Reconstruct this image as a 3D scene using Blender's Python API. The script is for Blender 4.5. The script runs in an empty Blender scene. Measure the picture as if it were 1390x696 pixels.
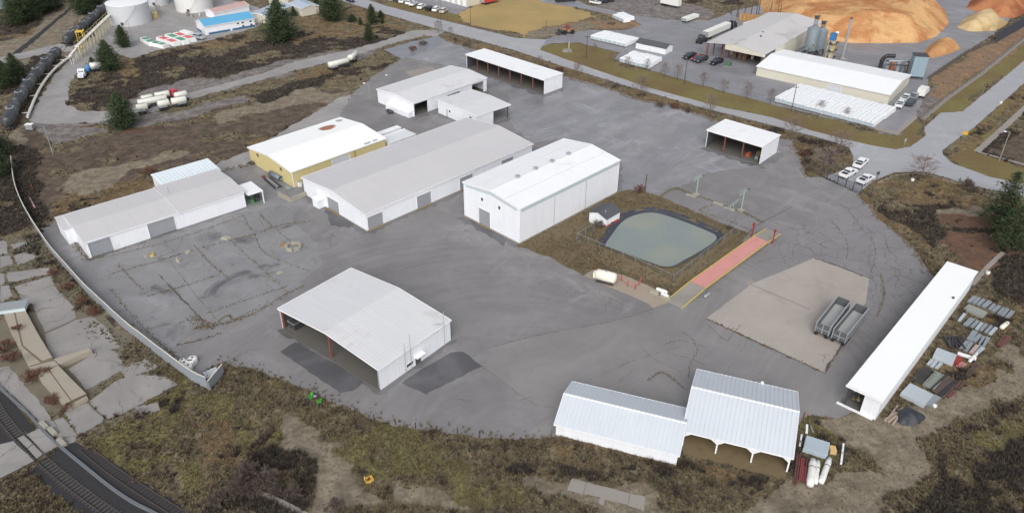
import bpy, bmesh, math, random
import numpy as np
from mathutils import Vector, Matrix
R = math.radians
random.seed(7); rng = np.random.default_rng(11)
scene = bpy.context.scene

# ---------------------------------------------------------------- camera
CAM_F, CAM_PITCH, CAM_ROLL, CAM_H = 1035.72, R(32.1957), R(0.3502), 80.0
PW, PH = 1390.0, 696.0
_cp, _sp, _cr, _sr = math.cos(CAM_PITCH), math.sin(CAM_PITCH), math.cos(CAM_ROLL), math.sin(CAM_ROLL)
FW = np.array([0, _cp, -_sp]); _r0 = np.array([1., 0, 0]); _u0 = np.array([0, _sp, _cp])
RT = _cr*_r0 + _sr*_u0; UP = -_sr*_r0 + _cr*_u0
cam = bpy.data.cameras.new('camera'); camo = bpy.data.objects.new('camera', cam)
scene.collection.objects.link(camo)
cam.sensor_width = 36; cam.lens = 36*CAM_F/PW; cam.clip_start = 1; cam.clip_end = 9000
camo.matrix_world = Matrix(((RT[0], UP[0], -FW[0], 0), (RT[1], UP[1], -FW[1], 0), (RT[2], UP[2], -FW[2], CAM_H), (0, 0, 0, 1)))
scene.camera = camo
# ---------------------------------------------------------------- overcast daylight
SUN_AZ, SUN_EL = R(187), R(41)          # azimuth clockwise from +Y (north); weak sun behind the camera, left
w = bpy.data.worlds.new('World'); scene.world = w; w.use_nodes = True
nt = w.node_tree; nt.nodes.clear()
sky = nt.nodes.new('ShaderNodeTexSky'); sky.sky_type = 'NISHITA'; sky.sun_disc = False
sky.sun_elevation = SUN_EL; sky.sun_rotation = SUN_AZ; sky.altitude = 600; sky.air_density = 1.0; sky.dust_density = 6.0; sky.ozone_density = 1.0
hs = nt.nodes.new('ShaderNodeHueSaturation'); hs.inputs['Saturation'].default_value = 0.35
bg = nt.nodes.new('ShaderNodeBackground'); bg.inputs['Strength'].default_value = 0.128
wo = nt.nodes.new('ShaderNodeOutputWorld')
nt.links.new(sky.outputs[0], hs.inputs['Color']); nt.links.new(hs.outputs[0], bg.inputs[0]); nt.links.new(bg.outputs[0], wo.inputs[0])
sun = bpy.data.lights.new('sun', 'SUN'); suno = bpy.data.objects.new('sun', sun); scene.collection.objects.link(suno)
sun.energy = 1.35; sun.angle = R(60); sun.color = (1, .97, .93)
suno.location = (0, 0, 200)
_sd = Vector((math.sin(SUN_AZ)*math.cos(SUN_EL), math.cos(SUN_AZ)*math.cos(SUN_EL), math.sin(SUN_EL)))
suno.rotation_euler = _sd.to_track_quat('Z', 'Y').to_euler()
vs = scene.view_settings; vs.view_transform = 'Standard'; vs.look = 'None'; vs.gamma = 1; vs.exposure = 0.22
try: vs.use_curve_mapping = False
except Exception: pass

# ---------------------------------------------------------------- helpers
def ray(px, py): return FW + RT*(px-PW/2)/CAM_F - UP*(py-PH/2)/CAM_F
def at(px, py, z=0.0):                     # where the sight line of a photograph pixel meets the height z
    d = ray(px, py); t = (z-CAM_H)/d[2]
    return Vector((t*d[0], t*d[1], z))
def hgt(bx, by, tx, ty):                   # height of a point seen straight above a ground point
    P = at(bx, by); d = ray(tx, ty); t = (P.x*d[0]+P.y*d[1])/(d[0]**2+d[1]**2)
    return CAM_H + t*d[2]
def zoom(ox, oy, s): return lambda *L: [(ox+a/s, oy+b/s) for a, b in L]
def lin(c): return tuple((v/255/12.92 if v/255 <= .04045 else ((v/255+.055)/1.055)**2.4) for v in c)

class MB:
    def __init__(s): s.v = []; s.f = []
    def face(s, pts):
        n = len(s.v); s.v += [tuple(p) for p in pts]; s.f.append(tuple(range(n, n+len(pts)))); return s
    def box(s, x0, x1, y0, y1, z0, z1):
        n = len(s.v)
        s.v += [(x0,y0,z0),(x1,y0,z0),(x1,y1,z0),(x0,y1,z0),(x0,y0,z1),(x1,y0,z1),(x1,y1,z1),(x0,y1,z1)]
        s.f += [(n,n+3,n+2,n+1),(n+4,n+5,n+6,n+7),(n,n+1,n+5,n+4),(n+1,n+2,n+6,n+5),(n+2,n+3,n+7,n+6),(n+3,n,n+4,n+7)]
        return s
    def hexa(s, lo, hi):                   # lower and upper quads
        n = len(s.v); s.v += [tuple(p) for p in lo]+[tuple(p) for p in hi]
        s.f += [(n,n+3,n+2,n+1),(n+4,n+5,n+6,n+7),(n,n+1,n+5,n+4),(n+1,n+2,n+6,n+5),(n+2,n+3,n+7,n+6),(n+3,n,n+4,n+7)]
        return s
    def prism(s, poly, z0, z1):            # poly (x, y), counter-clockwise
        n = len(s.v); k = len(poly)
        s.v += [(p[0],p[1],z0) for p in poly]+[(p[0],p[1],z1) for p in poly]
        s.f.append(tuple(range(n+k-1, n-1, -1))); s.f.append(tuple(range(n+k, n+2*k)))
        for i in range(k): j = (i+1) % k; s.f.append((n+i, n+j, n+k+j, n+k+i))
        return s
    def extr(s, prof, a0, a1, axis='x'):   # profile in the plane across the axis, extruded along it
        n = len(s.v); k = len(prof)
        for a in (a0, a1):
            for (q, z) in prof: s.v.append((a, q, z) if axis == 'x' else (q, a, z))
        s.f.append(tuple(range(n, n+k))); s.f.append(tuple(range(n+2*k-1, n+k-1, -1)))
        for i in range(k): j = (i+1) % k; s.f.append((n+i, n+k+i, n+k+j, n+j))
        return s
    def tube(s, p, q, r0, r1=None, n=6, cap=True):
        r1 = r0 if r1 is None else r1
        p = Vector(p); q = Vector(q); d = (q-p)
        if d.length < 1e-6: return s
        d.normalize(); a = d.orthogonal().normalized(); b = d.cross(a); m = len(s.v)
        for c, r in ((p, r0), (q, r1)):
            for i in range(n):
                t = 2*math.pi*i/n; s.v.append(tuple(c + a*(r*math.cos(t)) + b*(r*math.sin(t))))
        for i in range(n): j = (i+1) % n; s.f.append((m+i, m+j, m+n+j, m+n+i))
        if cap: s.f.append(tuple(range(m+n-1, m-1, -1))); s.f.append(tuple(range(m+n, m+2*n)))
        return s
    def path(s, pts, r, n=6):
        for a, b in zip(pts[:-1], pts[1:]): s.tube(a, b, r, n=n)
        return s
    def lathe(s, prof, n=24, axis='z', c=(0, 0, 0)):
        m = len(s.v); k = len(prof)
        for (r, h) in prof:
            for i in range(n):
                t = 2*math.pi*i/n; a, b = r*math.cos(t), r*math.sin(t)
                s.v.append((c[0]+a, c[1]+b, c[2]+h) if axis == 'z' else ((c[0]+h, c[1]+a, c[2]+b) if axis == 'x' else (c[0]+b, c[1]+h, c[2]+a)))
        for q in range(k-1):
            for i in range(n):
                j = (i+1) % n; s.f.append((m+q*n+i, m+q*n+j, m+(q+1)*n+j, m+(q+1)*n+i))
        if prof[0][0] > 1e-4: s.f.append(tuple(range(m+n-1, m-1, -1)))
        if prof[-1][0] > 1e-4: s.f.append(tuple(range(m+(k-1)*n, m+k*n)))
        return s

COL = scene.collection
def mesh_of(name, mb, mat, smooth=False):
    me = bpy.data.meshes.new(name); me.from_pydata(mb.v, [], mb.f); me.materials.append(mat)
    if smooth: me.shade_smooth()
    return me
def obj(name, mb, mat, parent=None, loc=(0, 0, 0), rz=0, smooth=False, kind=None):
    me = mb if isinstance(mb, bpy.types.Mesh) else mesh_of(name, mb, mat, smooth)
    o = bpy.data.objects.new(name, me); COL.objects.link(o)
    o.location = loc; o.rotation_euler = (0, 0, rz)
    if parent: o.parent = parent
    if kind: o['kind'] = kind
    return o
def tag(o, label, cat, group=None):
    o['label'] = label; o['category'] = cat
    if group: o['group'] = group
    return o
def thing(name, label, cat, loc=(0, 0, 0), rz=0, group=None):
    o = bpy.data.objects.new(name, None); COL.objects.link(o); o.empty_display_size = .5
    o.location = loc; o.rotation_euler = (0, 0, rz)
    return tag(o, label, cat, group)
def dup(root, loc, rz=0, label=None, scale=None, parent=None, group=None):
    c = root.copy(); COL.objects.link(c)
    if parent is None:
        c.location = loc; c.rotation_euler = (0, 0, rz)
        if label: c['label'] = label
        if group: c['group'] = group
        if scale: c.scale = (scale, scale, scale) if not isinstance(scale, tuple) else scale
    else: c.parent = parent
    for ch in list(root.children): dup(ch, None, parent=c)
    return c
def heading(a, b): return math.atan2(b[1]-a[1], b[0]-a[0])
def mid(a, b): return (Vector(a)+Vector(b))/2

# ---------------------------------------------------------------- materials
def _n(nt, t, **kw):
    n = nt.nodes.new(t)
    for k, v in kw.items(): setattr(n, k, v)
    return n
def _math(nt, op, a, b=None, c=None, clamp=False):
    n = _n(nt, 'ShaderNodeMath', operation=op, use_clamp=clamp)
    for i, x in enumerate((a, b, c)):
        if x is None: continue
        if isinstance(x, (int, float)): n.inputs[i].default_value = x
        else: nt.links.new(x, n.inputs[i])
    return n.outputs[0]
def _noise(nt, vec, scale, detail=5, rough=.6, dist=0):
    n = _n(nt, 'ShaderNodeTexNoise'); n.inputs['Scale'].default_value = scale; n.inputs['Detail'].default_value = detail
    n.inputs['Roughness'].default_value = rough; n.inputs['Distortion'].default_value = dist
    nt.links.new(vec, n.inputs['Vector']); return n.outputs[0]
def _step(nt, x, lo, hi):
    n = _n(nt, 'ShaderNodeMapRange', interpolation_type='SMOOTHSTEP')
    for i, v in ((1, lo), (2, hi), (3, 0.), (4, 1.)):
        if isinstance(v, (int, float)): n.inputs[i].default_value = v
        else: nt.links.new(v, n.inputs[i])
    nt.links.new(x, n.inputs[0]); return n.outputs[0]
def _mix(nt, f, a, b, mode='MIX'):
    n = _n(nt, 'ShaderNodeMix', data_type='RGBA', blend_type=mode)
    for i, x in ((0, f), (6, a), (7, b)):
        if isinstance(x, (int, float)): n.inputs[i].default_value = x
        elif isinstance(x, (tuple, list)): n.inputs[i].default_value = (*x[:3], 1)
        else: nt.links.new(x, n.inputs[i])
    return n.outputs[2]
def _scale(nt, col, fac):
    n = _n(nt, 'ShaderNodeVectorMath', operation='SCALE'); nt.links.new(col, n.inputs[0]); nt.links.new(fac, n.inputs['Scale']); return n.outputs[0]
def _map(nt, vec, rot=0, sc=(1, 1, 1)):
    if rot:                                 # turn first, then stretch
        q = _n(nt, 'ShaderNodeMapping'); q.inputs['Rotation'].default_value = (0, 0, rot); nt.links.new(vec, q.inputs[0]); vec = q.outputs[0]
    n = _n(nt, 'ShaderNodeMapping'); n.inputs['Scale'].default_value = sc
    nt.links.new(vec, n.inputs[0]); return n.outputs[0]
def _rgb(nt, c):
    n = _n(nt, 'ShaderNodeRGB'); n.outputs[0].default_value = (*c, 1); return n.outputs[0]
def _start(name):
    m = bpy.data.materials.new(name); m.use_nodes = True; nt = m.node_tree
    b = nt.nodes['Principled BSDF']; return m, nt, b
MATS = {}
def M(name, c, rough=.7, var=.10, scale=.35, metal=0., rib=None, stain=None, streak=None, spec=.4, bump=.0, world=False, finev=None, lap=None):
    """c = sRGB 0-255 of the surface itself; rib=(axis, pitch, strength); stain=(colour, scale, threshold); streak=(axis, amount)"""
    if name in MATS: return MATS[name]
    m, nt, b = _start(name)
    if world: vec = _n(nt, 'ShaderNodeNewGeometry').outputs['Position']
    else: vec = _n(nt, 'ShaderNodeTexCoord').outputs['Object']
    n1 = _noise(nt, vec, scale, 6); n2 = _noise(nt, vec, scale*11, 3)
    fv = var*.6 if finev is None else finev
    f = _math(nt, 'ADD', _math(nt, 'MULTIPLY_ADD', n1, 2*var, 1-var), _math(nt, 'MULTIPLY_ADD', n2, 2*fv, -fv))
    col = _scale(nt, _rgb(nt, lin(c)), f)
    if stain:
        sc, ss, th = stain; s1 = _noise(nt, vec, ss, 7, .65, .4)
        col = _mix(nt, _math(nt, 'MULTIPLY', _step(nt, s1, th, th+.12), .75), col, lin(sc))
    if streak:
        ax, am = streak
        sv = _map(nt, vec, 0, {'x': (.05, 1.1, .4), 'y': (1.1, .05, .4), 'z': (1.3, 1.3, .06)}[ax])
        s2 = _noise(nt, sv, 1.2, 4); col = _scale(nt, col, _math(nt, 'MULTIPLY_ADD', s2, 2*am, 1-am))
    if lap:                                 # sheets laid side by side: each a shade apart, a thin dark lap between them
        ax, pitch, am = lap; sq = _n(nt, 'ShaderNodeSeparateXYZ'); nt.links.new(vec, sq.inputs[0])
        xl = {'x': sq.outputs[0], 'y': sq.outputs[1]}.get(ax) or _math(nt, 'ADD', sq.outputs[0], sq.outputs[1])
        wn = _n(nt, 'ShaderNodeTexWhiteNoise', noise_dimensions='1D'); nt.links.new(_math(nt, 'FLOOR', _math(nt, 'DIVIDE', xl, pitch)), wn.inputs['W'])
        ln = _math(nt, 'SUBTRACT', 1, _step(nt, _math(nt, 'PINGPONG', xl, pitch/2), .02, .07))
        col = _scale(nt, col, _math(nt, 'SUBTRACT', _math(nt, 'MULTIPLY_ADD', wn.outputs[0], 2*am, 1-am), _math(nt, 'MULTIPLY', ln, 2.2*am)))
    nt.links.new(col, b.inputs['Base Color'])
    b.inputs['Metallic'].default_value = metal; b.inputs['Specular IOR Level'].default_value = spec
    rr = _math(nt, 'MULTIPLY_ADD', n1, .25, rough-.12, clamp=True); nt.links.new(rr, b.inputs['Roughness'])
    hgtv = None
    if rib:
        ax, pitch, st = rib; sx = _n(nt, 'ShaderNodeSeparateXYZ'); nt.links.new(vec, sx.inputs[0])
        x = {'x': sx.outputs[0], 'y': sx.outputs[1], 'z': sx.outputs[2], 'xy': None}[ax]
        if x is None: x = _math(nt, 'ADD', sx.outputs[0], sx.outputs[1])
        fr = _math(nt, 'PINGPONG', x, pitch/2); h = _step(nt, fr, pitch*.08, pitch*.22)
        bp = _n(nt, 'ShaderNodeBump'); bp.inputs['Strength'].default_value = st; bp.inputs['Distance'].default_value = .05
        nt.links.new(h, bp.inputs['Height']); nt.links.new(bp.outputs[0], b.inputs['Normal'])
    elif bump:
        bp = _n(nt, 'ShaderNodeBump'); bp.inputs['Strength'].default_value = bump; bp.inputs['Distance'].default_value = .1
        nt.links.new(n2, bp.inputs['Height']); nt.links.new(bp.outputs[0], b.inputs['Normal'])
    MATS[name] = m; return m

def asphalt(name, c, crack=.5, wet=.3, rot=.8, var=.13, fine_crack=.0, streaks=.12, stain=0., arcs=None, sheen=None, blot=0., crackc=(72, 66, 60), ck=.5):
    m, nt, b = _start(name); P = _n(nt, 'ShaderNodeNewGeometry').outputs['Position']
    n1 = _noise(nt, P, .035, 5); n2 = _noise(nt, P, .5, 6, .7); n3 = _noise(nt, P, 6, 2)
    sv = _map(nt, P, rot, (.025, .22, 1)); ns = _noise(nt, sv, 1, 5, .6, .6)
    f = _math(nt, 'MULTIPLY_ADD', n1, 2.2*var, 1-1.1*var)
    f = _math(nt, 'ADD', f, _math(nt, 'MULTIPLY_ADD', n2, var*1.1, -var*.55))
    f = _math(nt, 'ADD', f, _math(nt, 'MULTIPLY_ADD', n3, .12, -.06))
    f = _math(nt, 'ADD', f, _math(nt, 'MULTIPLY_ADD', ns, 2*streaks, -streaks))
    if arcs:                                # swept tyre tracks: noise drawn out along circles round a turning point
        (ax, ay), am = arcs
        sb = _n(nt, 'ShaderNodeVectorMath', operation='SUBTRACT'); nt.links.new(P, sb.inputs[0]); sb.inputs[1].default_value = (ax, ay, 0)
        ln = _n(nt, 'ShaderNodeVectorMath', operation='LENGTH'); nt.links.new(sb.outputs[0], ln.inputs[0])
        sp = _n(nt, 'ShaderNodeSeparateXYZ'); nt.links.new(sb.outputs[0], sp.inputs[0])
        th = _math(nt, 'ARCTAN2', sp.outputs[1], sp.outputs[0]); wob = _noise(nt, P, .05, 2)
        cx = _n(nt, 'ShaderNodeCombineXYZ'); nt.links.new(_math(nt, 'ADD', _math(nt, 'MULTIPLY', ln.outputs['Value'], .75), _math(nt, 'MULTIPLY', wob, 4)), cx.inputs[0]); nt.links.new(_math(nt, 'MULTIPLY', th, 1.5), cx.inputs[1])
        na = _noise(nt, cx.outputs[0], 1., 5, .62); na2 = _math(nt, 'MULTIPLY', _step(nt, na, .30, .74), _step(nt, _noise(nt, P, .03, 3), .30, .62))
        f = _math(nt, 'ADD', f, _math(nt, 'MULTIPLY_ADD', na2, 2*am, -am))
    if blot:
        f = _math(nt, 'ADD', f, _math(nt, 'MULTIPLY_ADD', _step(nt, _noise(nt, P, .09, 7, .66, .7), .36, .66), 2*blot, -blot))
    col = _scale(nt, _rgb(nt, lin(c)), f)
    if sheen:                               # wet sky sheen put into the colour as pale streaks; worn patches in yard
        sa = _noise(nt, _map(nt, P, rot, (.06, .17, 1)), 1., 7, .7, 1.2); sb2 = _noise(nt, _map(nt, P, rot+1.57, (.07, .15, 1)), 1., 7, .7, 1.2); sc_ = _noise(nt, P, .025, 3)
        k = _math(nt, 'MULTIPLY', _step(nt, _math(nt, 'MAXIMUM', sa, sb2), .50, .74), _step(nt, sc_, .38, .58)); col = _mix(nt, _math(nt, 'MULTIPLY', k, .6), col, lin(sheen))
    if stain:
        st = _noise(nt, P, .11, 6, .62, .8); k = _step(nt, st, .56, .70)
        col = _mix(nt, _math(nt, 'MULTIPLY', k, stain), col, lin((58, 56, 62)))
        st3 = _noise(nt, P, .42, 6, .66, .6); col = _mix(nt, _math(nt, 'MULTIPLY', _step(nt, st3, .60, .70), stain*.75), col, lin((92, 91, 98)))
        st2 = _noise(nt, _map(nt, P, 1.2, (1, 1, 3)), .23, 6, .62, .5); k2 = _step(nt, st2, .60, .72)
        col = _mix(nt, _math(nt, 'MULTIPLY', k2, stain*.5), col, lin((140, 128, 112)))
    if crack:
        wv = _n(nt, 'ShaderNodeTexNoise'); wv.inputs['Scale'].default_value = .35; wv.inputs['Detail'].default_value = 4; nt.links.new(P, wv.inputs['Vector'])
        ad = _n(nt, 'ShaderNodeVectorMath', operation='MULTIPLY_ADD'); nt.links.new(wv.outputs['Color'], ad.inputs[0]); ad.inputs[1].default_value = (4, 4, 0); nt.links.new(P, ad.inputs[2])
        def vor(scale, wd):
            v = _n(nt, 'ShaderNodeTexVoronoi', feature='DISTANCE_TO_EDGE'); v.inputs['Scale'].default_value = scale
            nt.links.new(ad.outputs[0], v.inputs['Vector']); return _math(nt, 'SUBTRACT', 1, _step(nt, v.outputs['Distance'], wd*.4, wd))
        big = vor(.085, .007); gate = _step(nt, _noise(nt, P, .05, 3), .62-.3*crack, .70-.25*crack)
        k = _math(nt, 'MULTIPLY', big, gate)
        if fine_crack:
            fi = vor(.33, .022); g2 = _step(nt, _noise(nt, P, .07, 4), .66-.3*fine_crack, .74-.3*fine_crack)
            k = _math(nt, 'MAXIMUM', k, _math(nt, 'MULTIPLY', fi, g2))
        col = _mix(nt, _math(nt, 'MULTIPLY', k, ck), col, lin(crackc))
    if wet:
        wn = _math(nt, 'MULTIPLY_ADD', ns, .6, _math(nt, 'MULTIPLY', n1, .4)); wk = _step(nt, wn, .60-.25*wet, .74-.2*wet)
        col = _mix(nt, _math(nt, 'MULTIPLY', wk, .20), col, (0, 0, 0))
        rr = _math(nt, 'MULTIPLY_ADD', wk, -.42, .70); nt.links.new(rr, b.inputs['Roughness'])
        b.inputs['Specular IOR Level'].default_value = .5
    else: b.inputs['Roughness'].default_value = .82; b.inputs['Specular IOR Level'].default_value = .3
    nt.links.new(col, b.inputs['Base Color'])
    bp = _n(nt, 'ShaderNodeBump'); bp.inputs['Strength'].default_value = .15; bp.inputs['Distance'].default_value = .05
    nt.links.new(n3, bp.inputs['Height']); nt.links.new(bp.outputs[0], b.inputs['Normal'])
    MATS[name] = m; return m

def pip(x, y, poly):                       # points in polygon, vectorised
    ins = np.zeros(x.shape, bool); n = len(poly)
    for i in range(n):
        x0, y0 = poly[i][0], poly[i][1]; x1, y1 = poly[(i+1) % n][0], poly[(i+1) % n][1]
        if y0 == y1: continue
        c = ((y0 > y) != (y1 > y)) & (x < (x1-x0)*(y-y0)/(y1-y0)+x0); ins ^= c
    return ins
def vnoise(x, y, s, seed):                 # smooth value noise 0..1
    g = np.random.default_rng(seed).random((256, 256)); u = x*s; v = y*s
    i = np.floor(u).astype(int); j = np.floor(v).astype(int); fu = u-i; fv = v-j
    fu = fu*fu*(3-2*fu); fv = fv*fv*(3-2*fv); i &= 255; j &= 255; i1 = (i+1) & 255; j1 = (j+1) & 255
    return (g[i, j]*(1-fu)+g[i1, j]*fu)*(1-fv)+(g[i, j1]*(1-fu)+g[i1, j1]*fu)*fv
def wpoly(px): return [(p.x, p.y) for p in (at(a, b) for a, b in px)]
def rough_poly(pts, jit, step):
    out = []; n = len(pts)
    for i in range(n):
        a = Vector(pts[i][:2]); b = Vector(pts[(i+1) % n][:2]); d = b-a; k = max(1, int(d.length/step)); nrm = Vector((-d.y, d.x)).normalized() if d.length else Vector((0, 0))
        for q in range(k):
            p = a+d*(q/k)+nrm*(random.uniform(-jit, jit) if jit else 0); out.append((p.x, p.y))
    return out
def sheet(name, px, z, mat, jit=0., step=2., world=False, kind='structure', parent=None):
    pts = px if world else wpoly(px)
    if jit: pts = rough_poly(pts, jit, step)
    a = sum(pts[i][0]*pts[(i+1) % len(pts)][1]-pts[(i+1) % len(pts)][0]*pts[i][1] for i in range(len(pts)))
    if a < 0: pts = pts[::-1]
    mb = MB(); mb.face([(p[0], p[1], z) for p in pts])
    return obj(name, mb, mat, parent=parent, kind=kind if not parent else None)
def ribbon(pts, wd):                       # polygon round a centre line
    L, Rr = [], []
    for i, p in enumerate(pts):
        a = Vector(pts[max(i-1, 0)][:2]); b = Vector(pts[min(i+1, len(pts)-1)][:2]); d = (b-a).normalized(); n = Vector((-d.y, d.x))
        q = Vector(p[:2]); k = wd/2 if not isinstance(wd, (list, tuple)) else wd[i]/2
        L.append(q+n*k); Rr.append(q-n*k)
    return [(p.x, p.y) for p in L]+[(p.x, p.y) for p in Rr[::-1]]
def smooth_line(pts, k=6):                 # Catmull-Rom
    P = [Vector(p[:2]) for p in pts]; P = [P[0]*2-P[1]]+P+[P[-1]*2-P[-2]]; out = []
    for i in range(1, len(P)-2):
        for q in range(k):
            t = q/k; a, b, c, d = P[i-1], P[i], P[i+1], P[i+2]
            out.append(.5*((2*b)+(c-a)*t+(2*a-5*b+4*c-d)*t*t+(3*b-a-3*c+d)*t**3))
    out.append(P[-2]); return [(p.x, p.y) for p in out]
# ================================================================ GROUND COVER CLASSES (photograph pixels -> ground polygons)
CL = ['brush', 'straw', 'green', 'bare', 'soil', 'lawn', 'field', 'red', 'gravel', 'sawdust']
z = zoom
ZONES = [
 ('soil', [(-60,190),(40,178),(180,172),(330,130),(450,112),(490,140),(462,168),(340,205),(330,228),(210,238),(200,262),(60,292),(10,300),(-60,330)]),
 ('brush', [(-60,190),(30,200),(50,250),(60,300),(30,330),(-60,340)]),
 ('straw', [(60,268),(200,240),(205,262),(80,296)]),
 ('straw', [(330,192),(350,180),(420,168),(380,180),(345,200)]),
 ('bare', [(95,245),(200,215),(320,190),(345,165),(430,140),(470,135),(440,155),(350,185),(240,215),(120,262)]),
 ('bare', [(300,155),(330,145),(420,120),(480,125),(460,140),(350,170),(300,172)]),
 ('soil', [(240,200),(300,168),(400,140),(440,148),(420,160),(345,190),(330,206),(260,212)]),
 ('brush', [(92,150),(105,112),(160,92),(200,70),(270,62),(350,48),(430,42),(480,32),(560,44),(548,52),(500,62),(400,80),(330,97),(250,112),(190,138),(120,152)]),
 ('straw', [(160,86),(175,78),(182,104),(172,120),(160,108)]),
 ('straw', [(265,64),(330,46),(362,50),(300,72)]),
 ('straw', [(395,48),(440,30),(520,22),(560,36),(500,52),(440,52),(410,62)]),
 ('brush', [(420,62),(480,50),(560,40),(556,46),(480,60),(430,70)]),
 ('straw', [(400,28),(450,14),(480,8),(520,20),(470,30),(410,40)]),
 ('straw', [(85,150),(110,140),(130,152),(100,156)]),
 ('gravel', [(175,140),(200,120),(300,104),(380,84),(460,70),(520,62),(500,74),(420,98),(330,118),(250,136),(180,150)]),
 ('gravel', [(40,166),(160,166),(330,128),(340,136),(200,172),(120,186),(60,190)]),
 ('red', [(110,172),(170,170),(230,165),(215,174),(150,180)]),
 ('straw', [(390,96),(440,82),(480,92),(420,108),(395,112)]),
 ('brush', [(340,128),(420,108),(500,88),(545,82),(500,100),(420,122),(350,140)]),
 ('brush', [(-80,-20),(150,-20),(95,55),(60,90),(20,120),(-80,160)]),
 ('straw', [(-80,62),(30,45),(55,30),(60,38),(30,58),(-80,90)]),
 ('straw', [(96,36),(112,22),(120,28),(104,44)]),
 ('bare', [(-80,80),(40,45),(110,-10),(140,-10),(80,55),(30,88),(-80,120)]),
 ('bare', [(0,190),(30,160),(90,62),(100,75),(60,110),(38,160),(20,200)]),
 # road verges
 ('straw', [(590,44),(700,72),(770,93),(850,120),(950,150),(1050,177),(1076,186),(1062,191),(975,166),(905,143),(863,135),(790,112),(740,99),(640,70)]),
 ('straw', [(470,-20),(530,0),(602,26),(700,50),(740,56),(730,46),(660,34),(600,14),(560,0),(540,-20)]),
 ('lawn', [(560,-10),(620,20),(645,26),(600,26),(520,6)]),
 ('field', [(618,16),(640,8),(690,-12),(740,-6),(800,16),(802,22),(770,33),(730,46),(712,51),(690,46),(650,34)]),
 ('sawdust', [(735,50),(800,40),(872,34),(858,27),(800,27),(745,36)]),
 ('bare', [(715,52),(800,44),(800,30),(760,36),(720,44)]),
 ('gravel', [(780,-15),(905,-15),(965,20),(958,28),(905,28),(870,24),(820,16)]),
 ('sawdust', [(800,12),(850,22),(880,30),(920,30),(960,26),(940,32),(870,34),(830,24)]),
 ('brush', [(880,-20),(1010,-20),(1000,6),(940,4)]),
 ('lawn', [(733,66),(750,58),(785,57),(842,72),(836,82),(882,97),(950,116),(1040,141),(1130,160),(1183,176),(1218,184),(1245,166),(1262,170),(1250,190),(1236,201),(1216,205),(1191,201),(1100,180),(977,147),(876,120),(783,88)]),
 ('gravel', [(1186,176),(1215,146),(1262,110),(1275,130),(1250,160),(1218,184)]),
 ('brush', [(1200,170),(1215,162),(1232,168),(1218,178)]),
 ('sawdust', [(1262,108),(1320,68),(1345,55),(1375,36),(1420,20),(1420,40),(1345,88),(1282,136),(1258,128)]),
 ('lawn', [(1258,156),(1285,130),(1340,92),(1420,34),(1420,70),(1305,152),(1280,154)]),
 ('lawn', [(1278,212),(1292,200),(1325,172),(1420,96),(1420,130),(1325,206),(1420,230),(1420,262),(1342,242),(1290,224)]),
 ('straw', [(1300,200),(1340,168),(1420,108),(1420,122),(1330,192),(1310,204)]),
 ('brush', [(1325,206),(1420,128),(1420,232)]),
 ('soil', [(1340,205),(1420,150),(1420,224)]),
 # right of the yard
 ('straw', [(1080,188),(1140,194),(1157,214),(1142,233),(1112,238),(1088,226)]),
 ('brush', [(1098,206),(1130,200),(1138,220),(1112,230)]),
 ('straw', [(1166,262),(1190,246),(1250,236),(1320,255),(1420,282),(1420,300),(1300,286),(1230,282),(1190,285)]),
 ('brush', [(1200,278),(1290,276),(1420,292),(1420,330),(1300,340),(1255,338),(1225,310)]),
 ('straw', [(1180,286),(1200,280),(1262,350),(1272,368),(1250,345)]),
 ('bare', [(1280,278),(1320,275),(1330,284),(1285,290)]),
 ('red', [(1278,290),(1345,284),(1352,308),(1295,314)]),
 ('red', [(1265,332),(1330,320),(1420,320),(1420,354),(1335,366),(1285,352)]),
 ('brush', [(1320,372),(1345,358),(1420,352),(1420,430),(1350,408)]),
 ('straw', [(1184,566),(1205,556),(1320,404),(1385,428),(1372,462),(1300,540),(1230,566)]),
 # bottom strip
 ('brush', [(290,492),(316,494),(322,506),(300,512),(276,506)]),
 ('green', [(104,606),(150,575),(240,538),(330,528),(430,560),(410,592),(330,600),(300,640),(262,690),(200,640),(150,610)]),
 ('straw', [(240,560),(300,600),(310,640),(280,676),(262,640),(240,600)]),
 ('green', [(420,586),(560,584),(640,606),(600,640),(520,652),(440,640)]),
 ('green', [(620,620),(700,640),(740,696),(620,696)]),
 ('bare', [(392,566),(450,574),(474,600),(444,622),(476,650),(526,700),(430,700),(402,652),(362,614)]),
 ('bare', [(536,660),(602,658),(646,700),(540,700)]),
 ('brush', [(286,620),(330,606),(420,620),(400,700),(250,720)]),
 ('straw', [(754,592),(920,636),(930,642),(1068,664),(1060,676),(900,652),(756,612)]),
 ('brush', [(700,604),(780,622),(900,650),(960,650),(1000,664),(900,668),(780,640),(690,622)]),
 ('bare', [(714,632),(770,652),(880,672),(930,680),(1050,684),(1140,648),(1190,624),(1232,586),(1290,540),(1350,490),(1372,470),(1384,486),(1320,540),(1262,600),(1200,642),(1120,710),(820,720),(780,690),(714,652)]),
 ('bare', [(1128,572),(1180,574),(1230,600),(1206,624),(1160,604)]),
 ('green', [(1090,570),(1130,575),(1170,610),(1130,640),(1096,650)]),
 ('brush', [(1190,730),(1252,650),(1318,588),(1376,530),(1440,490),(1440,730)]),
 ('green', [(1290,640),(1340,580),(1390,550),(1390,600),(1330,660)]),
 ('bare', [(1050,690),(1140,650),(1192,622),(1240,586),(1296,540),(1352,492),(1376,474),(1400,490),(1330,556),(1270,606),(1205,656),(1130,720)]),
 # left of the fence
 ('green', [(-40,330),(60,318),(90,360),(130,420),(200,480),(265,520),(240,545),(110,600),(40,560),(-40,470)]),
 ('brush', [(0,232),(20,225),(45,300),(70,330),(100,380),(140,425),(170,455),(150,450),(110,405),(60,345),(10,330)]),
]
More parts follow.
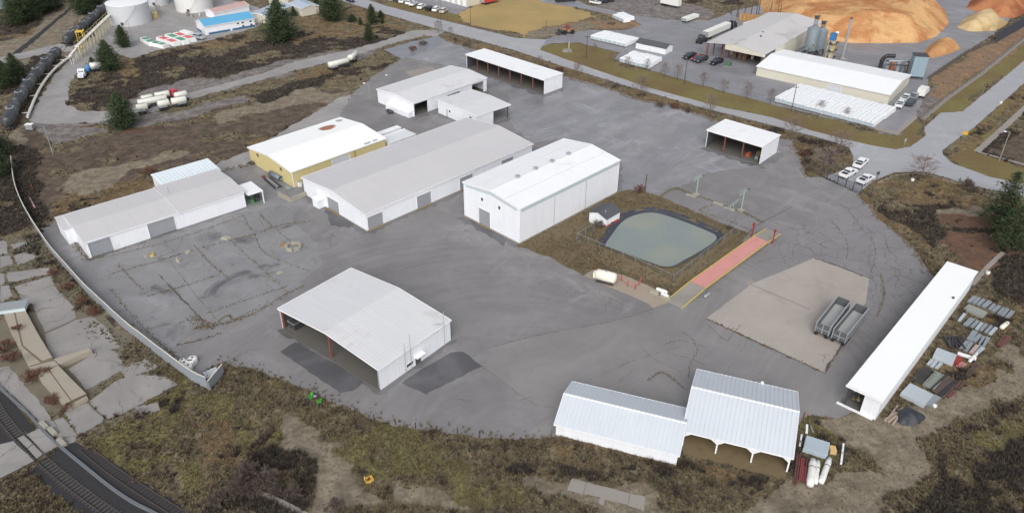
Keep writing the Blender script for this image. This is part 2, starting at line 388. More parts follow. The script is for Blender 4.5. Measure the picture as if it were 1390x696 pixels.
ZW = [(c, np.array(wpoly(p))) for c, p in ZONES]
def classify(x, y):
    """index of the ground cover at each point, -1 = plain scrub; borders wander with noise"""
    wx = x + (vnoise(x, y, .11, 1)-.5)*7 + (vnoise(x, y, .45, 2)-.5)*2.2
    wy = y + (vnoise(x, y, .11, 3)-.5)*7 + (vnoise(x, y, .45, 4)-.5)*2.2
    r = np.full(x.shape, -1); brk = .5*vnoise(x, y, .13, 51)+.3*vnoise(x, y, .4, 52)+.2*vnoise(x, y, 1.1, 53)
    for c, p in ZW:
        x0, y0 = p.min(0)-5; x1, y1 = p.max(0)+5
        sub = (wx > x0) & (wx < x1) & (wy > y0) & (wy < y1)
        idx = np.nonzero(sub)
        if len(idx[0]): k = pip(wx[idx], wy[idx], p); r[tuple(i[k] for i in idx)] = CL.index(c)
    r[(brk > .60) & np.isin(r, (0, 1, 2, 4, 7))] = -1
    r[(brk < .33) & np.isin(r, (1, 2, 7))] = 0
    return r

# ---------------------------------------------------------------- ground sheet
GZ = -0.03
xs = np.concatenate([[-4000,-2000,-1000,-600,-400,-320], np.arange(-260, 260.1, 1.0), [320,400,600,1000,2000,4000]])
ys = np.concatenate([[-1500,-700,-300,-100,0,30], np.arange(52, 345.1, 1.0), [370,420,600,1000,2000,5000]])
gx, gy = np.meshgrid(xs, ys); nx, ny = len(xs), len(ys)
gc = classify(gx, gy)
masks = []
for k in range(len(CL)):
    m = (gc == k).astype(float); b = m.copy()
    b[1:-1, 1:-1] = (m[1:-1, 1:-1]*4+m[:-2, 1:-1]+m[2:, 1:-1]+m[1:-1, :-2]+m[1:-1, 2:])/8; masks.append(b)
co = np.stack([gx, gy, np.full_like(gx, GZ)], -1).reshape(-1, 3)
ii = np.arange(nx*ny).reshape(ny, nx)
quads = np.stack([ii[:-1, :-1], ii[:-1, 1:], ii[1:, 1:], ii[1:, :-1]], -1).reshape(-1, 4)
def np_mesh(name, co, faces, mat, k):
    me = bpy.data.meshes.new(name); n = len(faces)
    me.vertices.add(len(co)); me.vertices.foreach_set('co', np.asarray(co, np.float32).ravel())
    me.loops.add(n*k); me.loops.foreach_set('vertex_index', np.asarray(faces, np.int32).ravel())
    me.polygons.add(n); me.polygons.foreach_set('loop_start', np.arange(0, n*k, k, dtype=np.int32))
    me.update(calc_edges=True); me.materials.append(mat); return me
def ground_material():
    m, nt, b = _start('ground'); P = _n(nt, 'ShaderNodeNewGeometry').outputs['Position']
    ch = []
    for an in ('cover_a', 'cover_b', 'cover_c', 'cover_d'):
        a = _n(nt, 'ShaderNodeAttribute', attribute_name=an); s = _n(nt, 'ShaderNodeSeparateColor'); nt.links.new(a.outputs['Color'], s.inputs[0]); ch += list(s.outputs)[:3]
    n0 = _noise(nt, P, .06, 5); n1 = _noise(nt, P, .35, 7, .68); n2 = _noise(nt, P, 2.2, 5, .7); n3 = _noise(nt, P, 9, 3)
    col = _mix(nt, _step(nt, n1, .40, .62), lin((94, 86, 71)), lin((128, 118, 97)))
    pal = {'brush': ((56, 50, 48), (80, 71, 65)), 'straw': ((98, 84, 64), (134, 117, 90)), 'green': ((96, 90, 64), (122, 117, 80)), 'bare': ((112, 104, 90), (138, 129, 113)),
           'soil': ((80, 70, 63), (106, 94, 83)), 'lawn': ((116, 100, 70), (120, 112, 72)), 'field': ((160, 142, 98), (176, 150, 104)), 'red': ((92, 76, 66), (118, 88, 72)),
           'gravel': ((104, 99, 98), (136, 130, 127)), 'sawdust': ((122, 104, 88), (148, 120, 95))}
    for k, c in enumerate(CL):
        lo, hi = pal[c]; cc = _mix(nt, _step(nt, n1 if c not in ('lawn', 'field') else n0, .36, .64), lin(lo), lin(hi))
        f = _step(nt, _math(nt, 'ADD', ch[k], _math(nt, 'MULTIPLY_ADD', n2, .7, -.35)), .32, .68)
        col = _mix(nt, f, col, cc)
    n5 = _noise(nt, P, .95, 4, .6, .5); g = _math(nt, 'MULTIPLY', _math(nt, 'MULTIPLY_ADD', _step(nt, n5, .34, .66), .32, .84), _math(nt, 'MULTIPLY_ADD', n2, .55, .72))
    g = _math(nt, 'ADD', g, _math(nt, 'MULTIPLY_ADD', n3, .34, -.17))
    g = _math(nt, 'ADD', g, _math(nt, 'MULTIPLY_ADD', n0, .3, -.15))
    sm = _math(nt, 'ADD', ch[CL.index('field')], _math(nt, 'MULTIPLY', ch[CL.index('lawn')], .6), clamp=True)
    g = _math(nt, 'ADD', _math(nt, 'MULTIPLY', g, _math(nt, 'SUBTRACT', 1, sm)), _math(nt, 'MULTIPLY', sm, _math(nt, 'MULTIPLY_ADD', n2, .22, .86)))
    nt.links.new(_scale(nt, col, g), b.inputs['Base Color']); b.inputs['Roughness'].default_value = .9; b.inputs['Specular IOR Level'].default_value = .2
    bp = _n(nt, 'ShaderNodeBump'); bp.inputs['Strength'].default_value = .5; bp.inputs['Distance'].default_value = .25
    nt.links.new(_math(nt, 'ADD', n2, _math(nt, 'MULTIPLY', n3, .4)), bp.inputs['Height']); nt.links.new(bp.outputs[0], b.inputs['Normal'])
    return m
gme = np_mesh('ground', co, quads, ground_material(), 4)
masks += [np.zeros_like(masks[0])]*2
for q, an in enumerate(('cover_a', 'cover_b', 'cover_c', 'cover_d')):
    at_ = gme.attributes.new(an, 'FLOAT_COLOR', 'POINT')
    at_.data.foreach_set('color', np.stack([masks[q*3].ravel(), masks[q*3+1].ravel(), masks[q*3+2].ravel(), np.ones(nx*ny)], -1).astype(np.float32).ravel())
obj('ground', gme, None, kind='structure')

# ---------------------------------------------------------------- paved surfaces
_tc = at(700, 610)
A_YARD = asphalt('asphalt_yard', (129, 127, 128), crack=.25, wet=.22, rot=-.75, fine_crack=.10, var=.17, streaks=.06, arcs=((_tc.x, _tc.y), .085), blot=.08, sheen=(160, 158, 159))
_tc = at(560, 300)
A_LOW = asphalt('asphalt_lower', (133, 131, 131), crack=.3, wet=.15, rot=-.2, fine_crack=.2, streaks=.05, arcs=((_tc.x, _tc.y), .07), blot=.06)
A_OLD = asphalt('asphalt_worn', (134, 134, 136), crack=.75, wet=.20, rot=-.75, fine_crack=.25, stain=.65, streaks=.05, blot=.10, crackc=(104, 97, 84), ck=.55, sheen=(156, 156, 160))
A_WET = asphalt('asphalt_wet', (143, 143, 147), crack=.2, wet=.75, rot=-.78, streaks=.10, fine_crack=.05, sheen=(192, 194, 202), blot=.10)
A_CRACK = asphalt('asphalt_cracked', (130, 128, 130), crack=1., wet=.3, rot=-.7, fine_crack=.75, streaks=.08, blot=.07)
A_ROAD = asphalt('asphalt_road', (160, 161, 166), crack=.15, wet=.25, rot=.65, streaks=.10, sheen=(186, 188, 194))
A_MILL = asphalt('asphalt_mill', (136, 136, 141), crack=.15, wet=.65, rot=.65, streaks=.14, sheen=(180, 184, 194), blot=.08)
A_PATCH = asphalt('asphalt_patch', (94, 94, 98), crack=.0, wet=.45, rot=.6, streaks=.14, blot=.22)
A_GRAVEL = asphalt('gravel', (150, 147, 146), crack=.0, wet=.22, rot=.6, streaks=.16, var=.17, sheen=(170, 170, 172), blot=.10)
CONC = asphalt('concrete', (148, 142, 136), crack=.35, wet=.15, rot=.3, streaks=.08, stain=.25)
CONC_TAN = asphalt('concrete_tan', (166, 158, 151), crack=.10, wet=.12, rot=2.6, streaks=.07, stain=.12, blot=.04)
BALLAST = M('ballast', (54, 54, 57), .9, .25, .9, world=True, finev=.25, bump=.8)

YARD = [(58,318),(76,345),(102,376),(132,411),(172,446),(216,481),(250,506),(268,514),(284,500),(302,491),(350,504),(405,524),(441,541),(471,556),(501,567),(536,577),(592,584),(647,593),(700,598),(752,592),(925,618),(1070,590),(1092,562),(1136,565),(1150,560),(1190,520),(1290,400),(1280,380),(1267,373),(1250,350),(1241,339),(1216,313),(1191,293),(1181,281),(1165,263),(1118,241),(1096,240),(1086,215),(1076,190),(1060,189),(977,165),(942,152),(906,142),(864,134),(826,119),(788,109),(765,103),(700,83),(640,67),(596,52),(560,56),(521,68),(546,80),(510,102),(480,125),(455,165),(380,200),(340,222),(300,231),(150,280),(78,298)]
yard = sheet('asphalt_yard', YARD, .010, A_YARD, jit=.35, step=1.2)
sheet('worn_asphalt', [(92,338),(120,352),(330,286),(350,240),(345,226),(388,236),(416,268),(395,300),(430,330),(440,360),(384,400),(345,436),(262,440),(240,470),(255,500),(225,484),(180,448),(140,412),(108,378)], .014, A_OLD, jit=.5, step=1.5)
sheet('wet_asphalt', [(600,54),(640,70),(700,86),(765,106),(826,122),(864,137),(906,145),(942,155),(977,168),(1056,190),(1060,208),(1030,226),(960,235),(905,262),(846,258),(842,220),(765,188),(722,195),(690,165),(690,128),(600,88),(560,80),(527,70),(560,58)], .014, A_WET, jit=.5, step=1.5)
sheet('cracked_asphalt', [(1060,310),(1110,300),(1170,272),(1190,295),(1216,316),(1241,342),(1262,372),(1255,400),(1185,480),(1180,378),(1105,350),(1020,384),(1040,340)], .014, A_CRACK, jit=.5, step=1.5)
sheet('cracked_asphalt', [(895,270),(985,285),(1060,310),(1015,316),(952,291)], .018, A_CRACK, jit=.3, step=1.5)
sheet('asphalt_path', [(286,225),(338,205),(462,132),(478,128),(455,165),(345,222),(300,231)], .014, A_GRAVEL, jit=.5, step=1.5)
sheet('lower_asphalt', [(655,498),(667,482),(670,470),(705,461),(770,447),(820,438),(870,425),(888,419),(922,418),(960,400),(1012,385),(1019,386),(959,432),(1119,506),(1150,470),(1170,520),(1150,558),(1136,564),(1092,561),(1070,588),(925,616),(753,590),(704,596),(760,556),(718,545)], .0125, A_LOW, jit=.15, step=1.5)
# roads
ROAD_MAIN = [(430,-14),(471,4),(559,30),(602,42),(700,69),(750,86),(851,117),(952,146),(1050,171),(1115,188),(1153,200),(1158,212),(1158,226),(1120,240),(1165,263),(1188,244),(1216,234),(1249,233),(1267,236),(1317,251),(1390,268),(1480,292),(1480,274),(1390,250),(1342,240),(1292,221),(1280,210),(1279,204),(1325,171),(1390,113),(1480,34),(1480,6),(1390,83),(1307,151),(1294,153),(1277,153),(1254,174),(1257,184),(1236,199),(1216,203),(1191,199),(1151,190),(1100,177),(1050,160),(977,145),(876,118),(783,86),(733,68),(742,54),(720,53),(700,52),(602,28),(526,9),(487,-4),(460,-14)]
sheet('road', ROAD_MAIN, .020, A_ROAD, jit=.12, step=2)
WHITE_LINE = M('road_paint', (196, 194, 186), .7, .2, .8, world=True)
YELLOW_LINE = M('road_paint_yellow', (186, 160, 84), .7, .25, .8, world=True)
def line(px, wd, mat, name='road_marking', z=.026):
    p = smooth_line([tuple(q) for q in wpoly(px)], 4); sheet(name, ribbon(p, wd), z, mat, world=True)
line([(1190,249),(1217,238),(1249,236),(1267,239),(1317,254),(1390,271)], .12, WHITE_LINE)
line([(560,22),(602,35),(700,60),(770,82),(866,114),(966,143),(1052,166),(1130,186)], .12, YELLOW_LINE)
sheet('asphalt_lot', [(733,64),(742,54),(760,48),(800,41),(845,42),(872,34),(858,26),(790,12),(735,3),(720,-8),(760,-8),(800,8),(872,23),(905,27),(960,28),(985,20),(1000,14),(1060,2),(1100,-14),(1440,-20),(1420,-6),(1390,10),(1349,46),(1313,70),(1260,107),(1262,122),(1250,142),(1240,160),(1218,180),(1183,174),(1040,140),(950,115),(880,95),(835,80),(842,72),(785,58),(750,59)], .016, A_MILL, jit=.4, step=2)
sheet('car_park', [(505,-14),(540,0),(620,20),(640,8),(690,-14)], .016, A_MILL, jit=.2, step=2)
sheet('gravel_road', [(150,22),(105,70),(72,105),(50,140),(36,160),(50,168),(100,168),(160,164),(215,150),(250,137),(300,123),(350,110),(400,96),(480,77),(530,60),(575,49),(590,50),(604,43),(590,41),(560,42),(520,56),(470,69),(400,84),(350,102),(255,127),(205,143),(150,151),(108,151),(90,141),(92,120),(104,98),(130,76),(165,66),(200,50)], .012, A_GRAVEL, jit=.6, step=1.5)
sheet('tank_yard', [(98,76),(150,22),(170,-14),(262,-14),(350,10),(352,36),(290,54),(262,60),(215,68),(180,80),(160,74),(125,90)], .008, A_GRAVEL, jit=.5, step=1.5)
sheet('gravel_road', [(-40,86),(28,72),(80,60),(100,62),(98,70),(60,74),(30,80),(-40,98)], .010, A_GRAVEL, jit=.4, step=1.5)
sheet('wet_lot', [(521,68),(560,57),(594,49),(604,55),(600,62),(560,76),(545,80)], .022, asphalt('asphalt_flooded', (138, 140, 148), crack=.1, wet=1., rot=-.5), jit=.2, step=2)
sheet('concrete_pad', [(549,98),(585,90),(592,95),(560,106)], .024, CONC, jit=.1, step=2)
sheet('track_bed', [(-60,118),(13,76),(98,8),(122,-14),(140,-14),(107,4),(28,72),(-30,122)], .008, BALLAST, jit=.3, step=1.5)
sheet('footpath', ribbon(wpoly([(1326,206),(1352,183),(1390,148),(1440,100)]), 1.6), .02, CONC, world=True)
sheet('footpath', ribbon(wpoly([(1326,206),(1352,213),(1400,226)]), 1.0), .024, CONC, world=True)
for q, px in enumerate([[(1188,176),(1218,184),(1246,160),(1241,156),(1216,178),(1192,171)]]):
    sheet('footpath', px, .022, CONC)
# asphalt patches beside the open shed and other repairs
sheet('asphalt_patch', [(401,464),(448,489),(497,516),(480,530),(462,533),(425,508),(380,477)], .018, A_PATCH, jit=.12, step=.9)
sheet('asphalt_patch', [(612,478),(629,477),(654,497),(578,535),(546,520),(560,508)], .018, A_PATCH, jit=.12, step=.9)
A_DAMP_SHADE = asphalt('asphalt_damp_shade', (112, 111, 113), crack=.0, wet=.6, rot=.2, streaks=.06, blot=.16)  # wet strip at the wall foot, contact shade put into its dark colour
def damp_shade(o, yaw, L, W, sides, wd=1.1):
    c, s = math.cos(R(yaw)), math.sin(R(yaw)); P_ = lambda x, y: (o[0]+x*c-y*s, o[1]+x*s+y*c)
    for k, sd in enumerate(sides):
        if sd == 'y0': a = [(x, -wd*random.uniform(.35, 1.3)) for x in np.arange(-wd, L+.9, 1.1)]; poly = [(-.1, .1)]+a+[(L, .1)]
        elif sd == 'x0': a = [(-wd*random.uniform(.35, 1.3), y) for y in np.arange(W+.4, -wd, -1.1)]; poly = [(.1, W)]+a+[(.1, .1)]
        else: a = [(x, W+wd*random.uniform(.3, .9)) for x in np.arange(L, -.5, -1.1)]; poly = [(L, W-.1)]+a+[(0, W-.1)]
        sheet('damp_contact_shade', [P_(*p) for p in poly], .0158+.0006*k, A_DAMP_SHADE, world=True)
damp_shade((-30.05,136.4),45.5,49.6,23.4,('y0','x0'),1.5); damp_shade((1.46,131.7),45.6,31.8,16.4,('x0',),2.0); damp_shade((-20.04,88.31),51.3,15.8,24.4,('y0','x0'),1.0); damp_shade((-82.3,125.4),41.5,32.3,14.3,('y0',),1.2); damp_shade((-27.33,199.3),47.2,28.6,15.7,('y0','x0'),2.2); damp_shade((9.28,217.5),45.7,8.,33.96,('x0','y0'),2.2); damp_shade((60.4,170.1),48.1,9.1,15.,('x0','y0'),2.4); damp_shade((53.59,82.43),47.6,46.1,4.78,('y1',),1.0); damp_shade((-9.6,190.5),43.8,12.2,16.3,('x0','y0'),1.4)
sheet('asphalt_patch', [(441,285),(470,283),(488,302),(474,310),(449,306)], .018, A_PATCH, jit=.3, step=1.)
sheet('asphalt_patch', [(636,298),(660,306),(690,325),(684,334),(648,312)], .018, A_PATCH, jit=.4, step=1.)
sheet('concrete_pad', [(1105,350),(1180,378),(1175,414),(1119,506),(959,432),(1019,386)], .022, CONC_TAN, jit=.06, step=2)
sheet('concrete_pad', [(1012,383),(1020,379),(1026,384),(1017,389)], .020, CONC, jit=.05)
sheet('concrete_apron', [(792,374),(806,366),(845,373),(884,389),(910,402),(907,411),(886,418),(880,412)], .026, asphalt('concrete_apron', (158, 147, 132), crack=.15, wet=.25, rot=2.6, stain=.15), jit=.05, step=2)
Z7 = zoom(700, 521, 3.971)
sheet('concrete_pad', Z7((302,505),(380,527),(362,592),(278,570)), .02, CONC, jit=.04)
sheet('concrete_pad', Z7((383,528),(615,588),(605,650),(480,622),(475,655),(445,640),(455,610),(368,592)), .024, CONC, jit=.04)
sheet('concrete_pad', Z7((618,590),(698,605),(690,685),(608,655)), .02, CONC, jit=.04)
sheet('footpath', ribbon(wpoly([(1318,388),(1338,365),(1362,342)]), .9), .02, CONC, world=True)
sheet('footpath', ribbon(smooth_line(wpoly([(338,662),(362,672),(390,685),(430,706)])), .8), .02, CONC, world=True)

# weathered slabs left of the fence: a pavement of separate slabs
za, zb, zc, zd = zoom(0,310,4.35), zoom(0,450,4.094), zoom(60,480,3.223), zoom(0,521,3.971)
SLABM = asphalt('slab_concrete', (146, 143, 141), crack=.9, wet=.2, rot=.3, streaks=.06, stain=.55, fine_crack=.3, blot=.10, crackc=(92, 84, 66), ck=.8)
pave = sheet('pavement', [(-30,322),(60,322),(128,420),(236,500),(190,560),(110,604),(60,580),(0,520),(-30,480)], -.012, M('pavement_weeds', (112, 106, 92), .9, .3, .4, world=True, finev=.25), jit=.8, step=1.5)
SLABS = [za((60,97),(150,80),(165,97),(80,122)), za((80,165),(140,142),(230,167),(110,215)), za((45,262),(290,232),(300,264),(75,318),(48,310)),
 za((88,345),(300,282),(320,340),(368,398),(210,452),(142,428)), za((202,458),(374,403),(438,470),(448,528),(272,608),(252,580)),
 za((274,625),(440,547),(540,522),(640,600),(700,700),(560,740),(330,790),(290,700)), za((0,165),(60,162),(78,210),(0,235)), za((0,342),(48,337),(73,400),(0,440)), za((-60,65),(40,77),(44,150),(-60,160)),
 za((-60,245),(20,270),(30,330),(-60,340)), za((240,0),(330,-20),(375,10),(300,40)),
 zb((388,207),(560,98),(640,112),(690,200),(600,260),(482,318)), zc((202,206),(330,112),(420,92),(520,102),(578,135),(480,188),(350,258),(282,283)),
 zc((88,257),(190,217),(268,290),(152,353)), zc((398,235),(500,212),(508,250),(420,263)), zc((42,292),(80,282),(138,360),(112,383)), zc((-20,270),(36,294),(104,386),(80,400)),
 zc((330,70),(440,20),(500,60),(360,105)),
 zb((0,200),(50,195),(100,255),(225,400),(280,478),(222,508),(100,380),(0,295))]
def swell(px, d):
    c = (sum(p[0] for p in px)/len(px), sum(p[1] for p in px)/len(px)); return [(p[0]+(p[0]-c[0])*d, p[1]+(p[1]-c[1])*d) for p in px]
SLABS = [swell(s, .03) for s in SLABS]
for s in SLABS: sheet('slab', s, random.uniform(.0, .03), SLABM, jit=.14, step=1.0, parent=pave)
# ballast and crossing
sheet('ballast', zd((-60,-60),(0,30),(60,85),(195,235),(90,290),(0,330),(-60,300)), -.004, BALLAST, jit=.2)
sheet('ballast', zd((185,425),(240,390),(320,345),(400,312),(440,330),(600,432),(700,500),(1030,690),(1200,800),(500,800),(430,690),(260,560),(195,470)), -.004, BALLAST, jit=.6, step=1.)
cross = sheet('level_crossing', zd((-60,335),(75,302),(140,268),(222,232),(318,335),(240,383),(190,415),(0,512),(-60,545)), .012, BALLAST)
for s in (zd((-60,340),(72,308),(186,414),(-60,540)), zd((142,272),(220,236),(314,334),(244,378)), zd((95,292),(128,276),(178,322),(148,345)), zd((150,347),(180,325),(232,378),(196,402))):
    sheet('slab', s, .05, SLABM, jit=.04, step=1., parent=cross)
sheet('worn_path', zd((300,200),(340,180),(420,280),(400,310),(345,330)), .0, SLABM, jit=.1)
# long seams and cracks that can be followed in the photograph
CRK = M('crack_fill', (92, 88, 84), .9, .2, 1., world=True); CRKW = M('crack_weeds', (122, 114, 96), .9, .3, 1., world=True)
CRACKS = [([(150,372),(205,357),(262,340)], .16, 1), ([(275,336),(345,318)], .14, 1), ([(200,402),(250,388),(300,372)], .14, 1), ([(240,440),(320,412),(392,388)], .12, 1), ([(228,350),(262,395),(300,440)], .10, 0), ([(262,332),(285,356),(312,380)], .12, 1), ([(305,320),(352,362),(392,398)], .12, 1), ([(160,360),(195,395)], .14, 1), ([(352,290),(375,312),(410,338)], .10, 1), ([(670,470),(705,461),(770,447),(820,438),(870,425),(888,419)], .10, 0), ([(655,497),(720,545),(755,553)], .06, 0), ([(412,288),(455,322),(500,345)], .05, 0),
 ([(215,372),(250,408),(285,444),(290,440)], .32, 0), ([(262,446),(300,440),(340,428),(384,402),(412,388)], .22, 1), ([(290,440),(310,428),(318,434),(345,420)], .12, 1), ([(240,468),(270,462),(300,452)], .10, 1),
 ([(305,492),(325,482),(345,473)], .10, 0), ([(118,352),(160,345),(260,318),(330,292)], .14, 1), ([(330,292),(345,318),(362,345),(430,372)], .10, 1), ([(208,352),(240,338),(248,322)], .10, 0),
 ([(345,318),(380,306),(420,300)], .10, 1), ([(150,392),(190,440),(230,476),(262,500)], .14, 1), ([(840,245),(870,252),(905,258),(925,257)], .12, 0), ([(895,268),(915,256),(935,262),(975,276),(1012,290),(1035,302)], .45, 1), ([(975,276),(950,286),(990,300),(1030,318)], .12, 1),
 ([(1012,318),(1034,302),(1062,288),(1075,280)], .16, 0), ([(925,450),(938,458),(946,475),(938,492),(934,512)], .14, 0), ([(900,468),(925,462),(962,472)], .10, 0), ([(905,478),(940,488),(958,496)], .08, 0), ([(870,470),(890,488),(925,505)], .07, 0), ([(960,440),(985,462),(992,456),(1005,440)], .10, 0),
 ([(838,500),(870,485),(925,470)], .06, 0), ([(838,520),(862,500)], .06, 0), ([(880,516),(900,506),(930,528)], .06, 1), ([(1130,300),(1150,330),(1148,352)], .12, 0), ([(1182,318),(1188,345),(1180,376)], .12, 0), ([(1200,315),(1206,338),(1218,350)], .12, 0), ([(1178,340),(1205,336),(1225,338)], .10, 0),
 ([(1090,322),(1130,338),(1165,336)], .08, 0), ([(1208,362),(1222,370),(1214,390)], .10, 0), ([(1195,372),(1200,400),(1190,430)], .30, 1), ([(980,512),(1010,470),(1020,452)], .05, 0), ([(560,365),(590,348),(640,320)], .04, 0), ([(800,250),(838,240)], .05, 0), ([(700,545),(722,538)], .06, 0), ([(610,540),(642,545)], .08, 0)]
def crack(px, wd, kind):
    p = smooth_line(wpoly(px), 14); q = []
    for i, a in enumerate(p): q.append((a[0]+random.uniform(-.16, .16), a[1]+random.uniform(-.16, .16)))
    ws = [max(.02, wd*random.uniform(.1, 1.5)) for _ in q]; ws[0] = ws[-1] = .02
    r = ribbon(q, ws); k = len(q); mb = MB()
    for i in range(k-1): mb.face([(*r[i], .030), (*r[2*k-1-i], .030), (*r[2*k-2-i], .030), (*r[i+1], .030)])
    obj('crack', mb, CRKW if kind else CRK, parent=yard)
for c in CRACKS: crack(*c)
for e in ([(959,432),(1010,456),(1060,479),(1119,506)],[(1119,506),(1150,456),(1175,414)],[(1180,378),(1145,364),(1105,350)]): crack(e, .35, 0)
sheet('seam', ribbon(wpoly([(1019,386),(1062,404),(1100,420)]), .12), .028, CRK, world=True, parent=yard)
# ================================================================ BUILDINGS
WALLW = M('white_siding', (232, 235, 241), .55, .03, .4, rib=('xy', .6, .35), streak=('z', .05), stain=((220, 219, 217), .3, .62), lap=('xy', 1.0, .014))
WALLC = M('cream_siding', (206, 202, 188), .6, .04, .4, rib=('xy', .6, .3), streak=('z', .05))
WALLY = M('yellow_siding', (206, 192, 140), .6, .04, .4, rib=('xy', .5, .35), streak=('z', .07))
WALLI = M('inner_wall', (150, 150, 152), .8, .1, .4, rib=('xy', .6, .3))
ROOFG = M('grey_roof', (198, 197, 199), .6, .04, .15, rib=('x', .6, .22), streak=('y', .05), lap=('x', 1.25, .006), spec=.15, stain=((180, 176, 172), .12, .66))
ROOFG2 = M('pale_roof', (210, 211, 214), .55, .03, .15, rib=('x', .6, .25), streak=('y', .05), stain=((194, 192, 190), .12, .6), lap=('x', 1.25, .007), spec=.15)
ROOFW = M('white_roof', (236, 238, 241), .5, .02, .15, rib=('x', .6, .22), streak=('y', .035), stain=((220, 222, 222), .1, .6), lap=('x', 1.5, .008), spec=.2)
ROOFY = M('white_coated_roof', (247, 249, 249), .5, .015, .15, streak=('y', .015))
ROOFM = M('zinc_roof_front', (206, 213, 220), .42, .035, .2, streak=('x', .045), metal=.1, stain=((196, 204, 210), .14, .62))
TRIM = M('white_trim', (236, 238, 241), .5, .03, .5)
DOORG = M('grey_door', (150, 154, 160), .5, .05, .6, rib=('z', .6, .5), streak=('z', .04))
DOORB = M('blue_grey_trim', (192, 204, 210), .5, .04, .6, streak=('x', .03))
REDST = M('red_steel', (128, 82, 76), .6, .15, .8)
DARKST = M('dark_steel', (70, 70, 74), .6, .15, .8)
GALV = M('galvanised', (166, 172, 176), .45, .10, .5, metal=.35)
GLASS = M('window_glass', (70, 78, 88), .12, .2, .6, spec=.6)
WOODT = M('weathered_plank', (140, 124, 96), .85, .2, .9)
SLABF = M('floor_slab', (98, 96, 92), .85, .14, .25, finev=.1, stain=((104, 98, 88), .3, .56))  # dirty floor, its colour darkened further for the shade inside
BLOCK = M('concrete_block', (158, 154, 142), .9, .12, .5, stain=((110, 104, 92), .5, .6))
INSHADE = M('inner_shade', (84, 82, 80), .9, .15, .4)  # dark tone standing for the shade inside open buildings
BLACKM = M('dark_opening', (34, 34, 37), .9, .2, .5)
RUST = M('rust', (150, 92, 62), .85, .25, .5)

def wallf(mb, a, b, z0, z1, holes, inn, t=.14):
    a = Vector(a); b = Vector(b); d = b-a; L = d.length; d.normalize(); n = Vector(inn)
    ss = sorted({0., L} | {round(min(max(q, 0), L), 4) for h in holes for q in h[:2]}); zz = sorted({z0, z1} | {min(max(q, z0), z1) for h in holes for q in h[2:4]})
    P = lambda s, zz_, o: (a.x+d.x*s+n.x*o, a.y+d.y*s+n.y*o, zz_)
    def hole(s, zc): return any(h[0]-1e-3 < s < h[1]+1e-3 and h[2]-1e-3 < zc < h[3]+1e-3 for h in holes)
    for i in range(len(ss)-1):
        for j in range(len(zz)-1):
            s0, s1, h0, h1 = ss[i], ss[i+1], zz[j], zz[j+1]
            if s1-s0 < 1e-3 or h1-h0 < 1e-3 or hole((s0+s1)/2, (h0+h1)/2): continue
            mb.face([P(s0, h0, 0), P(s1, h0, 0), P(s1, h1, 0), P(s0, h1, 0)]); mb.face([P(s0, h0, t), P(s0, h1, t), P(s1, h1, t), P(s1, h0, t)])
    for h in holes:
        s0, s1, h0, h1 = h[:4]
        mb.face([P(s0, h0, 0), P(s0, h0, t), P(s0, h1, t), P(s0, h1, 0)]); mb.face([P(s1, h0, 0), P(s1, h1, 0), P(s1, h1, t), P(s1, h0, t)])
        mb.face([P(s0, h1, 0), P(s0, h1, t), P(s1, h1, t), P(s1, h1, 0)])
        if h0 > z0+.02: mb.face([P(s0, h0, 0), P(s1, h0, 0), P(s1, h0, t), P(s0, h0, t)])
FACES = {'y0': lambda L, W: ((0, 0), (L, 0), (0, 1)), 'x0': lambda L, W: ((0, 0), (0, W), (1, 0)), 'y1': lambda L, W: ((0, W), (L, W), (0, -1)), 'x1': lambda L, W: ((L, 0), (L, W), (-1, 0))}
def on(face, L, W, s0, s1, z0, z1, o0, o1):     # box on a wall: along s, from o0 to o1 outside it
    if face == 'y0': return (s0, s1, -o1, -o0, z0, z1)
    if face == 'x0': return (-o1, -o0, s0, s1, z0, z1)
    if face == 'y1': return (s0, s1, W+o0, W+o1, z0, z1)
    return (L+o0, L+o1, s0, s1, z0, z1)
